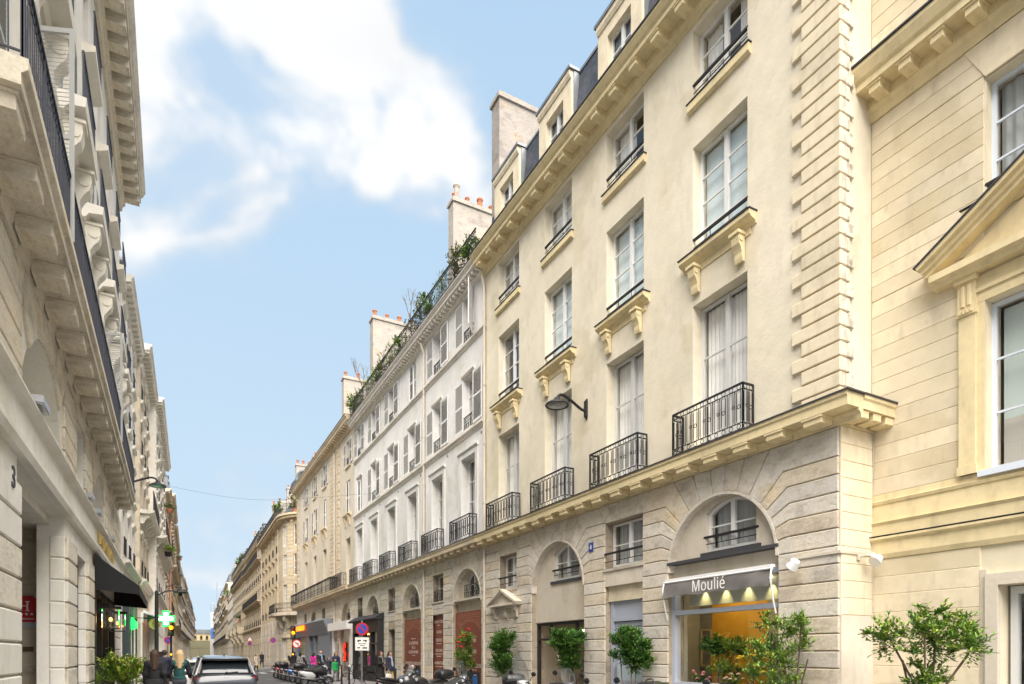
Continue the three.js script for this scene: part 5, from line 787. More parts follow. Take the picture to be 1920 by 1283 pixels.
// ---------------------------------------------------------------- printed panels
function print(w, h, draw, o = {}) {
  const px = 400, c = document.createElement('canvas'); c.width = Math.round(w * px * (o.k ?? 0.5)); c.height = Math.round(h * px * (o.k ?? 0.5)); const g = c.getContext('2d'); g.scale(c.width / w, c.height / h); draw(g);
  const t = new THREE.CanvasTexture(c); t.colorSpace = THREE.SRGBColorSpace; const geo = new THREE.PlaneGeometry(w, h); geo.translate(0, 0, 0);
  return [geo, new THREE.MeshStandardMaterial({ map: t, roughness: o.rough ?? 0.6, ...(o.emissive ? { emissive: 0xffffff, emissiveMap: t, emissiveIntensity: o.emissive } : {}) })];
}
function text(g, s, x, y, size, font = 'serif', col = '#f0e6dc', weight = '') { g.save(); g.translate(x, y); g.scale(0.01, 0.01); g.font = `${weight} ${size * 100}px ${font}`; g.fillStyle = col; g.textAlign = 'center'; g.fillText(s, 0, 0); g.restore(); }
function hoarding(d0, d1, label, draw, y0 = 0.06, y1 = 3.3) {
  const w = d1 - d0 - 0.04, h = y1 - y0, t = thing('hoarding_panel', label, 'hoarding', rightPos((d0 + d1) / 2), RIGHT, 'brown hoarding panels');
  mk('board', box(-w / 2, w / 2, y0, y1, -0.16, -0.1), mat(0.16, 0.05, 0.03, 0.7), t); const [g, m] = print(w, h, draw, { k: 0.5 }); mk('print', g, m, t).position.set(0, (y0 + y1) / 2, -0.097); return t;
}
function dashes(g, x, y, w) { g.fillStyle = '#d8cabc'; const r = rng(Math.round(x * 90 + y * 400)); let u = x - w / 2; while (u < x + w / 2) { const l = 0.03 + r() * 0.05; g.fillRect(u, y - 0.03, l, 0.035); u += l + 0.015 + (r() < 0.2 ? 0.04 : 0); } }
const brown = '#76402f', gold = '#a06a52';
function comptoir(g, w, h) {
  g.fillStyle = brown; g.fillRect(0, 0, w, h); g.strokeStyle = gold; g.lineWidth = 0.016; for (const i of [0.1, 0.17, 0.25]) { g.strokeRect(i, i, w - 2 * i, h); }
  for (let k = 0; k < 3; k++) { g.beginPath(); g.ellipse(w / 2, 0.78, w * 0.38 - k * 0.05, 0.46 - k * 0.05, 0, Math.PI, 0); g.stroke(); } for (let k = 0; k < 5; k++) { g.beginPath(); g.arc(w / 2 + (k - 2) * w * 0.15, 0.24, 0.13, 0, 6.3); g.stroke(); } for (const s of [-1, 1]) for (let k = 0; k < 4; k++) { g.beginPath(); g.arc(w / 2 + s * w * (0.3 + 0.03 * k), 0.5 - 0.06 * k, 0.14, 0, 4); g.stroke(); }
  dashes(g, w / 2, 0.98, 0.6); text(g, 'LE COMPTOIR', w / 2, 1.24, 0.19); text(g, 'DE LA', w / 2, 1.46, 0.17); text(g, 'GASTRONOMIE', w / 2, 1.68, 0.19); dashes(g, w / 2, 1.8, 0.4);
  text(g, 'OUVERTURE PROCHAINE', w / 2, 2.24, w > 2.6 ? 0.2 : 0.19); dashes(g, w / 2, 2.35, 1.3);
  g.fillStyle = '#22252b'; g.fillRect(w * 0.14, 2.43, w * 0.72, 0.58); g.fillStyle = '#aab2bf'; g.fillRect(w * 0.26, 2.66, w * 0.1, 0.26); g.fillStyle = '#2f6cb4'; g.fillRect(w * 0.62, 2.6, w * 0.17, 0.34); g.fillStyle = '#9fc0e6'; g.fillRect(w * 0.66, 2.52, w * 0.1, 0.05); dashes(g, w * 0.3, 2.55, 0.6); dashes(g, w / 2, 3.09, 0.9);
}
hoarding(21.55, 24.32, 'wide brown hoarding under the arch, behind the red flowering shrub', g => comptoir(g, 2.73, 3.24)); hoarding(28.17, 30.93, 'wide brown hoarding under the arch next to the dark doorway', g => comptoir(g, 2.72, 3.24));
hoarding(25.42, 26.93, 'narrow brown hoarding listing foods in white capitals', g => { const w = 1.47; g.fillStyle = brown; g.fillRect(0, 0, w, 3.3); let y = 0.34; for (const [a, ...b] of [['CHARCUTERIE', 'fine'], ['CAVIAR'], ['TRUFFES', 'fraîches'], ['FOIE GRAS', 'd’oie et de canard', 'entier'], ['SAUMON FUMÉ', 'sauvage et bio'], ['ÉPICERIE FINE', 'cadeaux'], ['CHAMPAGNES', 'vins']]) { text(g, a, w / 2, y, 0.165); y += 0.11; for (const l of b) { dashes(g, w / 2, y, 0.05 * l.length + 0.2); y += 0.1; } g.fillStyle = '#e8dccf'; g.fillRect(w / 2 - 0.012, y - 0.01, 0.024, 0.024); y += 0.25; } });

// ---------------------------------------------------------------- florist: shop window, room, awning
const lampDisc = (w = 1) => new THREE.MeshStandardMaterial({ color: 0xffffff, emissive: 0xfff0c8, emissiveIntensity: w, roughness: 0.5 });
{
  const a = X(11.33), b = X(8.25), y1 = 3.3, fr = mat(0.42, 0.46, 0.54, 0.45);
  const f = mk('shop_front', join([box(a, a + 0.1, 0, y1, -0.28, -0.1), box(b - 0.1, b, 0, y1, -0.28, -0.1), box(a + 0.1, b - 0.1, 2.5, 2.6, -0.26, -0.08), box(a + 0.1, b - 0.1, 3.2, y1, -0.26, -0.1), box(a + 0.1, b - 0.1, 0, 0.94, -0.28, -0.1)]), fr, yb);
  for (const [x0, x1, p0, p1] of [[a + 0.1, (a + b) / 2 - 0.006, 0.94, 2.5], [(a + b) / 2 + 0.006, b - 0.1, 0.94, 2.5], [a + 0.1, b - 0.1, 2.6, 3.2]]) mk('pane', fin(new THREE.PlaneGeometry(x1 - x0, p1 - p0)), M.glass, f).position.set((x0 + x1) / 2, (p0 + p1) / 2, -0.18);
  // the room behind
  const a9 = a - 1.2; mk('shop_room', join([box(a9, b + 0.3, 3.22, 3.3, -2.28, -0.45), box(a9, b + 0.3, -0.002, 0.03, -2.28, -0.46), box(a9 - 0.1, a9, 0.03, 3.22, -2.28, -0.45), box(a9, a, 0.03, 3.22, -0.6, -0.47), box(b + 0.2, b + 0.32, 0.03, 3.22, -2.28, -0.45)]), mat(0.34, 0.33, 0.26, 0.8), yb);
  mk('shop_back_wall', box(a9, a - 0.75, 0.03, 3.22, -2.28, -2.2), mat(0.24, 0.23, 0.19, 0.8), yb); mk('shop_back_wall', box(a - 0.75, a + 1.0, 0.03, 3.22, -2.28, -2.18), mat(0.80, 0.42, 0.03, 0.7, { map: plasterMap }), yb); mk('shop_back_wall', box(a + 1.0, b + 0.2, 0.03, 3.22, -2.28, -2.2), mat(0.30, 0.25, 0.18, 0.8), yb);
  mk('transom_panel', box(a + 0.1, b - 0.1, 2.72, 3.2, -0.62, -0.56), mat(0.52, 0.55, 0.48, 0.8), yb);
  mk('counter', join([box(a + 0.2, b - 0.3, 0.75, 0.82, -1.1, -0.5), box(a + 0.3, b - 0.4, 0.03, 0.75, -1.0, -0.6)]), mat(0.16, 0.13, 0.1, 0.6), yb);
  mk('wall_mirror', join([box(a9 + 0.05, a9 + 0.44, 1.25, 1.3, -2.2, -2.15), box(a9 + 0.05, a9 + 0.44, 2.2, 2.25, -2.2, -2.15), box(a9 + 0.05, a9 + 0.09, 1.3, 2.2, -2.2, -2.15), box(a9 + 0.4, a9 + 0.44, 1.3, 2.2, -2.2, -2.15)]), mat(0.5, 0.4, 0.2, 0.5), yb);
  for (let k = 0; k < 4; k++) { // four small spots washing the panel above the window
    const x = a + 0.62 + k * 0.62; mk('spot_lamp', fin(new THREE.CylinderGeometry(0.04, 0.05, 0.05, 12).translate(x, 3.18, -0.47), true), lampDisc(2), yb);
    const s = new THREE.SpotLight(0xffe9a0, 0.8, 3, 0.62, 0.7, 2); s.position.set(x, 3.13, -0.47); s.target.position.set(x, 2.6, -0.52); s.castShadow = true; s.shadow.radius = 1; yb.add(s, s.target);
  }
  for (const [x, z] of [[a + 0.1, -1.5], [a + 1.35, -1.0], [a + 1.8, -1.0], [b - 0.6, -1.5]]) { mk('ceiling_lamp', fin(new THREE.CylinderGeometry(0.09, 0.09, 0.03, 16).translate(x, 3.2, z), true), lampDisc(3), yb); const p = new THREE.PointLight(0xffe2b0, 0.4, 0, 2); p.position.set(x, 3.08, z); p.castShadow = true; p.shadow.radius = 3; yb.add(p); }
  // awning: roller box, fabric with sagging folds, two arms
  const t = thing('shop_awning', 'grey fabric awning lettered Moulié over the florist window', 'awning', rightPos(9.8), RIGHT), w = 2.98, n = 40, pos = [], idx = [];
  for (let i = 0; i <= n; i++) for (let j = 0; j <= 6; j++) { const u = i / n, v = j / 6, s = 0.012 * Math.sin(u * 37 + v * 2) * v + 0.016 * Math.sin(u * 11 - v * 3) * Math.pow(v, 0.5) + 0.012 * Math.sin((u * 9 + v * 2) * 4) * sstep(0.6, 1, u); pos.push(-w / 2 + w * u, 3.24 - 0.33 * v - 0.012 * Math.sin(u * 20) * v, 0.16 + 0.07 * v + s); }
  for (let i = 0; i < n; i++) for (let j = 0; j < 6; j++) { const k = i * 7 + j; idx.push(k, k + 1, k + 8, k, k + 8, k + 7); }
  const g = new THREE.BufferGeometry(); g.setAttribute('position', new THREE.Float32BufferAttribute(pos, 3)); g.setIndex(idx); g.computeVertexNormals(); mk('fabric', fin(g, true), mat(0.17, 0.165, 0.165, 0.85, { side: THREE.DoubleSide, map: dirtMap }), t);
  mk('roller_bar', join([rod([-w / 2 - 0.03, 3.25, 0.16], [w / 2 + 0.03, 3.25, 0.16], 0.024, 10), box(-w / 2, w / 2, 3.28, 3.33, 0.04, 0.16)]), M.whiteMetal, t);
  for (const s of [-1, 1]) mk('arm', pipe([[s * (w / 2 + 0.01), 3.24, 0.16], [s * (w / 2 + 0.02), 3.1, 0.2], [s * (w / 2 + 0.02), 2.7, 0.14], [s * (w / 2 + 0.02), 2.38, 0.05]], 0.018, 6, 12), M.whiteMetal, t);
  const l = mk('lettering', letters('Moulié', 0.245, 0.004), mat(0.8, 0.79, 0.76, 0.8), t); l.rotation.x = 0.0; l.position.set(-0.05, 3.09, 0.245); l.scale.set(0.92, 1, 1);
}
// second shop: dark framed glazing with two warm lamps
{
  const a = X(17.77), b = X(14.77), y1 = 2.58; mk('lintel_panel', box(a - 0.02, b + 0.02, 2.58, 2.64, -0.44, -0.18), M.panel, yb);
  const f = mk('shop_front', join([box(a, a + 0.07, 0, y1, -0.32, -0.2), box(b - 0.07, b, 0, y1, -0.32, -0.2), box(a + 0.07, b - 0.07, 2.5, y1, -0.32, -0.2), box(a + 0.07, b - 0.07, 2.02, 2.09, -0.32, -0.2), box(a + 0.75, a + 0.81, 2.09, 2.5, -0.31, -0.21), box(b - 0.8, b - 0.74, 2.09, 2.5, -0.31, -0.21), box(a + 0.07, b - 0.07, 0, 0.3, -0.32, -0.21), box(a + 1.9, a + 1.96, 0.3, 2.02, -0.31, -0.21)]), M.black, yb);
  for (const [x0, x1, p0, p1] of [[a + 0.07, a + 1.9, 0.3, 2.02], [a + 1.96, b - 0.07, 0.3, 2.02], [a + 0.07, b - 0.07, 2.09, 2.5]]) mk('pane', fin(new THREE.PlaneGeometry(x1 - x0, p1 - p0)), M.glass, f).position.set((x0 + x1) / 2, (p0 + p1) / 2, -0.26);
  mk('shop_room', join([box(a - 0.3, b + 0.3, 2.7, 2.8, -2.28, -0.45), box(a - 0.3, b + 0.3, -0.002, 0.03, -2.28, -0.3), box(a - 0.32, a - 0.2, 0.03, 2.7, -2.28, -0.45), box(b + 0.2, b + 0.32, 0.03, 2.7, -2.28, -0.45)]), mat(0.42, 0.38, 0.31, 0.8), yb);
  mk('wall_shelf', join([...[0.5, 0.9, 1.3, 1.7, 2.1].map(y => box(a + 0.3, a + 1.5, y, y + 0.03, -2.2, -1.9)), box(a + 0.28, a + 0.3, 0.03, 2.3, -2.2, -1.9), box(a + 1.5, a + 1.52, 0.03, 2.3, -2.2, -1.9)]), M.frameGrey, yb);
  for (const x of [a + 1.7, b - 0.5]) { mk('pendant_lamp', join([fin(new THREE.ConeGeometry(0.14, 0.16, 16, 1, true).translate(x, 2.42, -0.9), true), rod([x, 2.48, -0.9], [x, 2.7, -0.9], 0.008)]), M.chrome, yb); mk('bulb', ball(x, 2.33, -0.9, 0.06), lampDisc(4), yb); const p = new THREE.PointLight(0xffd890, 0.3, 0, 2); p.position.set(x, 2.33, -0.9); p.castShadow = true; yb.add(p); }
  mk('display_case', box(b - 0.95, b - 0.35, 0.03, 1.25, -1.3, -0.7), mat(0.4, 0.02, 0.03, 0.4), yb);
  const mono = mk('window_emblem', join([ring(0, 0.02, 0, 0.1, 0.008, 20, 4), ball(0, 0.05, 0, 0.03, 0.03, 0.004, 8), box(-0.03, 0.03, -0.05, 0.02, -0.002, 0.002), box(-0.09, 0.09, -0.16, -0.14, -0.002, 0.002)]), M.whiteMetal, yb); mono.position.set(a + 1.28, 1.55, -0.25);
}
// ---------------------------------------------------------------- shops further along on the right
{
  const t = thing('small_shop', 'black framed glazed shop front with sloping canopy under the white house', 'shop', rightPos(39.9), RIGHT), w = 5.85, dk = mat(0.02, 0.02, 0.021, 0.5);
  mk('frame', join([box(0, 0.22, 0, 3.5, 0.02, 0.3), box(w - 0.3, w, 0, 3.5, 0.02, 0.34), box(0.22, w - 0.3, 2.85, 3.5, 0.02, 0.28), box(0.22, w - 0.3, 0, 0.55, 0.02, 0.24), box(2.2, 2.34, 0.55, 2.85, 0.02, 0.26), box(3.9, 4.0, 0.55, 2.85, 0.02, 0.26), box(0.22, w - 0.3, 2.15, 2.22, 0.02, 0.24)]), dk, t); mk('canopy', run([[0.02, 3.5], [0.55, 3.5], [0.6, 3.58], [0.1, 3.88], [0.02, 3.88]], -0.05, w + 0.05), dk, t);
  for (const [x0, x1] of [[0.22, 2.2], [2.34, 3.9], [4.0, w - 0.3]]) { mk('pane', box(x0, x1, 0.55, 2.15, 0.12, 0.125), M.glass, t); mk('pane', box(x0, x1, 2.22, 2.85, 0.12, 0.125), M.glass, t); }
  const s = thing('small_shop', 'white framed shop front with red neon figure beside the black one', 'shop', rightPos(46.3), RIGHT);
  mk('fascia', box(0, 5.6, 3.2, 3.75, 0.02, 0.5), M.whiteMetal, s); mk('pilaster', box(0, 0.5, 0, 3.2, 0.02, 0.2), M.whiteMetal, s); mk('pilaster', box(2.1, 2.5, 0, 3.2, 0.02, 0.2), M.panel, s); mk('pilaster', box(5.1, 5.6, 0, 3.2, 0.02, 0.2), M.whiteMetal, s); mk('pane', box(0.5, 2.1, 0.1, 3.2, 0.05, 0.08), M.glass, s); mk('pane', box(2.5, 5.1, 0.1, 3.2, 0.05, 0.08), M.glass, s);
  const neon = new THREE.MeshStandardMaterial({ color: 0xff3010, emissive: 0xff2a10, emissiveIntensity: 0.9 }); const ns = thing('neon_sign', 'red neon figure glowing in the white shop window', 'neon sign', rightPos(42.6, 10.14), RIGHT); mk('neon_tube', pipe([[0, 1.75, 0], [-0.25, 1.7, 0], [-0.3, 1.45, 0], [0, 1.3, 0], [0.25, 1.15, 0], [0.2, 0.9, 0], [-0.25, 0.85, 0]], 0.06, 8, 40), neon, ns); mk('neon_tube', ring(0, 2.0, 0, 0.2, 0.05, 20, 8), neon, ns); mk('neon_tube', box(-0.35, 0.35, 0.55, 0.72, -0.02, 0.02), neon, ns); mk('backing', box(-0.45, 0.45, 0.45, 2.3, -0.06, -0.04), M.black, ns); ns.scale.setScalar(0.7); ns.position.y = 0.75;
  const lp = new THREE.PointLight(0xff3018, 0.2, 0, 2); lp.position.set(0, 1.3, 0.25); ns.add(lp);
  const g = thing('corner_shop', 'blue-grey corner shop with sloped fascia and orange light', 'shop', rightPos(61.8), RIGHT), gm = mat(0.20, 0.225, 0.26, 0.6), w2 = 15.2;
  mk('fascia', run([[0.02, 3.05], [0.35, 3.05], [0.4, 3.2], [0.75, 4.05], [0.7, 4.15], [0.02, 4.15]], 0, w2), gm, g); mk('wall', join([box(0, 1.2, 0, 3.05, 0.02, 0.3), box(5.6, 7.2, 0, 3.05, 0.02, 0.3), box(11.2, w2, 0, 3.05, 0.02, 0.3), box(1.2, 5.6, 0, 0.5, 0.02, 0.26), box(7.2, 11.2, 0, 0.4, 0.02, 0.26), box(9.1, 9.25, 0.4, 3.05, 0.02, 0.26)]), gm, g); for (const [x0, x1] of [[1.2, 5.6], [7.2, 9.1], [9.25, 11.2]]) mk('pane', box(x0, x1, 0.4, 3.05, 0.08, 0.1), M.glass, g);
  const os = new THREE.MeshStandardMaterial({ color: 0xff7a10, emissive: 0xff6a08, emissiveIntensity: 1.5 }); const sg = mk('lit_sign', box(4.0, 7.6, 3.55, 3.95, 0.74, 0.8), os, g); const ol = new THREE.PointLight(0xff7a20, 0.35, 0, 2); ol.position.set(5.8, 3.7, 1.0); g.add(ol);
}
// ---------------------------------------------------------------- lamps on walls and posts
function wallLamp(pos, turn, label, green = false, arm = 1.0) {
  const t = thing('street_lamp', label, 'street lamp', pos, turn, 'wall-bracket street lamps');
  mk('bracket', join([box(-0.05, 0.05, -0.22, 0.24, 0, 0.07), box(-0.035, 0.035, -0.28, 0.3, 0, 0.02)]), M.iron, t);
  mk('arm', pipe([[0, -0.05, 0.06], [0, -0.02, 0.2], [0, 0.14, arm * 0.5], [0, 0.26, arm * 0.78], [0, 0.24, arm * 0.92], [0, 0.14, arm]], 0.04, 8, 20), M.iron, t);
  mk('lamp_shade', lathe([[0.02, 0.16], [0.08, 0.14], [0.1, 0.08], [0.22, 0.03], [0.31, -0.03], [0.33, -0.07], [0.31, -0.08], [0.28, -0.04], [0.05, 0.0]], 24).translate(0, 0, arm), M.iron, t);
  mk('lens', lathe([[0, -0.1], [0.14, -0.095], [0.25, -0.075], [0.28, -0.05]], 20).translate(0, 0, arm), green ? mat(0.02, 0.3, 0.14, 0.2) : mat(0.2, 0.2, 0.2, 0.2), t); return t;
}
wallLamp([10.3, 8.5, -14.67], RIGHT, 'black curved wall lamp with round shade on the yellow building');
wallLamp([-1.72, 8.6, -29.9], LEFT, 'wall lamp with green tinted lens past the hotel balcony', true, 1.15);
wallLamp([-0.6, 7.4, -62], LEFT, 'wall lamp high on the left near the brick building');
{ const t = thing('lamp_post', 'dark lamp post on the left pavement beside the chemist cross', 'lamp post', [-0.74, 0, -36]); mk('post', lathe([[0.16, 0], [0.16, 0.5], [0.1, 0.6], [0.085, 4.6], [0.1, 4.65], [0.05, 4.75], [0, 4.76]], 14), M.iron, t); mk('arm', pipe([[0, 4.5, 0], [0.5, 4.75, 0], [1.0, 4.72, 0]], 0.035, 8, 12), M.iron, t); mk('lamp_shade', lathe([[0.03, 0.16], [0.1, 0.1], [0.28, 0], [0.3, -0.06], [0.1, -0.06], [0.09, -0.2], [0, -0.22]], 16).translate(1.05, 4.72, 0), M.iron, t); mk('notice_box', box(-0.3, 0.3, 1.1, 1.7, -0.2, -0.12), M.iron, t); }
for (const [p, ry, lb] of [[[10.26, 3.3, -7.9], RIGHT, 'white spot lamp bending down on the stone pier beside the florist awning'], [[10.75, 3.32, -6.97], 0, 'white spot lamp on the smooth yellow corner return']]) { const t = thing('spot_light_fitting', lb, 'spotlight', p, ry, 'white spot fittings'); mk('arm', join([box(-0.04, 0.04, -0.05, 0.05, 0, 0.05), pipe([[0, 0, 0.04], [0.05, 0.02, 0.14], [0.14, 0.01, 0.2]], 0.014, 6, 8)]), M.panel, t); mk('head', join([moved(fin(new THREE.CylinderGeometry(0.06, 0.11, 0.16, 16), true), 0.2, -0.06, 0.24, 0, 0.2, -0.9), ball(0.14, 0.02, 0.2, 0.045)]), M.whiteMetal, t); }
// ---------------------------------------------------------------- chemist: cross, lit sign, green front; restaurant awning and lanterns
{
  const gm = new THREE.MeshStandardMaterial({ color: 0x20ff60, emissive: 0x18ff50, emissiveIntensity: 1.3 }), wm = new THREE.MeshStandardMaterial({ color: 0xffffff, emissive: 0xd8ffe4, emissiveIntensity: 2.2 }), cr = (s, k) => [[-k, -s], [k, -s], [k, -k], [s, -k], [s, k], [k, k], [k, s], [-k, s], [-k, k], [-s, k], [-s, -k], [-k, -k]];
  const t = thing('pharmacy_cross', 'glowing green pharmacy cross sticking out over the left pavement', 'cross sign', [-0.35, 3.45, -38]); mk('case', poly(cr(0.42, 0.17), -0.09, 0.06), M.black, t); mk('green_tube', poly(cr(0.41, 0.165), 0.06, 0.085, 0, [cr(0.33, 0.1).slice().reverse()]), gm, t); mk('lit_face', poly(cr(0.33, 0.1), 0.06, 0.08), wm, t); mk('bracket', box(-1.2, -0.42, -0.04, 0.04, -0.04, 0.02), M.iron, t); mk('side_panel', box(-0.85, -0.45, -0.22, 0.22, -0.08, 0.04), mat(0.02, 0.2, 0.07, 0.5), t); const p = new THREE.PointLight(0x30ff70, 0.4, 0, 2); p.position.set(0, 0, 0.35); t.add(p);
  const f = thing('pharmacy', 'dark teal pharmacy shop front with green lit letters', 'shop', [-1.85, 0, -29.6], LEFT), tm = mat(0.03, 0.05, 0.055, 0.5); mk('frame', join([box(0, 0.5, 0, 3.9, 0, 0.28), box(0.5, 7.2, 3.3, 3.9, 0, 0.24), box(2.6, 2.75, 0, 3.3, 0, 0.2), box(4.9, 5.05, 0, 3.3, 0, 0.2), box(7.0, 7.3, 0, 3.9, 0, 0.24)]), tm, f); for (const [x0, x1] of [[0.5, 2.6], [2.75, 4.9], [5.05, 7]]) mk('pane', box(x0, x1, 0.1, 3.3, 0.05, 0.08), M.glass, f); const ls = mk('lit_letters', join([box(0.9, 1.0, 2.6, 3.1, 0.3, 0.4), box(2.6, 5.4, 2.8, 3.1, 0.26, 0.32)]), gm, f); const q = new THREE.PointLight(0x30ff70, 0.25, 0, 2); q.position.set(3.8, 2.9, 0.7); f.add(q);
  const w = thing('small_shop', 'plain white painted shop front past the chemist', 'shop', [-1.75, 0, -37.1], LEFT); mk('wall', join([box(0, 7.6, 0, 0.5, 0, 0.35), box(0, 0.8, 0.5, 3.2, 0, 0.35), box(6.8, 7.6, 0.5, 3.2, 0, 0.35), box(3.5, 4.1, 0.5, 3.2, 0, 0.35), box(0, 7.6, 3.2, 3.7, 0, 0.4)]), M.whiteMetal, w); for (const x of [0.8, 4.1]) mk('pane', box(x, x + 2.7, 0.5, 3.2, 0.1, 0.12), M.glass, w); mk('awning', run([[0.35, 3.7], [0.4, 3.85], [1.15, 3.5], [1.2, 3.3], [1.15, 3.3], [1.1, 3.45]], 0.1, 7.4), M.whiteMetal, w);
  const ms = thing('round_sign', 'round brass hanging sign in front of the white shop', 'sign', [-0.85, 3.1, -36.6]); mk('disc', fin(new THREE.CylinderGeometry(0.26, 0.26, 0.05, 28).rotateX(Math.PI / 2), false), mat(0.55, 0.42, 0.15, 0.35, { metalness: 0.7 }), ms); mk('rim', ring(0, 0, 0.03, 0.25, 0.018, 28, 6), mat(0.6, 0.48, 0.2, 0.3, { metalness: 0.8 }), ms); mk('emblem', join([ring(0.03, 0.05, 0.03, 0.08, 0.02, 14, 5), bar([-0.08, -0.12, 0.03], [0.1, -0.1, 0.03], 0.03), bar([-0.1, 0.1, 0.03], [-0.06, -0.1, 0.03], 0.03)]), mat(0.35, 0.25, 0.08, 0.4, { metalness: 0.6 }), ms); mk('bracket', rod([-1, 0.3, 0], [0, 0.27, 0], 0.02), M.iron, ms);
  const a = thing('restaurant_awning', 'black fabric awning over the restaurant on the left', 'awning', [-1.9, 0, -20], LEFT), bk = mat(0.008, 0.008, 0.009, 0.85, { side: THREE.DoubleSide });
  const tri = poly([[0.05, 4.25], [1.08, 3.45], [1.08, 3.22], [0.05, 3.3]], 0, 0.01); for (const d of [0, 6.19]) { const m = mk('side_panel', moved(tri, 0, 0, 0, -Math.PI / 2), bk, a); m.position.set(d, 0, 0); m.scale.z = 1; } mk('fabric', run([[0.05, 4.25], [1.08, 3.45], [1.08, 3.22], [1.065, 3.22], [1.065, 3.44], [0.05, 4.22]], 0, 6.2), bk, a); mk('frame', join([rod([0, 3.46, 1.06], [6.2, 3.46, 1.06], 0.02), rod([0, 4.24, 0.06], [6.2, 4.24, 0.06], 0.03)]), M.iron, a);
  const bulb = new THREE.MeshStandardMaterial({ color: 0xffd9a0, emissive: 0xffb860, emissiveIntensity: 1.6 });
  [[20.7, 'clear glass lantern on black bracket nearest the entrance of the restaurant'], [23.2, 'clear glass lantern hanging further along the restaurant front']].forEach(([d, lb]) => { const l = thing('glass_lantern', lb, 'lantern', [-1.9, 0, -d], LEFT, 'restaurant lanterns'); mk('bracket', join([box(-0.04, 0.04, 2.72, 2.95, 0, 0.1), box(-0.05, 0.05, 2.84, 2.92, 0.1, 0.62)]), M.black, l); const c = mk('cage', join([...[[-0.2, 0.16], [0.2, 0.16], [-0.2, 0.56], [0.2, 0.56]].map(([x, z]) => bar([x, 2.3, z], [x, 2.84, z], 0.014)), box(-0.21, 0.21, 2.29, 2.31, 0.15, 0.57)]), M.iron, l); for (const [x0, x1, z0, z1] of [[-0.2, 0.2, 0.16, 0.161], [-0.2, 0.2, 0.56, 0.561], [-0.2, -0.199, 0.16, 0.56], [0.199, 0.2, 0.16, 0.56]]) mk('pane', box(x0, x1, 2.31, 2.84, z0, z1), M.glass, c); mk('bulb', ball(0, 2.55, 0.36, 0.045, 0.06, 0.045, 10), bulb, l); mk('cord', rod([0, 2.6, 0.36], [0, 2.84, 0.36], 0.008), M.black, l); const p = new THREE.PointLight(0xffc070, 0.35, 0, 2); p.position.set(0, 2.55, 0.36); l.add(p); });
  const lt = thing('brass_lettering', 'raised brass letters on the white band above the restaurant', 'lettering', [-1.82, 4.75, -20.0], LEFT); const br = mat(0.55, 0.40, 0.12, 0.3, { metalness: 0.8 }); const stroke = [() => [box(-0.11, -0.04, -0.16, 0.16, 0, 0.06), ring(0.03, 0.08, 0.03, 0.075, 0.03, 14, 6), ring(0.03, -0.08, 0.03, 0.075, 0.03, 14, 6)], () => [ring(0, 0, 0.03, 0.13, 0.035, 18, 6)], () => [box(-0.1, -0.03, -0.16, 0.16, 0, 0.06), box(-0.03, 0.11, -0.16, -0.1, 0, 0.06)], () => [box(-0.03, 0.03, -0.16, 0.16, 0, 0.06), box(-0.1, 0.1, 0.1, 0.16, 0, 0.058)]].map(f => join(f())); for (let i = 0; i < 11; i++) mk('letter', stroke[[0, 1, 2, 3, 1, 0, 3, 2, 1, 3, 2][i]], br, lt).position.set(0.5 + i * 0.42, 0, 0.02);
  // hotel plaque on the marble jamb
  const hp = thing('hotel_plaque', 'red hotel plaque with white H and stars in the entrance', 'plaque', [-2.66, 2.46, -15.86]); hp.rotation.y = 0; const shape = [[-0.25, -0.22], [0.25, -0.22], [0.25, 0.2], [0.14, 0.31], [-0.14, 0.31], [-0.25, 0.2]]; mk('plate', poly(shape, 0, 0.015), mat(0.46, 0.008, 0.014, 0.45), hp); mk('strip', box(-0.25, 0.25, -0.33, -0.222, 0, 0.014), mat(0.42, 0.44, 0.47, 0.4), hp); const wl = mat(0.8, 0.78, 0.76, 0.5); mk('letter', letters('H', 0.2, 0.003, fontS), wl, hp).position.set(0, 0.1, 0.016); const star = []; for (let k = 0; k < 10; k++) { const r = k % 2 ? 0.016 : 0.036, an = Math.PI / 2 + k * Math.PI / 5; star.push([r * Math.cos(an), r * Math.sin(an)]); } for (let k = -1; k < 3; k++) mk('star', poly(star, 0.016, 0.019), wl, hp).position.set(-0.04 + k * 0.085, -0.06, 0); mk('small_print', join([box(-0.1, 0.18, -0.15, -0.142, 0.015, 0.017), box(-0.08, 0.16, -0.17, -0.163, 0.015, 0.017)]), wl, hp);
}
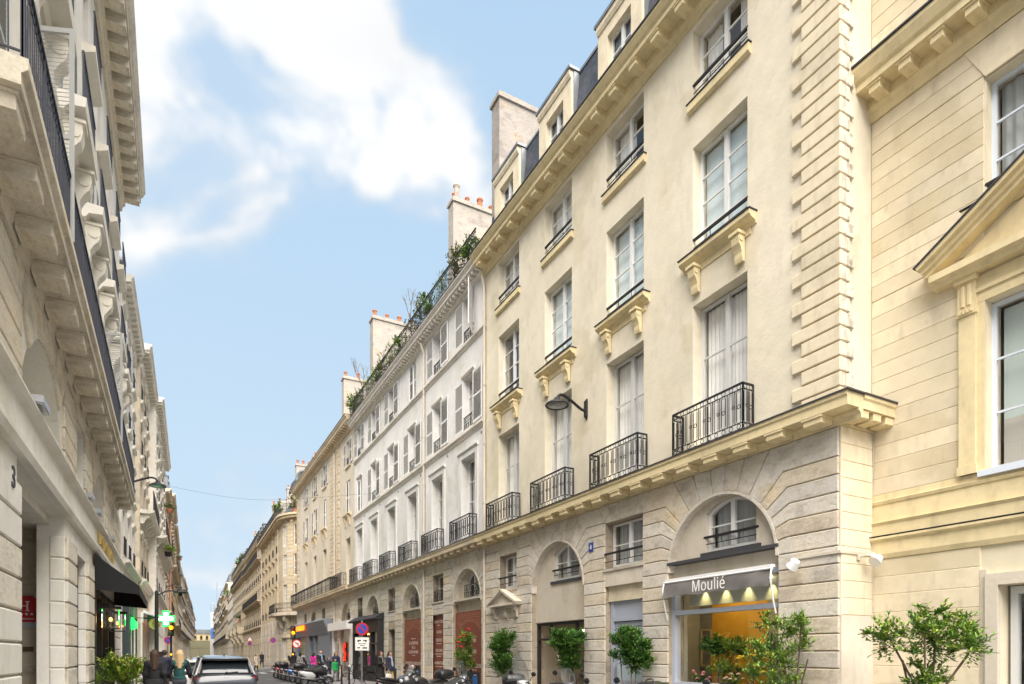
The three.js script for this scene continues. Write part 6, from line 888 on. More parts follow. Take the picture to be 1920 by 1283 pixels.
// ---------------------------------------------------------------- traffic lights and signs
const lensOff = c => mat(...c, 0.3), amber = new THREE.MeshStandardMaterial({ color: 0xffa010, emissive: 0xff9408, emissiveIntensity: 2.2 });
function trafficLight(x, d, label, box2 = true) {
  const t = thing('traffic_light', label, 'traffic light', [x, 0, -d], 0, 'traffic lights'); mk('post', join([rod([0, 0, 0], [0, 3.6, 0], 0.06, 10), rod([0, 0, 0], [0, 0.4, 0], 0.1, 10)]), M.iron, t);
  const h = mk('signal_head', join([box(-0.16, 0.16, 2.6, 3.55, 0.06, 0.26), ...[2.78, 3.08, 3.38].map(y => moved(fin(new THREE.CylinderGeometry(0.13, 0.13, 0.16, 16, 1, true, 0, Math.PI), true), 0, y, 0.3, 0, Math.PI / 2, 0))]), M.black, t); [[2.78, lensOff([0.01, 0.06, 0.02])], [3.08, amber], [3.38, lensOff([0.09, 0.005, 0.005])]].forEach(([y, m], i) => mk(i === 1 ? 'amber_light' : 'lens', fin(new THREE.SphereGeometry(0.115, 16, 8, 0, 6.3, 0, 1.2).rotateX(Math.PI / 2).scale(1, 1, 0.4).translate(0, y, 0.245), true), m, h));
  const r = mk('repeater', box(-0.07, 0.07, 1.35, 1.75, 0.06, 0.14), M.black, t); mk('amber_light', ball(0, 1.55, 0.15, 0.05), amber, r); const p = new THREE.PointLight(0xffa030, 0.5, 0, 2); p.position.set(0, 3.08, 0.5); t.add(p); return t;
}
trafficLight(-0.12, 41, 'traffic light showing amber on the left pavement by the pharmacy cross'); trafficLight(7.5, 47, 'traffic light showing amber by the grey corner shop');
function disc(r, draw) { const [g, m] = print(2 * r, 2 * r, draw, { k: 0.6, rough: 0.4 }); return [fin2(new THREE.CircleGeometry(r, 28)), m]; }
function fin2(g) { const p = g.attributes.position, uv = g.attributes.uv; let m = 0; for (let i = 0; i < p.count; i++) m = Math.max(m, Math.abs(p.getX(i))); for (let i = 0; i < p.count; i++) uv.setXY(i, 0.5 + p.getX(i) / (2 * m), 0.5 + p.getY(i) / (2 * m)); return g; }
function noParking(x, d, y, label, o = {}) {
  const r = o.r ?? 0.29, t = thing('no_parking_sign', label, 'road sign', [x, 0, -d], o.turn ?? 0, 'no parking signs'); mk('post', rod([0, 0, -0.05], [0, y + 0.4, -0.05], 0.035, 8), M.steel, t);
  const b = mk('plate', fin(new THREE.CylinderGeometry(r, r, 0.03, 28).rotateX(Math.PI / 2).translate(0, y, -0.005)), M.steel, t);
  const [g, m] = disc(r, c => { c.fillStyle = '#c4232d'; c.fillRect(0, 0, 2 * r, 2 * r); c.fillStyle = '#2c4fb0'; c.beginPath(); c.arc(r, r, r * 0.74, 0, 6.3); c.fill(); c.strokeStyle = '#c4232d'; c.lineWidth = r * 0.24; c.beginPath(); c.moveTo(r * 0.42, r * 0.42); c.lineTo(r * 1.58, r * 1.58); c.stroke(); }); mk('face', g, m, b).position.set(0, y, 0.012);
  if (o.plate) { mk('sub_plate', box(-0.32, 0.32, y - 0.98, y - 0.38, -0.01, 0.005), M.whiteMetal, t); const [pg, pm] = print(0.6, 0.56, c => { c.fillStyle = '#eceae4'; c.fillRect(0, 0, 0.6, 0.56); c.fillStyle = '#22262c'; c.fillRect(0.08, 0.1, 0.16, 0.06); c.fillRect(0.34, 0.1, 0.18, 0.05); c.beginPath(); c.arc(0.12, 0.17, 0.03, 0, 6.3); c.arc(0.46, 0.17, 0.03, 0, 6.3); c.fill(); for (let k = 0; k < 7; k++) c.fillRect(0.12 + k * 0.055, 0.25, 0.035, 0.04); for (let k = 0; k < 4; k++) c.fillRect(0.2 + k * 0.055, 0.33, 0.035, 0.04); c.fillRect(0.08, 0.43, 0.12, 0.05); c.fillRect(0.32, 0.43, 0.2, 0.06); }); mk('print', pg, pm, t).position.set(0, y - 0.68, 0.008); }
  return t;
}
noParking(7.55, 28.4, 2.72, 'blue and red no parking sign with white plate in front of the black shop front', { plate: true }); noParking(9.2, 70, 3.0, 'no parking sign before the round corner building'); noParking(-0.28, 43, 2.4, 'no parking sign by the left traffic light', { turn: 0.3, r: 0.22 }); noParking(9.9, 100, 3.1, 'distant no parking sign under a triangular sign', {});
{ const t = thing('no_turn_sign', 'round red and white no left turn sign on the corner traffic light', 'road sign', [7.72, 0, -46.8]); mk('plate', fin(new THREE.CylinderGeometry(0.32, 0.32, 0.03, 28).rotateX(Math.PI / 2).translate(0, 2.3, 0.1)), M.steel, t); const [g, m] = disc(0.32, c => { c.fillStyle = '#c4232d'; c.fillRect(0, 0, 1, 1); c.fillStyle = '#efeae6'; c.beginPath(); c.arc(0.32, 0.32, 0.24, 0, 6.3); c.fill(); c.strokeStyle = '#15171a'; c.lineWidth = 0.05; c.beginPath(); c.moveTo(0.42, 0.48); c.lineTo(0.42, 0.28); c.lineTo(0.22, 0.26); c.stroke(); c.strokeStyle = '#c4232d'; c.beginPath(); c.moveTo(0.18, 0.18); c.lineTo(0.47, 0.47); c.stroke(); }); mk('face', g, m, t).position.set(0, 2.3, 0.118); mk('clamp', box(-0.22, 0.0, 2.28, 2.32, 0.02, 0.1), M.steel, t); }
{ const t = thing('warning_sign', 'triangular road sign above the distant no parking sign', 'road sign', [9.9, 3.7, -99.9]); const tr = [[-0.45, -0.26], [0.45, -0.26], [0, 0.52]]; mk('plate', poly(tr, 0, 0.02), mat(0.5, 0.02, 0.02, 0.4), t); mk('face', poly(tr.map(([x, y]) => [x * 0.72, y * 0.72 - 0.0]), 0.02, 0.024), M.whiteMetal, t); }
tag(mk('overhead_wire', pipe([[-1.2, 11.5, -42], [4, 10.7, -40], [10.2, 10.9, -36]], 0.006, 5, 30), M.iron), 'thin wire strung across the street between the houses', 'wire');

// ---------------------------------------------------------------- plants
const leafM = (r, g, b, ro = 0.4) => new THREE.MeshPhysicalMaterial({ color: lin(r, g, b), roughness: ro, side: THREE.DoubleSide, specularIntensity: 0.7 });
const LF = { dark: [leafM(0.035, 0.10, 0.018), leafM(0.055, 0.15, 0.024), leafM(0.11, 0.22, 0.03)], mid: [leafM(0.08, 0.17, 0.03), leafM(0.13, 0.23, 0.03), leafM(0.21, 0.30, 0.03)], lime: [leafM(0.10, 0.20, 0.03), leafM(0.17, 0.29, 0.03), leafM(0.30, 0.32, 0.04)], olive: [leafM(0.10, 0.13, 0.05, 0.6), leafM(0.15, 0.18, 0.07, 0.6), leafM(0.2, 0.2, 0.08, 0.6)] };
const bark = mat(0.20, 0.15, 0.10, 0.9, { map: stoneMap });
function leafInto(arr, p, dir, up, L, w, bendv) { // folded six-triangle leaf
  const s = new THREE.Vector3().crossVectors(dir, up).normalize(), n = new THREE.Vector3().crossVectors(s, dir).normalize(), P = (t, o, h) => [p.x + dir.x * L * t + s.x * w * o + n.x * h, p.y + dir.y * L * t + s.y * w * o + n.y * h, p.z + dir.z * L * t + s.z * w * o + n.z * h];
  const a = P(0, 0, 0), m = P(0.5, 0, -w * 0.18), t = P(1, 0, -bendv), l1 = P(0.32, -0.5, w * 0.1), l2 = P(0.68, -0.42, -bendv * 0.3), r1 = P(0.32, 0.5, w * 0.1), r2 = P(0.68, 0.42, -bendv * 0.3);
  arr.push(...a, ...l1, ...m, ...l1, ...l2, ...m, ...l2, ...t, ...m, ...a, ...m, ...r1, ...m, ...r2, ...r1, ...m, ...t, ...r2);
}
// twigs spread from stems through the crown; leaves sit along twigs. blobs: [x,y,z,rx,ry,rz,weight]
function foliage(blobs, count, L, seed, o = {}) {
  const r = rng(seed), sets = [[], [], []], twigs = [], v = new THREE.Vector3(), tips = [];
  const nt = Math.round(count / 9); if (o.rough !== 0) { const q0 = blobs.slice(); for (const q of q0) for (let i = 0; i < 5; i++) { const th = r() * 6.283, u = r() * 1.3 - 0.5, c = Math.sqrt(Math.max(0, 1 - u * u)), k = 0.28 + 0.18 * r(); blobs = [...blobs, [q[0] + Math.cos(th) * c * q[3] * 0.92, q[1] + u * q[4] * 0.92, q[2] + Math.sin(th) * c * q[5] * 0.92, q[3] * k, q[4] * k, q[5] * k, q[6] * 0.1]]; } } const tot = blobs.reduce((s, b) => s + b[6], 0);
  for (let i = 0; i < nt; i++) {
    let k = r() * tot, b = blobs[0]; for (const q of blobs) { if ((k -= q[6]) <= 0) { b = q; break; } }
    const th = r() * 6.283, u = 2 * r() - 1, rad = Math.pow(r(), 0.42) * (0.86 + 0.3 * r()), c = Math.sqrt(1 - u * u), dx = c * Math.cos(th), dz = c * Math.sin(th);
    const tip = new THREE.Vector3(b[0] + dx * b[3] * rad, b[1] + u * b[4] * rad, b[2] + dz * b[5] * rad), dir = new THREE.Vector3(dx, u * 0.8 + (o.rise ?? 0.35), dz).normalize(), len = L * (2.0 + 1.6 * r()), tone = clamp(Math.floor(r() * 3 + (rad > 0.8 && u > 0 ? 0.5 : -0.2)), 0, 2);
    const base = tip.clone().addScaledVector(dir, -len); if (i % 3 === 0) twigs.push(bar(base.toArray(), tip.toArray(), 0.005)); tips.push(tip);
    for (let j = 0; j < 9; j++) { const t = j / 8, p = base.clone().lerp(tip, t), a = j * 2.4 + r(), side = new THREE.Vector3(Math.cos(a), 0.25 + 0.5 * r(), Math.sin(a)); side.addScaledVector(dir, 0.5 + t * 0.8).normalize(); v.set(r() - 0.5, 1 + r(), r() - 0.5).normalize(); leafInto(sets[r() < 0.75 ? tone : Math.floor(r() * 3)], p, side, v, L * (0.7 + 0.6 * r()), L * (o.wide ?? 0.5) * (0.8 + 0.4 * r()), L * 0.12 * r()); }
  }
  return { sets: sets.map(a => { const g = new THREE.BufferGeometry(); g.setAttribute('position', new THREE.Float32BufferAttribute(a, 3)); return fin(g); }), twigs, tips };
}
function shrub(name, label, pos, o) {
  const t = thing(name, label, 'shrub', pos, 0, o.group), f = foliage(o.blobs, o.count, o.leaf, o.seed, o), pal = LF[o.pal ?? 'dark'];
  f.sets.forEach((g, i) => mk('foliage', g, pal[i], t)); const stems = o.stems.map(s => pipe(s, o.stemR ?? 0.014, 6, 14)); mk('stems', join([...stems, ...f.twigs]), bark, t);
  if (o.pot) { const [rt, rb, h, m] = o.pot; const pt = mk('pot', lathe([[0, 0], [rb, 0], [rb * 1.02, 0.02], [rt, h - 0.05], [rt * 1.05, h - 0.05], [rt * 1.05, h], [rt * 0.93, h], [rt * 0.9, h - 0.05], [0, h - 0.05]], 22), m, t); }
  if (o.flowers) { const r = rng(o.seed + 5), top = f.tips.filter(p => p.z > -0.1 || p.x < 0); for (const [x, y, z, R] of o.flowers) { const p = []; for (let k = 0; k < 14; k++) { const a = k * 2.4, q = R * (0.25 + 0.6 * k / 14); p.push(moved(ball(0, 0, 0, R * 0.42, R * 0.14, R * 0.34, 6), x + Math.cos(a) * q * 0.7, y + R * 0.3 - k * R * 0.03, z + Math.sin(a) * q * 0.7, a, 0.4 + k * 0.04)); } mk('flower', join(p), o.fm, t); } }
  return t;
}
const potGrey = mat(0.4, 0.4, 0.39, 0.8, { map: stoneMap }), potRed = mat(0.3, 0.03, 0.03, 0.5), redFl = mat(0.62, 0.02, 0.035, 0.6), xs = 9.72;
const camellias = 'clipped evergreen shrubs in pots along the wall';
shrub('potted_shrub', 'round dense evergreen shrub in a pot before the frosted grey door', [xs, 0, -12.05], { seed: 1, blobs: [[0, 1.78, 0, 0.46, 0.46, 0.46, 1], [0.1, 1.45, 0.1, 0.36, 0.34, 0.36, 0.6], [-0.18, 2.05, 0.08, 0.2, 0.2, 0.2, 0.15], [0.05, 2.1, -0.2, 0.18, 0.18, 0.18, 0.15]], count: 10500, leaf: 0.068, pal: 'dark', stems: [[[0, 0.4, 0], [0.03, 0.8, 0.02], [-0.05, 1.3, 0.1], [-0.1, 1.8, 0.1]], [[0.02, 0.4, 0], [0.12, 0.9, 0.06], [0.2, 1.5, -0.05]], [[0, 0.4, 0.02], [-0.1, 0.9, -0.15], [-0.08, 1.5, -0.25]]], pot: [0.26, 0.2, 0.46, potGrey], group: camellias });
shrub('potted_shrub', 'evergreen shrub with tapering crown in a pot beside the dark shop window', [xs, 0, -14.75], { seed: 2, blobs: [[0, 1.9, 0, 0.5, 0.42, 0.5, 1], [0, 1.4, 0.0, 0.32, 0.36, 0.32, 0.6]], count: 10000, leaf: 0.068, pal: 'dark', stems: [[[0, 0.35, 0], [0.02, 0.9, 0.04], [0.1, 1.5, 0.05]], [[0.02, 0.35, 0], [-0.06, 0.9, -0.1], [-0.1, 1.5, -0.12]]], stemR: 0.022, pot: [0.26, 0.2, 0.42, potGrey], group: camellias });
shrub('potted_shrub', 'tall egg-shaped evergreen shrub before the small pedimented doorway', [xs, 0, -18.7], { seed: 3, blobs: [[0, 1.95, 0, 0.42, 0.5, 0.42, 1], [0, 1.25, 0, 0.5, 0.5, 0.5, 1]], count: 12500, leaf: 0.068, pal: 'dark', stems: [[[0, 0.3, 0], [0.02, 0.9, 0.04], [0.1, 1.7, 0.05]]], stemR: 0.022, pot: [0.28, 0.22, 0.42, potGrey], group: camellias });
shrub('flowering_shrub', 'loose shrub with red flowers before the brown hoarding', [xs - 0.1, 0, -21.7], { seed: 4, blobs: [[0, 1.3, 0, 0.42, 0.6, 0.42, 1], [0.1, 2.1, 0, 0.36, 0.42, 0.36, 0.55]], count: 4800, leaf: 0.07, pal: 'mid', stems: [[[0, 0.3, 0], [0.05, 1, 0.04], [0.1, 2.3, 0.05]], [[0, 0.3, 0], [-0.15, 1.1, 0.1], [-0.2, 1.9, 0.2]]], pot: [0.26, 0.2, 0.4, M.terracotta], flowers: [[0.12, 2.52, 0.12, 0.1], [-0.25, 2.2, 0.2, 0.09], [-0.32, 2.02, 0.25, 0.09], [-0.25, 1.85, 0.3, 0.08], [-0.1, 2.28, 0.25, 0.09]], fm: redFl });
shrub('leafy_shrub', 'airy young shrub with upright twigs against the florist corner pier', [9.55, 0, -7.6], { seed: 5, blobs: [[0, 1.5, 0, 0.62, 0.55, 0.5, 1], [0.1, 2.05, 0.1, 0.4, 0.3, 0.4, 0.4], [-0.1, 0.95, 0, 0.45, 0.4, 0.45, 0.5], [0.05, 2.2, -0.4, 0.16, 0.2, 0.16, 0.12], [-0.1, 2.2, 0.45, 0.14, 0.2, 0.14, 0.1]], count: 4200, leaf: 0.07, wide: 0.42, pal: 'mid', stems: [[[0, 0.3, 0], [0.05, 1, 0.1], [0.05, 2.3, -0.35]], [[0, 0.3, 0], [0.1, 1, 0.2], [0, 2.1, 0.4]], [[0, 0.3, 0], [-0.1, 1.1, -0.1], [0, 2.0, 0.05]], [[0, 0.3, 0], [0.05, 0.9, 0.3], [-0.1, 1.5, 0.6]]], pot: [0.27, 0.2, 0.42, potGrey] });
shrub('leafy_shrub', 'large open shrub with spreading bare lower stems before the set-back facade', [9.9, 0, -5.35], { seed: 6, blobs: [[0.1, 1.85, 0.05, 0.5, 0.45, 0.55, 1], [-0.05, 1.75, 0.62, 0.26, 0.34, 0.3, 0.4], [0.05, 1.85, -0.65, 0.26, 0.42, 0.3, 0.4], [0.05, 1.25, -0.05, 0.36, 0.4, 0.36, 0.55], [-0.3, 2.0, 0.1, 0.24, 0.22, 0.24, 0.25], [0.1, 2.25, 0.12, 0.22, 0.14, 0.26, 0.15]], count: 5600, leaf: 0.065, wide: 0.55, pal: 'mid', rise: 0.25, stems: [[[0, 0.3, 0], [0, 0.9, 0.15], [-0.05, 1.6, 0.6]], [[0, 0.3, 0], [0, 1, 0.08], [0.1, 2.1, 0.1]], [[0, 0.3, 0], [0.05, 1, -0.15], [0.05, 1.9, -0.6]], [[0, 0.3, 0], [-0.1, 0.9, 0.05], [-0.3, 1.9, 0.15]], [[0, 0.3, 0], [0.05, 0.8, -0.2], [0.1, 1.5, -0.4]]], stemR: 0.016, pot: [0.28, 0.22, 0.42, potGrey] });
shrub('leafy_shrub', 'bright yellow-green bush in a planter outside the left restaurant', [-1.15, 0, -19.2], { seed: 7, blobs: [[0, 1.05, 0, 0.6, 0.5, 0.6, 1], [0.3, 1.25, -0.3, 0.3, 0.3, 0.3, 0.3], [-0.25, 1.35, 0.1, 0.25, 0.3, 0.3, 0.3]], count: 3400, leaf: 0.12, wide: 0.3, pal: 'lime', stems: [[[0, 0.4, 0], [0.1, 0.9, 0], [0.2, 1.4, 0.1]], [[0, 0.4, 0], [-0.1, 0.8, 0.1], [-0.3, 1.4, 0.1]]], pot: [0.36, 0.3, 0.5, potGrey] });
// cut flowers and plants inside the florist window
function shopPlant(label, x, z, y, o) { return shrub(o.name ?? 'display_plant', label, [10.3 - z, 0, -x], { ...o, blobs: [[0, y, 0, o.r, o.r * 0.9, o.r, 1]], stems: [[[0, 0.83, 0], [0, y, 0]]] }); }
const yel = mat(0.70, 0.50, 0.02, 0.6), pinkF = mat(0.68, 0.28, 0.26, 0.6);
shopPlant('tall dark leafed plant standing behind the florist glass', 10.5, -0.75, 1.75, { seed: 11, r: 0.34, count: 900, leaf: 0.12, pal: 'dark' }); shopPlant('feathery green plant in the florist window centre', 10.0, -0.8, 1.72, { seed: 12, r: 0.36, count: 900, leaf: 0.12, wide: 0.25, pal: 'mid' }); shopPlant('low bushy green plant at the florist glass', 10.15, -0.55, 1.25, { seed: 13, r: 0.34, count: 1100, leaf: 0.06, pal: 'mid' }); shopPlant('dark bushy plant before the orange wall', 9.2, -0.9, 1.7, { seed: 14, r: 0.32, count: 800, leaf: 0.1, pal: 'dark' });
const cluster = (n, R, cx, y, sz, seed) => { const r = rng(seed); return Array.from({ length: n }, () => [cx + (r() - 0.5) * R * 0.6, y + (r() - 0.5) * R * 0.5, (r() - 0.5) * R * 2, sz * (0.8 + 0.4 * r())]); };
shopPlant('bunch of yellow flowers in the florist window', 9.3, -0.5, 1.25, { name: 'flower_bunch', seed: 15, r: 0.3, count: 400, leaf: 0.07, pal: 'mid', flowers: cluster(16, 0.5, 0, 1.48, 0.08, 3), fm: yel }); shopPlant('lower bunch of yellow flowers by the shrub', 8.7, -0.45, 1.1, { name: 'flower_bunch', seed: 16, r: 0.26, count: 400, leaf: 0.07, pal: 'mid', flowers: cluster(12, 0.35, 0, 1.2, 0.08, 4), fm: yel }); shopPlant('row of pink roses at the foot of the florist glass', 10.75, -0.42, 1.0, { name: 'flower_bunch', seed: 17, r: 0.16, count: 300, leaf: 0.06, pal: 'dark', flowers: cluster(12, 0.4, 0, 1.1, 0.06, 5), fm: pinkF }); shopPlant('mixed pink and cream flowers at the florist sill', 9.75, -0.4, 1.0, { name: 'flower_bunch', seed: 18, r: 0.16, count: 300, leaf: 0.05, pal: 'mid', flowers: cluster(9, 0.24, 0, 1.1, 0.055, 6), fm: mat(0.7, 0.5, 0.4, 0.6) });
// terrace plants behind the railings
{
  const r = rng(77), trough = cached('trough', () => join([box(-0.4, 0.4, 0, 0.36, -0.16, 0.16), box(-0.42, 0.42, 0.33, 0.38, -0.18, 0.18)]));
  const spots = [[22.3, 0], [23.6, 1], [25.2, 2], [26.6, 0], [27.8, 1], [29.2, 3], [30.8, 0], [32.2, 2], [33.6, 1], [35, 0], [36.6, 2], [38, 3], [39.6, 1]], kinds = ['trailing green plant in a box', 'bushy shrub in a box', 'grassy plant in a box', 'bare-branched small tree in a box'];
  spots.forEach(([d, k], i) => { const t = thing('terrace_plant', kinds[k] + ' behind the white house terrace railing', 'plant', [10.22, 16.46, -d], RIGHT, 'plants on the roof terrace'), h = [1.1, 1.5, 1.2, 1.2][k]; mk('planter', trough, i % 3 ? M.terracotta : M.lead, t); if (k === 3) { const p = []; const br = (a, dir, L, n) => { const b = a.clone().addScaledVector(dir, L); p.push(bar(a.toArray(), b.toArray(), 0.008 + 0.008 * n)); if (n) for (let q = 0; q < 3; q++) br(a.clone().lerp(b, 0.6 + 0.4 * r()), dir.clone().add(new THREE.Vector3(r() - 0.5, r() * 0.4, r() - 0.5).multiplyScalar(1.5)).normalize(), L * 0.65, n - 1); }; br(new THREE.Vector3(0, 0.3, 0), new THREE.Vector3(0.1, 1, 0.15).normalize(), 1.3, 3); mk('branches', join(p), bark, t); } const f = foliage([[0, 0.3 + h * 0.4, 0.12, 0.62, h * 0.6, 0.34, 1]], k === 3 ? 220 : 620, 0.1, 100 + i, { wide: k === 2 ? 0.2 : 0.45 }); f.sets.forEach((g, j) => mk('foliage', g, LF[['mid', 'olive', 'lime', 'olive'][k]][j], t)); });
  const big = thing('terrace_plant', 'bright yellow-green shrub at the far end of the white house terrace', 'plant', [10.2, 16.46, -40.2], RIGHT); mk('planter', trough, M.terracotta, big); foliage([[0, 1.1, 0, 0.75, 0.75, 0.5, 1]], 900, 0.12, 140, {}).sets.forEach((g, j) => mk('foliage', g, LF.lime[j], big));
  [[74.5, 17, 2.0, 1.6, 'leafy shrub hanging over the round corner balcony'], [71.0, 17, 2.4, 1.5, 'tall bushy plant on the round corner terrace'], [88, 16.9, 1.4, 1.0, 'plant tuft on the terrace past the round corner'], [126, 18.6, 3, 1.6, 'large hedge-like planting on the distant mansion roof'], [134, 18.6, 3.2, 1.6, 'second roof planting on the distant mansion'], [131, 8.0, 1.4, 1.2, 'plant overflowing the distant stone bow balcony'], [176, 15.5, 4, 2.5, 'ivy mass on the roof edge of the modern block']].forEach(([d, y, w, h, lb], i) => { const t = thing('terrace_plant', lb, 'plant', [xr(d) - 0.1 + (i === 1 ? 1.2 : 0), y, -d], RIGHT); mk('planter', box(-w * 0.4, w * 0.4, -0.4, 0.1, -0.25, 0.25), M.terracotta, t); foliage([[0, h * 0.5, 0, w * 0.5, h * 0.6, 0.5, 1]], 500, 0.17 + d * 0.0006, 160 + i, {}).sets.forEach((g, j) => mk('foliage', g, LF[i % 2 ? 'olive' : 'mid'][j], t)); });
  [[46.5, 7.9, 'flower pot hanging on the iron balcony left of the street'], [50, 11.4, 'trailing plant on a left-hand balcony above the lamp'], [99, 12, 'plant on the balcony past the brick building'], [106, 15.5, 'bush on the upper balcony past the brick building']].forEach(([d, y, lb], i) => { const t = thing('balcony_plant', lb, 'plant', [xl(d) + 1.25, y, -d], LEFT); mk('pot', lathe([[0, 0], [0.16, 0], [0.22, 0.3], [0.2, 0.3], [0, 0.28]], 14), i ? M.terracotta : M.black, t); foliage([[0, 0.5, 0, 0.4, 0.3, 0.4, 1]], 350, 0.12, 190 + i, {}).sets.forEach((g, j) => mk('foliage', g, LF[i ? 'olive' : 'lime'][j], t)); });
}

// ---------------------------------------------------------------- vehicles
const paint = (r, g, b, metal = 0.3) => new THREE.MeshPhysicalMaterial({ color: lin(r, g, b), roughness: 0.35, metalness: metal, clearcoat: 1, clearcoatRoughness: 0.05 });
const tailRed = mat(0.22, 0.008, 0.01, 0.15), dimBlack = mat(0.015, 0.015, 0.016, 0.35), darkCabinGlass = new THREE.MeshPhysicalMaterial({ color: lin(0.02, 0.025, 0.028), roughness: 0.03, ior: 1.6 });  // car windows: opaque near-black skin, cabin darkness put into its colour
function wheelInto(parent, x, y, z, R, w, axis = 'x') { // tyre with a rim of spokes as its child
  const t = mk('tyre', cached(`tyre${R}_${w}_${axis}`, () => { const g = lathe([[R * 0.66, -w / 2], [R * 0.93, -w / 2], [R, -w * 0.32], [R, w * 0.32], [R * 0.93, w / 2], [R * 0.66, w / 2], [R * 0.66, -w / 2]], 28); g.rotateZ(Math.PI / 2); return g; }), M.rubber, parent); t.position.set(x, y, z); if (axis === 'z') t.rotation.y = Math.PI / 2;
  mk('rim', cached(`rim${R}_${w}`, () => { const p = [ring(0, 0, 0, R * 0.62, R * 0.05, 24, 6, 'x'), fin(new THREE.CylinderGeometry(R * 0.16, R * 0.16, w * 0.8, 12).rotateZ(Math.PI / 2), true)]; for (let k = 0; k < 5; k++) { const a = k * 1.2566; p.push(bar([0, 0, 0], [0, Math.cos(a) * R * 0.62, Math.sin(a) * R * 0.62], w * 0.35, R * 0.16)); } return join(p); }), M.steel, t); return t;
}
// sections: [z, half width, bottom, belt]; cabin: [z, half width low, half width high, roof]
function car(name, label, pos, turn, o) {
  const t = thing(name, label, o.cat ?? 'car', pos, turn, o.group), loop = (z, w, b, s, c = 0.06) => [[-w * 0.9, b, z], [-w * 0.99, b + 0.12, z], [-w, (b + s) * 0.55, z], [-w * 0.985, s - c * 1.5, z], [-w * 0.93, s - c * 0.25, z], [-w * 0.8, s, z], [0, s + 0.015, z], [w * 0.8, s, z], [w * 0.93, s - c * 0.25, z], [w * 0.985, s - c * 1.5, z], [w, (b + s) * 0.55, z], [w * 0.99, b + 0.12, z], [w * 0.9, b, z], [0, b, z]];
  mk('body', skin(o.body.map(([z, w, b, s]) => loop(z, w, b, s))), o.paint, t);
  const cb2 = o.cabin, cl = ([z, wl, wh, top, low]) => [[-wl, low, z], [-(wl + wh) / 2 - 0.015, (low + top) / 2, z], [-wh, top - 0.03, z], [-wh * 0.9, top, z], [0, top + 0.02, z], [wh * 0.9, top, z], [wh, top - 0.03, z], [(wl + wh) / 2 + 0.015, (low + top) / 2, z], [wl, low, z]];
  mk('windows', skin(cb2.map(cl), true, true, true), darkCabinGlass, t);  // solid skin with the dark cabin painted in, no interior behind it
  const rf = o.roof, rl = ([z, w, y]) => [[-w, y - 0.06, z], [-w * 0.97, y - 0.01, z], [-w * 0.7, y + 0.022, z], [0, y + 0.038, z], [w * 0.7, y + 0.022, z], [w * 0.97, y - 0.01, z], [w, y - 0.06, z], [0, y - 0.03, z]];
  mk('roof', skin(rf.map(rl)), o.roofPaint ?? o.paint, t);
  for (const s of [-1, 1]) for (const [a, b] of o.pillars) mk('pillar', bar([s * a[0], a[1], a[2]], [s * b[0], b[1], b[2]], 0.07, 0.1), o.paint, t);
  for (const [z] of o.wheels) for (const s of [-1, 1]) wheelInto(t, s * (o.hw - 0.12), 0.34, z, 0.34, 0.22);
  for (const s of [-1, 1]) { const m = mk('mirror', ball(s * (o.hw + 0.08), o.belt + 0.06, o.mirrorZ, 0.11, 0.075, 0.06, 10), o.paint, t); mk('mirror_stalk', bar([s * (o.hw - 0.08), o.belt, o.mirrorZ], [s * (o.hw + 0.04), o.belt + 0.04, o.mirrorZ], 0.03), dimBlack, m).position.set(0, 0, 0); }
  return t;
}
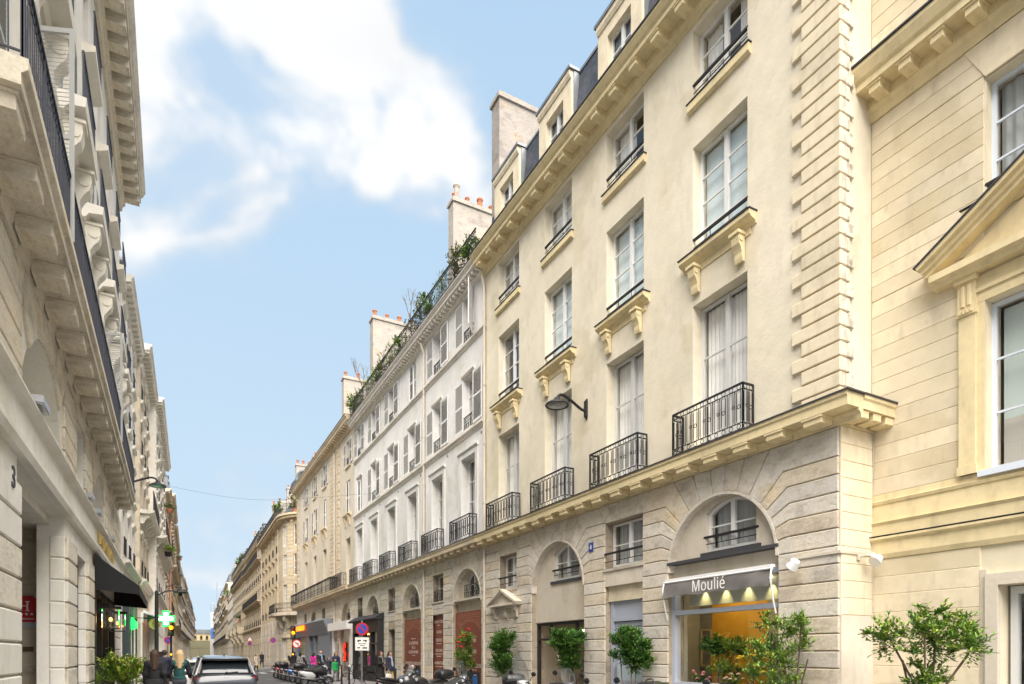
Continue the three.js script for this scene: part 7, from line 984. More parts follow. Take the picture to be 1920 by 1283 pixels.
{
  const grey = paint(0.06, 0.066, 0.08, 0.1), rz = 2.2;
  const c = car('suv_car', 'grey metallic crossover parked at the left kerb with its rear to us', [1.42, -0.12, -23.3], 0, { paint: grey, hw: 0.93, belt: 1.0, mirrorZ: -0.75, body: [[-2.25, 0.6, 0.4, 0.7], [-2.15, 0.8, 0.3, 0.85], [-1.7, 0.92, 0.24, 0.98], [-0.9, 0.93, 0.22, 1.03], [0.6, 0.93, 0.22, 1.05], [1.6, 0.93, 0.24, 1.08], [2.0, 0.91, 0.28, 1.1], [2.16, 0.88, 0.34, 1.08], [2.25, 0.84, 0.45, 0.98], [2.27, 0.8, 0.5, 0.8]], cabin: [[-1.1, 0.82, 0.7, 1.06, 1.0], [-0.4, 0.84, 0.7, 1.58, 1.0], [0.6, 0.84, 0.69, 1.62, 1.0], [1.4, 0.83, 0.66, 1.58, 1.0], [1.72, 0.82, 0.62, 1.5, 1.02], [2.12, 0.78, 0.7, 1.14, 1.05]], roof: [[-0.45, 0.66, 1.56], [0, 0.72, 1.63], [0.6, 0.72, 1.645], [1.4, 0.7, 1.615], [1.92, 0.66, 1.55]], pillars: [[[0.8, 1.02, -1.0], [0.68, 1.6, -0.35]], [[0.83, 1.02, 0.5], [0.7, 1.6, 0.5]], [[0.82, 1.05, 2.0], [0.64, 1.55, 1.66]]], wheels: [[-1.4], [1.36]] });
  mk('rear_window_surround', join([bar([-0.72, 1.12, 2.13], [0.72, 1.12, 2.13], 0.03), bar([-0.76, 1.1, 2.12], [-0.64, 1.52, 1.74], 0.06, 0.08), bar([0.76, 1.1, 2.12], [0.64, 1.52, 1.74], 0.06, 0.08)]), dimBlack, c);
  mk('spoiler', join([box(-0.64, 0.64, 1.52, 1.57, 1.75, 1.98), box(-0.3, 0.3, 1.505, 1.52, 1.9, 1.98)]), dimBlack, c);
  for (const s of [-1, 1]) { const tl = mk('tail_light', poly(ccw([[s * 0.34, 1.0], [s * 0.9, 1.05], [s * 0.93, 0.88], [s * 0.78, 0.86], [s * 0.55, 0.94], [s * 0.34, 0.96]]), 2.12, 2.22), dimBlack, c); mk('lens', poly(ccw([[s * 0.4, 0.985], [s * 0.86, 1.02], [s * 0.88, 0.95], [s * 0.6, 0.96]]), 2.22, 2.228), tailRed, tl); }
  mk('tailgate_crease', join([box(-0.78, 0.78, 0.815, 0.83, 2.262, 2.29), box(-0.5, 0.5, 0.56, 0.57, 2.26, 2.285), box(-0.82, 0.82, 1.06, 1.075, 2.14, 2.2)]), grey, c);
  mk('emblem', join([ring(0, 0.95, 2.245, 0.062, 0.008, 24, 5), bar([-0.035, 0.99, 2.25], [-0.012, 0.915, 2.25], 0.009), bar([0.035, 0.99, 2.25], [0.012, 0.915, 2.25], 0.009), bar([-0.012, 0.915, 2.25], [0, 0.955, 2.25], 0.009), bar([0.012, 0.915, 2.25], [0, 0.955, 2.25], 0.009)]), M.chrome, c);
  mk('wiper', join([bar([0.02, 1.13, 2.16], [0.34, 1.16, 2.12], 0.02), ball(0.02, 1.13, 2.15, 0.04)]), dimBlack, c); mk('aerial', poly([[-0.02, 1.66], [0.02, 1.66], [0.008, 1.73]], 1.2, 1.3), dimBlack, c);
  const [g, m] = print(0.52, 0.11, k => { k.fillStyle = '#e9ecef'; k.fillRect(0, 0, 0.52, 0.11); k.fillStyle = '#1d4fa0'; k.fillRect(0, 0, 0.045, 0.11); k.fillRect(0.475, 0, 0.045, 0.11); text(k, 'HD·843·KP', 0.26, 0.088, 0.085, 'sans-serif', '#15181c', 'bold'); }, { k: 1.4, rough: 0.35 }); mk('number_plate', g, m, c).position.set(0, 0.7, 2.31); mk('plate_holder', box(-0.28, 0.28, 0.63, 0.77, 2.26, 2.306), dimBlack, c);
  const hatch = (col, wide = 0.87) => ({ paint: col, hw: wide, belt: 0.93, mirrorZ: -0.6, body: [[-2.0, 0.55, 0.4, 0.65], [-1.9, 0.74, 0.3, 0.8], [-1.4, wide - 0.01, 0.22, 0.92], [0.4, wide, 0.2, 0.97], [1.5, wide, 0.22, 0.99], [1.9, wide - 0.04, 0.3, 0.97], [2.0, wide - 0.12, 0.42, 0.86]], cabin: [[-1.0, 0.76, 0.62, 0.96, 0.92], [-0.3, 0.77, 0.62, 1.42, 0.92], [0.6, 0.77, 0.62, 1.47, 0.92], [1.4, 0.75, 0.58, 1.4, 0.92], [1.85, 0.72, 0.62, 1.0, 0.94]], roof: [[-0.35, 0.6, 1.42], [0.2, 0.65, 1.48], [0.8, 0.65, 1.485], [1.5, 0.6, 1.42]], pillars: [[[0.74, 0.94, -0.95], [0.6, 1.44, -0.28]], [[0.76, 0.94, 0.5], [0.63, 1.46, 0.5]], [[0.74, 0.96, 1.78], [0.57, 1.4, 1.38]]], wheels: [[-1.25], [1.2]] });
  const w = car('hatchback_car', 'white hatchback parked in front of the grey crossover', [1.12, -0.12, -28.6], 0, hatch(paint(0.7, 0.7, 0.69, 0)));
  for (const s of [-1, 1]) mk('tail_light', ball(s * 0.78, 0.88, 1.9, 0.08, 0.14, 0.07, 10), tailRed, w);
  const k = car('hatchback_car', 'dark grey car parked beyond the white hatchback', [1.25, -0.12, -34], 0, hatch(paint(0.10, 0.11, 0.12, 0.5))); for (const s of [-1, 1]) mk('tail_light', ball(s * 0.78, 0.88, 1.9, 0.08, 0.14, 0.07, 10), tailRed, k);
  car('hatchback_car', 'silver car parked beyond the dark grey one', [1.4, -0.12, -40], 0, hatch(paint(0.4, 0.41, 0.42, 0.5))); car('hatchback_car', 'white car coming along the far roadway', [6.2, -0.12, -84], Math.PI, hatch(paint(0.7, 0.7, 0.7, 0)));
  const tr = thing('delivery_truck', 'khaki green box truck far down the street', 'truck', [3.2, -0.12, -98], -0.02), kh = mat(0.20, 0.19, 0.12, 0.7); mk('cargo_box', box(-1.25, 1.25, 0.9, 3.5, -4, 2), kh, tr); mk('cab', box(-1.15, 1.15, 0.5, 2.6, -6, -4.1), kh, tr); mk('rear_door', join([box(-1.15, -0.02, 1.0, 2.4, 2, 2.03), box(0.02, 1.15, 1.0, 2.4, 2, 2.03), box(-1.15, 1.15, 2.5, 3.4, 2, 2.03)]), mat(0.26, 0.25, 0.16, 0.7), tr); mk('chassis', box(-1.1, 1.1, 0.45, 0.9, -4, 1.9), M.black, tr); for (const z of [-5, 0.8]) for (const s of [-1, 1]) wheelInto(tr, s * 1.05, 0.48, z, 0.48, 0.3); for (const s of [-1, 1]) mk('tail_light', box(s * 1.05 - 0.12, s * 1.05 + 0.12, 0.6, 0.75, 1.9, 1.96), tailRed, tr);
}
// ---------------------------------------------------------------- motorcycles and scooters. Local front is -z
const hull = (list, n = 14) => skin(list.map(([z, y, rx, ry]) => Array.from({ length: n }, (_, i) => { const a = i / n * 6.2832; const c = Math.cos(a), s = Math.sin(a); return [Math.sign(c) * Math.pow(Math.abs(c), 0.8) * rx, y + Math.sign(s) * Math.pow(Math.abs(s), 0.8) * ry, z]; })));
const plex = new THREE.MeshPhysicalMaterial({ color: lin(0.75, 0.76, 0.76), roughness: 0.1, transmission: 0.85, thickness: 0, side: THREE.DoubleSide });
function bike(name, label, pos, turn, o) {
  const t = thing(name, label, o.cat ?? 'motorcycle', pos, turn, o.group), sc = o.scooter, wr = sc ? 0.25 : 0.31, zf = sc ? -0.66 : -0.74, zr = sc ? 0.58 : 0.7, pm = o.paint, hb = o.hb ?? (sc ? 1.02 : 1.06), zh = sc ? -0.42 : -0.38;
  for (const z of o.three ? [zr] : [zf, zr]) wheelInto(t, 0, wr, z, wr, 0.13); if (o.three) for (const s of [-0.24, 0.24]) wheelInto(t, s, wr, zf, wr, 0.12);
  mk('fork', join([bar([-0.09, wr, zf], [-0.08, hb - 0.08, zh], 0.04), bar([0.09, wr, zf], [0.08, hb - 0.08, zh], 0.04)]), M.steel, t);
  mk('front_mudguard', fin(new THREE.TorusGeometry(wr + 0.035, 0.05, 6, 14, 2.2).rotateY(Math.PI / 2).rotateX(0.9).translate(0, wr, zf), true), pm, t);
  if (sc) { mk('leg_shield', hull([[-0.62, 0.55, 0.1, 0.18], [-0.54, 0.66, 0.24, 0.3], [-0.44, 0.72, 0.26, 0.3], [-0.36, 0.74, 0.2, 0.24]]), pm, t); mk('floorboard', box(-0.17, 0.17, 0.26, 0.36, -0.42, 0.15), dimBlack, t); mk('rear_body', hull([[0.02, 0.5, 0.14, 0.12], [0.15, 0.56, 0.19, 0.2], [0.5, 0.6, 0.2, 0.2], [0.8, 0.7, 0.15, 0.12], [0.92, 0.74, 0.08, 0.05]]), pm, t); mk('seat', hull([[0.0, 0.77, 0.12, 0.05], [0.15, 0.8, 0.17, 0.07], [0.5, 0.83, 0.18, 0.08], [0.82, 0.87, 0.13, 0.05]]), dimBlack, t); }
  else { mk('engine', join([box(-0.16, 0.16, 0.3, 0.62, -0.3, 0.28), ...[0, 1, 2, 3].map(k => box(-0.2, 0.2, 0.36 + k * 0.06, 0.38 + k * 0.06, -0.26, 0.12))]), M.steel, t); mk('tank', hull([[-0.34, 0.84, 0.1, 0.1], [-0.2, 0.87, 0.18, 0.14], [0.05, 0.85, 0.18, 0.13], [0.2, 0.8, 0.12, 0.08]]), pm, t); mk('fairing', hull([[-0.72, 0.86, 0.07, 0.1], [-0.58, 0.86, 0.19, 0.2], [-0.4, 0.78, 0.2, 0.28], [-0.2, 0.66, 0.18, 0.22]]), pm, t); mk('seat', hull([[0.12, 0.8, 0.1, 0.05], [0.3, 0.8, 0.16, 0.07], [0.55, 0.86, 0.15, 0.06], [0.9, 0.9, 0.1, 0.04]]), dimBlack, t); mk('tail', hull([[0.4, 0.74, 0.12, 0.08], [0.8, 0.8, 0.11, 0.07], [1.0, 0.84, 0.05, 0.03]]), pm, t); mk('swing_arm', bar([0, 0.4, 0.2], [0, wr, zr], 0.08), M.steel, t); }
  mk('exhaust', join([rod([0.2, 0.34, 0.1], [0.22, 0.42, zr + 0.18], 0.05, 10), rod([0.17, 0.36, -0.2], [0.2, 0.34, 0.1], 0.025, 8)]), M.chrome, t);
  mk('handlebar', pipe([[-0.36, hb + 0.01, zh + 0.14], [-0.2, hb + 0.04, zh + 0.04], [0, hb, zh], [0.2, hb + 0.04, zh + 0.04], [0.36, hb + 0.01, zh + 0.14]], 0.016, 7, 18), dimBlack, t);
  mk('instrument_cowl', hull([[zh - 0.18, hb - 0.06, 0.08, 0.06], [zh - 0.08, hb - 0.02, 0.15, 0.1], [zh + 0.04, hb + 0.0, 0.13, 0.06]]), o.cowl ?? pm, t); mk('headlight', ball(0, sc ? hb - 0.1 : 0.88, sc ? zh - 0.17 : -0.7, 0.09, 0.075, 0.05), mat(0.6, 0.62, 0.64, 0.1), t);
  for (const s of [-1, 1]) { const m = mk('mirror', ball(s * 0.36, hb + 0.24, zh + 0.02, 0.075, 0.055, 0.018, 12), dimBlack, t); mk('mirror_stem', rod([s * 0.22, hb + 0.04, zh + 0.05], [s * 0.35, hb + 0.2, zh + 0.02], 0.008, 6), dimBlack, m); m.children[0].position.set(0, 0, 0); mk('grip', rod([s * 0.26, hb + 0.03, zh + 0.08], [s * 0.38, hb + 0.005, zh + 0.15], 0.022, 8), dimBlack, t); }
  if (o.screen) { const [h, w] = o.screen, p = [], id = [], z0 = zh - 0.16, n = 8, q = 6; for (let j = 0; j <= q; j++) for (let i = 0; i <= n; i++) { const u = i / n * 2 - 1, v = j / q, ww = w * (0.75 + 0.5 * v - 0.75 * Math.pow(v, 4)) / 2; p.push(u * ww, hb - 0.04 + h * v, z0 + 0.42 * h * v + u * u * 0.09); } for (let j = 0; j < q; j++) for (let i = 0; i < n; i++) { const a = j * (n + 1) + i; id.push(a, a + 1, a + n + 2, a, a + n + 2, a + n + 1); } const g = new THREE.BufferGeometry(); g.setAttribute('position', new THREE.Float32BufferAttribute(p, 3)); g.setIndex(id); g.computeVertexNormals(); mk('windscreen', fin(g, true), o.dark ? mat(0.06, 0.06, 0.065, 0.1) : plex, t); }
  if (o.box) { const c = mk('top_case', hull([[0.62, 1.02, 0.16, 0.1], [0.68, 1.05, 0.24, 0.16], [0.98, 1.05, 0.25, 0.17], [1.12, 1.05, 0.22, 0.14], [1.16, 1.04, 0.15, 0.09]], 18), o.boxM ?? dimBlack, t); mk('reflector', box(-0.16, 0.16, 1.01, 1.06, 1.13, 1.165), tailRed, c); mk('case_handle', pipe([[-0.1, 1.2, 0.8], [-0.06, 1.25, 0.85], [0.06, 1.25, 0.85], [0.1, 1.2, 0.8]], 0.012, 6, 10), dimBlack, c); mk('rack', join([box(-0.1, 0.1, 0.88, 0.92, 0.6, 1.05)]), M.steel, c); if (o.boxTrim) for (const s of [-0.17, 0.17]) mk('chrome_strip', box(s - 0.06, s + 0.06, 1.13, 1.19, 0.72, 1.1), M.chrome, c); }
  if (o.apron) mk('leg_cover', hull([[-0.55, 0.72, 0.3, 0.26], [-0.3, 0.8, 0.33, 0.26], [0.0, 0.78, 0.27, 0.16], [0.2, 0.76, 0.16, 0.08]]), mat(0.02, 0.02, 0.022, 0.8), t);
  mk('tail_light', ball(0, 0.78, sc ? 0.9 : 0.98, 0.07, 0.035, 0.03, 8), tailRed, t); mk('stand', bar([-0.12, 0.3, 0.15], [-0.24, 0, 0.2], 0.025), M.steel, t); mk('plate', box(-0.1, 0.1, 0.5, 0.66, zr + 0.3, zr + 0.305), M.whiteMetal, t); t.rotation.z = o.lean ?? -0.05; t.rotation.order = 'YXZ'; return t;
}
{
  const blk = paint(0.02, 0.02, 0.022, 0), gry = paint(0.12, 0.12, 0.13, 0.4), wht = paint(0.62, 0.62, 0.62, 0), red = paint(0.4, 0.015, 0.02, 0), blu = paint(0.03, 0.12, 0.4, 0), lil = paint(0.42, 0.42, 0.5, 0.4), N = 'motorbikes parked along the right kerb', Q = Math.PI / 2;
  const ms = [[20.6, -Q + 0.25, 'bare black motorcycle with round mirrors parked before the beige trousered woman', { paint: blk, box: false }], [18.7, Q + 0.2, 'black motorcycle with big rounded top case before the brown hoarding', { paint: blk, box: true, screen: [0.35, 0.36] }], [16.4, -Q + 0.3, 'lilac-grey touring scooter with tall raked windscreen', { paint: lil, scooter: true, screen: [0.55, 0.46], cowl: lil, apron: true }], [14.4, Q - 0.2, 'black scooter with dark top case beside the clear screened one', { paint: blk, scooter: true, box: true }], [12.9, -Q + 0.35, 'pale scooter with large clear windscreen before the round shrub', { paint: wht, scooter: true, screen: [0.66, 0.5], cowl: wht }], [10.9, -Q + 0.3, 'grey motorcycle with small smoked screen before the dark shop window', { paint: gry, screen: [0.4, 0.4] }], [8.75, Q + 0.15, 'black scooter with chrome trimmed top case before the grey door', { paint: blk, scooter: true, box: true, boxTrim: true }], [6.7, -Q + 0.2, 'grey hooded scooter before the florist window', { paint: gry, scooter: true, cowl: gry, screen: [0.3, 0.4], dark: true }]];
  for (const [d, a, lb, o] of ms) bike(o.scooter ? 'motor_scooter' : 'motorcycle', lb, [6.85, -0.12, -d], a, { ...o, cat: o.scooter ? 'scooter' : 'motorcycle', group: N });
  const row = [[35.2, -Q, 'white and blue three-wheeled scooter with black top case at the row end', { paint: wht, three: true, box: true, scooter: true, apron: true, screen: [0.45, 0.44] }], [37.2, -Q + 0.15, 'black scooter with leg cover and screen behind the white three-wheeler', { paint: blk, scooter: true, apron: true, screen: [0.5, 0.44] }], [38.9, -Q, 'blue fronted scooter with a clear screen in the far row', { paint: blu, scooter: true, three: true, screen: [0.55, 0.46] }], [40.6, -Q + 0.1, 'black covered scooter with top case in the middle of the far row', { paint: blk, scooter: true, apron: true, box: true, screen: [0.5, 0.44], dark: true }], [42.2, -Q, 'dark grey scooter next to the red one', { paint: gry, scooter: true, box: true }], [43.9, -Q + 0.2, 'small red scooter in the far row', { paint: red, scooter: true }], [46, -Q + 0.3, 'black maxi scooter with tall screen at the crossing end of the row', { paint: blk, scooter: true, screen: [0.6, 0.46], dark: true, three: true }]];
  for (const [d, a, lb, o] of row) bike('motor_scooter', lb, [6.8, -0.12, -d], a, { ...o, cat: 'scooter', group: 'scooters in the far row' });
  // bicycle with a rear crate
  const t = thing('bicycle', 'black city bicycle with a rear basket leaning near the no parking sign', 'bicycle', [8.0, 0, -30.6], Q - 0.25), b = M.black; const wheel = z => { const p = [ring(0, 0.34, z, 0.33, 0.018, 30, 6, 'x')]; for (let k = 0; k < 14; k++) { const a = k * 0.4488; p.push(rod([0, 0.34, z], [0, 0.34 + 0.33 * Math.cos(a), z + 0.33 * Math.sin(a)], 0.0025, 3)); } return join(p); };
  mk('wheel', wheel(-0.55), b, t); mk('wheel', wheel(0.55), b, t); mk('frame', join([rod([0, 0.34, 0.55], [0, 0.3, 0.05], 0.014), rod([0, 0.3, 0.05], [0, 0.95, 0.22], 0.018), rod([0, 0.3, 0.05], [0, 0.75, -0.4], 0.02), rod([0, 0.55, 0.12], [0, 0.82, -0.4], 0.016), rod([0, 0.34, 0.55], [0, 0.8, 0.2], 0.012), rod([0, 0.34, -0.55], [0, 0.95, -0.38], 0.016), rod([0, 0.95, -0.38], [0, 1.08, -0.34], 0.014)]), b, t); mk('saddle', hull([[0.1, 0.97, 0.03, 0.02], [0.2, 0.98, 0.07, 0.03], [0.36, 0.98, 0.09, 0.03]]), b, t); mk('handlebar', pipe([[-0.3, 1.06, -0.18], [-0.2, 1.1, -0.3], [0, 1.08, -0.35], [0.2, 1.1, -0.3], [0.3, 1.06, -0.18]], 0.013, 6, 14), b, t); mk('crank', join([fin(new THREE.CylinderGeometry(0.09, 0.09, 0.01, 20).rotateZ(Math.PI / 2).translate(0.05, 0.3, 0.05), true), bar([0.07, 0.3, 0.05], [0.07, 0.14, 0.1], 0.015), bar([-0.07, 0.3, 0.05], [-0.07, 0.46, 0], 0.015), box(0.06, 0.16, 0.12, 0.14, 0.07, 0.13), box(-0.16, -0.06, 0.45, 0.47, -0.03, 0.03)]), M.steel, t); mk('rack', join([box(-0.06, 0.06, 0.72, 0.735, 0.3, 0.72), rod([0.05, 0.34, 0.55], [0.05, 0.72, 0.6], 0.006), rod([-0.05, 0.34, 0.55], [-0.05, 0.72, 0.6], 0.006)]), b, t); mk('basket', join([box(-0.18, 0.18, 0.74, 0.76, 0.34, 0.74), box(-0.18, 0.18, 0.76, 1.0, 0.34, 0.36), box(-0.18, 0.18, 0.76, 1.0, 0.72, 0.74), box(-0.18, -0.16, 0.76, 1.0, 0.36, 0.72), box(0.16, 0.18, 0.76, 1.0, 0.36, 0.72)]), b, t); mk('mudguard', fin(new THREE.TorusGeometry(0.37, 0.02, 5, 18, 2.4).rotateY(Math.PI / 2).rotateX(-0.4).translate(0, 0.34, 0.55), true), b, t); t.rotation.z = 0.06;
  [[7.75, 31.6], [7.75, 33.2], [7.7, 24], [0.05, 24.5], [0.05, 30]].forEach(([x, d], i) => { const s = i < 3; const p = thing('bollard', s ? 'dark iron bollard on the right kerb' : 'dark iron bollard on the left kerb', 'bollard', [x, 0, -d], 0, s ? 'right kerb bollards' : 'left kerb bollards'); mk('post', lathe([[0.06, 0], [0.06, 0.1], [0.045, 0.14], [0.04, 0.85], [0.05, 0.87], [0.05, 0.9], [0.03, 0.93]], 12), M.iron, p); mk('knob', ball(0, 0.97, 0, 0.055), i === 0 ? M.whiteMetal : M.iron, p); });
}

// ---------------------------------------------------------------- people: distance fields meshed with surface nets
function nets(f, lo, hi, cell) {
  const n = [0, 1, 2].map(i => Math.ceil((hi[i] - lo[i]) / cell) + 1), [nx, ny, nz] = n, F = new Float32Array(nx * ny * nz), at = (i, j, k) => i + nx * (j + ny * k);
  for (let k = 0; k < nz; k++) for (let j = 0; j < ny; j++) for (let i = 0; i < nx; i++) F[at(i, j, k)] = f(lo[0] + i * cell, lo[1] + j * cell, lo[2] + k * cell);
  const id = new Int32Array(nx * ny * nz).fill(-1), pos = [], idx = [];
  for (let k = 0; k < nz - 1; k++) for (let j = 0; j < ny - 1; j++) for (let i = 0; i < nx - 1; i++) {
    let m = 0, sx = 0, sy = 0, sz = 0, c = 0; const v = []; for (let q = 0; q < 8; q++) { const w = F[at(i + (q & 1), j + (q >> 1 & 1), k + (q >> 2))]; v.push(w); if (w < 0) m |= 1 << q; }
    if (m === 0 || m === 255) continue;
    for (let a = 0; a < 8; a++) for (const d of [1, 2, 4]) { if (a & d) continue; const b = a | d; if ((v[a] < 0) === (v[b] < 0)) continue; const t = v[a] / (v[a] - v[b]); sx += (a & 1) + (d === 1 ? t : 0); sy += (a >> 1 & 1) + (d === 2 ? t : 0); sz += (a >> 2) + (d === 4 ? t : 0); c++; }
    id[at(i, j, k)] = pos.length / 3; pos.push(lo[0] + (i + sx / c) * cell, lo[1] + (j + sy / c) * cell, lo[2] + (k + sz / c) * cell);
  }
  const quad = (a, b, c, d, fl) => { if (a < 0 || b < 0 || c < 0 || d < 0) return; fl ? idx.push(a, b, c, a, c, d) : idx.push(a, c, b, a, d, c); };
  for (let k = 1; k < nz - 1; k++) for (let j = 1; j < ny - 1; j++) for (let i = 1; i < nx - 1; i++) {
    const s = F[at(i, j, k)] < 0; if (s !== F[at(i + 1, j, k)] < 0) quad(id[at(i, j - 1, k - 1)], id[at(i, j, k - 1)], id[at(i, j, k)], id[at(i, j - 1, k)], s);
    if (s !== F[at(i, j + 1, k)] < 0) quad(id[at(i - 1, j, k - 1)], id[at(i - 1, j, k)], id[at(i, j, k)], id[at(i, j, k - 1)], s);
    if (s !== F[at(i, j, k + 1)] < 0) quad(id[at(i - 1, j - 1, k)], id[at(i, j - 1, k)], id[at(i, j, k)], id[at(i - 1, j, k)], s);
  }
  const g = new THREE.BufferGeometry(); g.setAttribute('position', new THREE.Float32BufferAttribute(pos, 3)); g.setIndex(idx); g.computeVertexNormals(); return g;
}
const cap = (ax, ay, az, bx, by, bz, ra, rb) => { const dx = bx - ax, dy = by - ay, dz = bz - az, q = 1 / (dx * dx + dy * dy + dz * dz + 1e-9); return (x, y, z) => { const px = x - ax, py = y - ay, pz = z - az, t = clamp((px * dx + py * dy + pz * dz) * q, 0, 1); return Math.hypot(px - dx * t, py - dy * t, pz - dz * t) - (ra + (rb - ra) * t); }; };
const smin = (a, b, k) => { const h = Math.max(k - Math.abs(a - b), 0) / k; return Math.min(a, b) - h * h * k * 0.25; };
const uni = (fs, k) => (x, y, z) => { let d = fs[0](x, y, z); for (let i = 1; i < fs.length; i++) d = smin(d, fs[i](x, y, z), k); return d; };
const colored = (g, fn) => { g = g.toNonIndexed(); const p = g.attributes.position, c = new Float32Array(p.count * 3); for (let i = 0; i < p.count; i += 3) { const q = fn((p.getX(i) + p.getX(i + 1) + p.getX(i + 2)) / 3, (p.getY(i) + p.getY(i + 1) + p.getY(i + 2)) / 3, (p.getZ(i) + p.getZ(i + 1) + p.getZ(i + 2)) / 3); for (let j = 0; j < 3; j++) c.set(q, (i + j) * 3); } g.setAttribute('color', new THREE.BufferAttribute(c, 3)); return fin(g, true); };
const bodyM = new THREE.MeshStandardMaterial({ color: 0xffffff, vertexColors: true, roughness: 0.75 });
const SKIN = [0.52, 0.31, 0.22];
// local front is +z. pose: step (leg stride), arm angles [forward swing, elbow bend] per side
function person(label, x, d, turn, o) {
  const t = thing('person', label, 'person', [x, o.ground ?? 0, -d], turn, undefined), s = (o.h ?? 1.68) / 1.7, P = (...a) => a.map(v => v * s), st = o.step ?? 0.12, wm = o.slim ?? 0.94;
  const arms = [-1, 1].map((sd, i) => { const [sw, el, out = 0.1] = (o.arms ?? [[0.15, 0.3], [-0.15, 0.3]])[i], sh = [sd * 0.175 * wm, 1.39, 0], e = [sh[0] + sd * Math.sin(out) * 0.28, sh[1] - Math.cos(sw) * 0.28, sh[2] + Math.sin(sw) * 0.28], a2 = sw + el, w = [e[0] + sd * Math.sin(out * 0.2) * 0.25 - (el > 1 ? sd * 0.1 : 0), e[1] - Math.cos(a2) * 0.245, e[2] + Math.sin(a2) * 0.245]; return { sd, sh, e, w, dir: [w[0] - e[0], w[1] - e[1], w[2] - e[2]].map(v => v / 0.25) }; });
  const legs = [-1, 1].map(sd => { const f = sd * st * (o.lead ?? 1), hip = [sd * 0.085, 0.9, 0], kn = [sd * 0.09, 0.49, f * 0.62 + 0.03], an = [sd * 0.09, 0.085 + (f < 0 ? 0.05 * Math.min(1, -f * 6) : 0), f * 1.25 - 0.02]; return { sd, hip, kn, an, toe: [sd * 0.105, 0.035 + (f < 0 ? 0.0 : 0), an[2] + 0.15] }; });
  const fs = [cap(0, 0.93, 0, 0, 1.1, 0.0, 0.128 * wm, 0.118 * wm), cap(0, 1.12, 0.0, 0, 1.32, -0.01, 0.118 * wm, 0.122 * wm), cap(-0.13 * wm, 1.375, -0.01, 0.13 * wm, 1.375, -0.01, 0.075, 0.075), cap(-0.06, 0.9, 0, 0.06, 0.9, 0, 0.115, 0.115), cap(0, 1.4, -0.01, 0, 1.52, 0.015, 0.056, 0.05)];
  for (const l of legs) fs.push(cap(...l.hip, ...l.kn, 0.088 * wm, 0.06), cap(...l.kn, ...l.an, 0.06, 0.04), cap(l.an[0], l.an[1] - 0.03, l.an[2] - 0.03, ...l.toe, 0.045, 0.034));
  for (const a of arms) fs.push(cap(...a.sh, ...a.e, 0.056, 0.044), cap(...a.e, ...a.w, 0.044, 0.03));
  const hy = 1.605, head = uni([(X1, Y, Z) => (Math.hypot(X1 / 0.078, (Y - hy - 0.015) / 0.105, (Z - 0.015) / 0.098) - 1) * 0.085, cap(0, hy - 0.07, 0.05, 0, hy - 0.085, 0.065, 0.045, 0.034), cap(0, hy - 0.005, 0.1, 0, hy - 0.03, 0.122, 0.009, 0.014), cap(-0.078, hy + 0.005, 0.0, -0.082, hy - 0.025, 0.0, 0.014, 0.01), cap(0.078, hy + 0.005, 0, 0.082, hy - 0.025, 0, 0.014, 0.01), cap(-0.02, hy - 0.055, 0.1, 0.02, hy - 0.055, 0.1, 0.009, 0.009)], 0.02);
  const body = uni(fs, 0.05), mr = (g) => { g.scale(s, s, s); return g; };
  const trousers = o.trousers, shoe = o.shoes ?? [0.03, 0.03, 0.03], top = o.top ?? trousers, skirt = o.bare, isHead = y => y > 1.455;
  const bodyGeo = colored(mr(nets(body, [-0.37, -0.02, -0.3], [0.37, 1.56, 0.42], d > 35 ? 0.024 : 0.018)), (X1, Y, Z) => { const y = Y / s; if (y > 1.43) return SKIN; if (y < 0.1) return shoe; if (y < 0.97 && Math.abs(X1 / s) < 0.21) return trousers; return top; });
  const headGeo = colored(mr(nets(head, [-0.12, 1.44, -0.12], [0.12, 1.75, 0.17], d > 35 ? 0.011 : 0.008)), (X1, Y, Z) => { X1 /= s; Y /= s; Z /= s; if (Z > 0.085 && Math.abs(Math.abs(X1) - 0.032) < 0.012 && Math.abs(Y - hy - 0.012) < 0.008) return [0.03, 0.02, 0.02]; if (Z > 0.09 && Math.abs(X1) < 0.024 && Math.abs(Y - hy + 0.055) < 0.008) return [0.4, 0.12, 0.11]; return SKIN; });
  const hands = arms.map(a => { // palm, four fingers slightly curled, thumb from the side
    const D = new THREE.Vector3(...a.dir).normalize(), Sd = new THREE.Vector3(0, 0, 1).addScaledVector(D, -D.z).normalize(), N = new THREE.Vector3().crossVectors(D, Sd).multiplyScalar(a.sd), w = new THREE.Vector3(...a.w), q = (l, u, n) => w.clone().addScaledVector(D, l).addScaledVector(Sd, u).addScaledVector(N, n).toArray(), cu = o.grip ? 1.5 : 0.55, f = [cap(...q(0.0, 0, 0), ...q(0.04, 0, 0), 0.026, 0.024), cap(...q(0.05, -0.022, 0), ...q(0.075, -0.024, 0), 0.017, 0.013), cap(...q(0.05, 0.022, 0), ...q(0.08, 0.022, 0), 0.017, 0.013)];
    [[0.028, 0.068, 0.036], [0.01, 0.078, 0.04], [-0.009, 0.072, 0.037], [-0.026, 0.056, 0.03]].forEach(([u, L, r0]) => { let l = 0.08, n = 0, an = 0.15; for (let k = 0; k < 3; k++) { const seg = L * [0.45, 0.32, 0.23][k], l2 = l + seg * Math.cos(an), n2 = n - seg * Math.sin(an); f.push(cap(...q(l, u, n), ...q(l2, u, n2), 0.0088 - k * 0.0006, 0.0082 - k * 0.0008)); l = l2; n = n2; an += cu; } });
    f.push(cap(...q(0.02, 0.022, 0), ...q(0.055, 0.05, -0.012), 0.012, 0.01), cap(...q(0.055, 0.05, -0.012), ...q(0.082, 0.056, -0.028), 0.0095, 0.008));
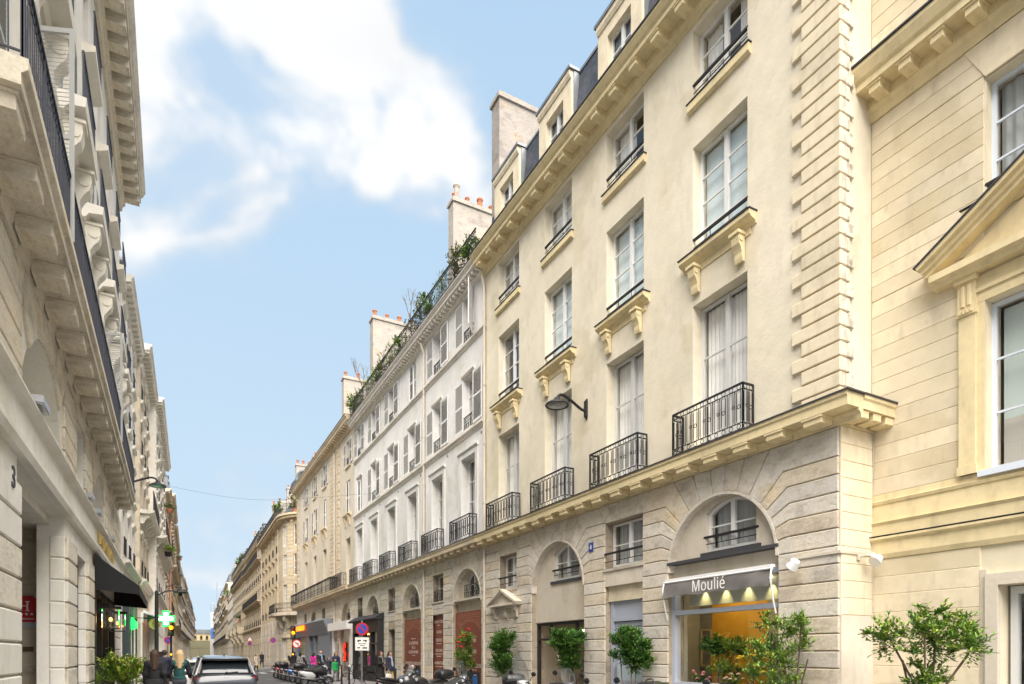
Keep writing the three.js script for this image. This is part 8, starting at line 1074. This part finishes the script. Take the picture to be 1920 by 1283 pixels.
    const c = w.clone().addScaledVector(D, 0.08); return colored(mr(nets(uni(f, 0.008), [c.x - 0.115, c.y - 0.115, c.z - 0.115], [c.x + 0.115, c.y + 0.115, c.z + 0.115], d > 35 ? 0.0085 : 0.0072)), () => SKIN);
  });
  mk('body', join([bodyGeo, headGeo, ...hands]), bodyM, t);
  // jacket or coat: the torso and sleeves, drawn out and cut off at hem, cuffs and collar
  const hem = o.hem ?? 0.86, flare = o.flare ?? 0.02, ct = [cap(0, 0.95, 0, 0, 1.1, 0, 0.135 * wm, 0.122 * wm), cap(0, 1.12, 0, 0, 1.32, -0.01, 0.122 * wm, 0.126 * wm), cap(-0.13 * wm, 1.375, -0.01, 0.13 * wm, 1.375, -0.01, 0.078, 0.078), cap(-0.06, Math.min(0.9, hem + 0.05), 0, 0.06, Math.min(0.9, hem + 0.05), 0, 0.12 + flare, 0.12 + flare), cap(0, 1.4, -0.01, 0, 1.5, 0.0, 0.062, 0.058)]; if (hem < 0.75) ct.push(cap(0, 0.9, 0, 0, hem, 0, 0.15, 0.17 + flare));
  const sl = arms.flatMap(a => [cap(...a.sh, ...a.e, 0.066, 0.054), cap(...a.e, ...a.w.map((v, i) => v - a.dir[i] * 0.015), 0.054, 0.04)]), cloth = (fs2, y0, y1, r) => { const uu = uni(fs2, 0.05); return (X1, Y, Z) => Math.max(uu(X1, Y, Z) - 0.012 - 0.004 * Math.sin(Y * 60 + X1 * 25) * Math.sin(Z * 40 + X1 * 31), y0 - Y, Y - y1); };
  const jf = o.vest ? cloth(ct, hem, 1.46) : cloth([...ct, ...sl], hem - 0.3, 1.475), jw = o.vest ? jf : (X1, Y, Z) => { const v = jf(X1, Y, Z), inLegZone = Math.abs(X1) < 0.2 && Y < hem; return inLegZone ? Math.max(v, hem - Y) : v; };
  const clothM = c => mat(...c, 0.85, {}); mk(o.coatName ?? 'jacket', fin(mr(nets(jw, [-0.4, hem < 0.6 ? 0.3 : 0.55, -0.28], [0.4, 1.52, 0.45], d > 35 ? 0.022 : 0.017)), true), clothM(o.coat), t);
  if (o.vest) mk('sleeves', fin(mr(nets(cloth(sl, 0, 1.5), [-0.4, 0.8, -0.2], [0.4, 1.52, 0.45], 0.017)), true), clothM(o.sleeve), t);
  if (o.belt) { const bu = uni(ct, 0.05); mk('belt', fin(mr(nets((X1, Y, Z) => Math.max(bu(X1, Y, Z) - 0.022, Math.abs(Y - 1.03) - 0.022), [-0.25, 0.9, -0.25], [0.25, 1.16, 0.25], 0.012)), true), clothM([0.012, 0.012, 0.012]), t); }
  if (o.hair) { const L = o.hairLen ?? 0, hf = [(X1, Y, Z) => (Math.hypot(X1 / 0.092, (Y - hy - 0.03) / 0.112, (Z + 0.0) / 0.11) - 1) * 0.095]; if (L) hf.push(cap(0, hy, -0.05, 0, hy - L, -0.115, 0.085, 0.05), cap(-0.06, hy - 0.02, -0.03, -0.075, hy - L * 0.8, -0.09, 0.045, 0.03), cap(0.06, hy - 0.02, -0.03, 0.075, hy - L * 0.85, -0.09, 0.045, 0.03)); const u = uni(hf, 0.03); mk('hair', fin(mr(nets((X1, Y, Z) => { const face = Math.max(-(Z - 0.045), Math.abs(X1) - 0.07, Y - hy - 0.07); const strand = 0.004 * Math.sin(Math.atan2(X1, Z) * 26 + Y * 6); return Math.max(u(X1, Y, Z) + strand, -Math.max(face, -0.2), L ? -1 : hy - 0.045 - Y); }, [-0.17, hy - L - 0.12, -0.22], [0.17, hy + 0.17, 0.15], d > 35 ? 0.013 : 0.009)), true), mat(...o.hair, 0.7), t); }
  const sc2 = v => v * s;
  if (o.bag) { const a = arms[o.bag.side > 0 ? 1 : 0], p = a.w.map((v, i) => sc2(v + a.dir[i] * 0.09)), b = thing(o.bag.name ?? 'handbag', o.bag.label, 'bag', [0, 0, 0]); const [bw, bh, bd] = o.bag.size, c = Math.cos(turn), sn = Math.sin(turn); b.position.set(x + p[0] * c + p[2] * sn, p[1] + (o.ground ?? 0), -d - p[0] * sn + p[2] * c); b.rotation.y = turn; mk('body', hull([[-bd, -0.12 - bh / 2, bw * 0.7, bh * 0.42], [-bd * 0.7, -0.12 - bh / 2, bw, bh / 2], [bd * 0.7, -0.12 - bh / 2, bw, bh / 2], [bd, -0.12 - bh / 2, bw * 0.7, bh * 0.42]], 12), clothM(o.bag.col), b); mk('handle', pipe([[-bw * 0.5, -0.13, 0], [-bw * 0.3, -0.02, 0], [0, 0.0, 0], [bw * 0.3, -0.02, 0], [bw * 0.5, -0.13, 0]], 0.009, 6, 14), clothM(o.bag.col), b); }
  if (o.scarf) mk('scarf', fin(mr(nets((X1, Y, Z) => smin(Math.hypot(Math.hypot(X1, Z + 0.005) - 0.075, (Y - 1.46) * 0.8) - 0.032, cap(0.02, 1.42, 0.1, 0.05, 1.05, 0.15, 0.04, 0.05)(X1, Y, Z), 0.03), [-0.16, 0.95, -0.16], [0.16, 1.54, 0.24], 0.012)), true), clothM(o.scarf), t);
  return t;
}
const BK = [0.012, 0.012, 0.014], NV = [0.02, 0.025, 0.05];
person('woman walking away in a belted black jacket and black trousers with long brown hair', -0.42, 18.3, Math.PI, { h: 1.66, coat: BK, trousers: [0.014, 0.014, 0.015], hem: 0.8, flare: 0.03, belt: true, hair: [0.05, 0.025, 0.014], hairLen: 0.36, step: 0.14, arms: [[-0.25, 0.55, 0.2], [0.2, 0.15, 0.16]], grip: true, bag: { side: -1, label: 'small black handbag hanging from the hand of the woman in black', size: [0.13, 0.2, 0.06], col: BK } });
person('woman walking away in a teal quilted vest and grey jeans with long blonde hair', 0.14, 18.9, Math.PI, { h: 1.66, coat: [0.012, 0.07, 0.065], vest: true, sleeve: [0.014, 0.016, 0.025], trousers: [0.06, 0.065, 0.085], top: [0.6, 0.55, 0.58], hem: 0.95, flare: 0.0, hair: [0.50, 0.36, 0.19], hairLen: 0.34, step: 0.12, lead: -1, arms: [[0.25, 0.8, 0.3], [0.25, 0.8, 0.3]] });
person('person in dark clothes walking beyond the blonde woman', -0.3, 27, Math.PI, { h: 1.7, coat: NV, trousers: BK, hair: [0.04, 0.025, 0.018], hem: 0.85 });
person('woman in a long black coat and grey scarf with auburn hair', 8.85, 29.9, 0.5, { h: 1.68, coat: [0.016, 0.014, 0.013], coatName: 'coat', trousers: BK, hem: 0.42, flare: 0.05, hair: [0.09, 0.025, 0.018], hairLen: 0.2, scarf: [0.2, 0.18, 0.17], step: 0.1, arms: [[0.3, 1.4, 0.1], [-0.05, 0.2, 0.12]], grip: true, bag: { side: -1, label: 'small tan pouch held by the woman in the long coat', size: [0.13, 0.1, 0.04], col: [0.25, 0.12, 0.06] } });
person('woman in a navy jacket and beige trousers carrying a white bag', 8.75, 28.1, 0.35, { h: 1.68, coat: NV, trousers: [0.42, 0.30, 0.11], hem: 0.82, hair: [0.05, 0.03, 0.02], hairLen: 0.16, scarf: [0.35, 0.36, 0.42], step: 0.1, arms: [[0.1, 0.4, 0.14], [0.0, 0.3, 0.12]], grip: true, bag: { side: -1, name: 'tote_bag', label: 'white cloth bag carried by the woman in beige trousers', size: [0.16, 0.32, 0.05], col: [0.72, 0.7, 0.66] } });
person('woman in a bright pink top seen from behind in the pavement group', 8.25, 43.3, 2.4, { h: 1.64, coat: [0.72, 0.01, 0.32], trousers: [0.25, 0.25, 0.32], hem: 0.88, hair: [0.02, 0.014, 0.01], hairLen: 0.1 });
person('bald man in a dark jacket over a pale blue shirt', 8.3, 41.3, 0.2, { h: 1.76, coat: [0.014, 0.016, 0.022], trousers: BK, hem: 0.84, scarf: [0.3, 0.4, 0.62], slim: 1.1, arms: [[0.25, 0.9, 0.12], [0.1, 0.3, 0.12]] });
person('child in a dark hooded coat within the pavement group', 8.3, 39, 0.3, { h: 1.38, coat: [0.03, 0.035, 0.045], trousers: NV, hem: 0.82, hair: [0.14, 0.07, 0.035], hairLen: 0.08 });
person('long-haired woman in a navy coat beside the green hooded child', 8.35, 37.2, 0.2, { h: 1.68, coat: [0.02, 0.028, 0.06], trousers: NV, hem: 0.7, hair: [0.11, 0.06, 0.035], hairLen: 0.28, arms: [[0.2, 0.6, 0.12], [0.1, 0.4, 0.12]] });
person('child in a bright green hoodie and grey trousers', 8.15, 36.5, 0.1, { h: 1.28, coat: [0.01, 0.30, 0.07], trousers: [0.22, 0.22, 0.24], hem: 0.82, hair: [0.08, 0.045, 0.03], hairLen: 0.06, step: 0.06 });
person('dark-haired person in black standing behind the scooters', 8.0, 49.5, 2.6, { h: 1.7, coat: BK, trousers: BK, hair: [0.02, 0.014, 0.012], hairLen: 0.2 });
person('dark-haired person in a light grey jacket behind the scooters', 8.05, 47.2, 2.9, { h: 1.66, coat: [0.30, 0.29, 0.29], trousers: NV, hair: [0.02, 0.014, 0.012], hairLen: 0.16 });
person('man in a dark coat walking past the blue doorway far along', 8.9, 77, 0.3, { h: 1.76, coat: [0.014, 0.016, 0.024], trousers: [0.05, 0.05, 0.06], hem: 0.6, hair: [0.05, 0.04, 0.03], step: 0.16 });
person('woman in a pale coat carrying a yellow bag at the crossing', 6.9, 64, 0.5, { ground: -0.12, h: 1.66, coat: [0.5, 0.43, 0.36], trousers: BK, hem: 0.6, hair: [0.2, 0.1, 0.05], hairLen: 0.15, grip: true, bag: { side: 1, name: 'tote_bag', label: 'yellow bag carried by the woman at the crossing', size: [0.2, 0.32, 0.07], col: [0.6, 0.45, 0.1] } });

// ---------------------------------------------------------------- render
renderer.render(scene, camera);
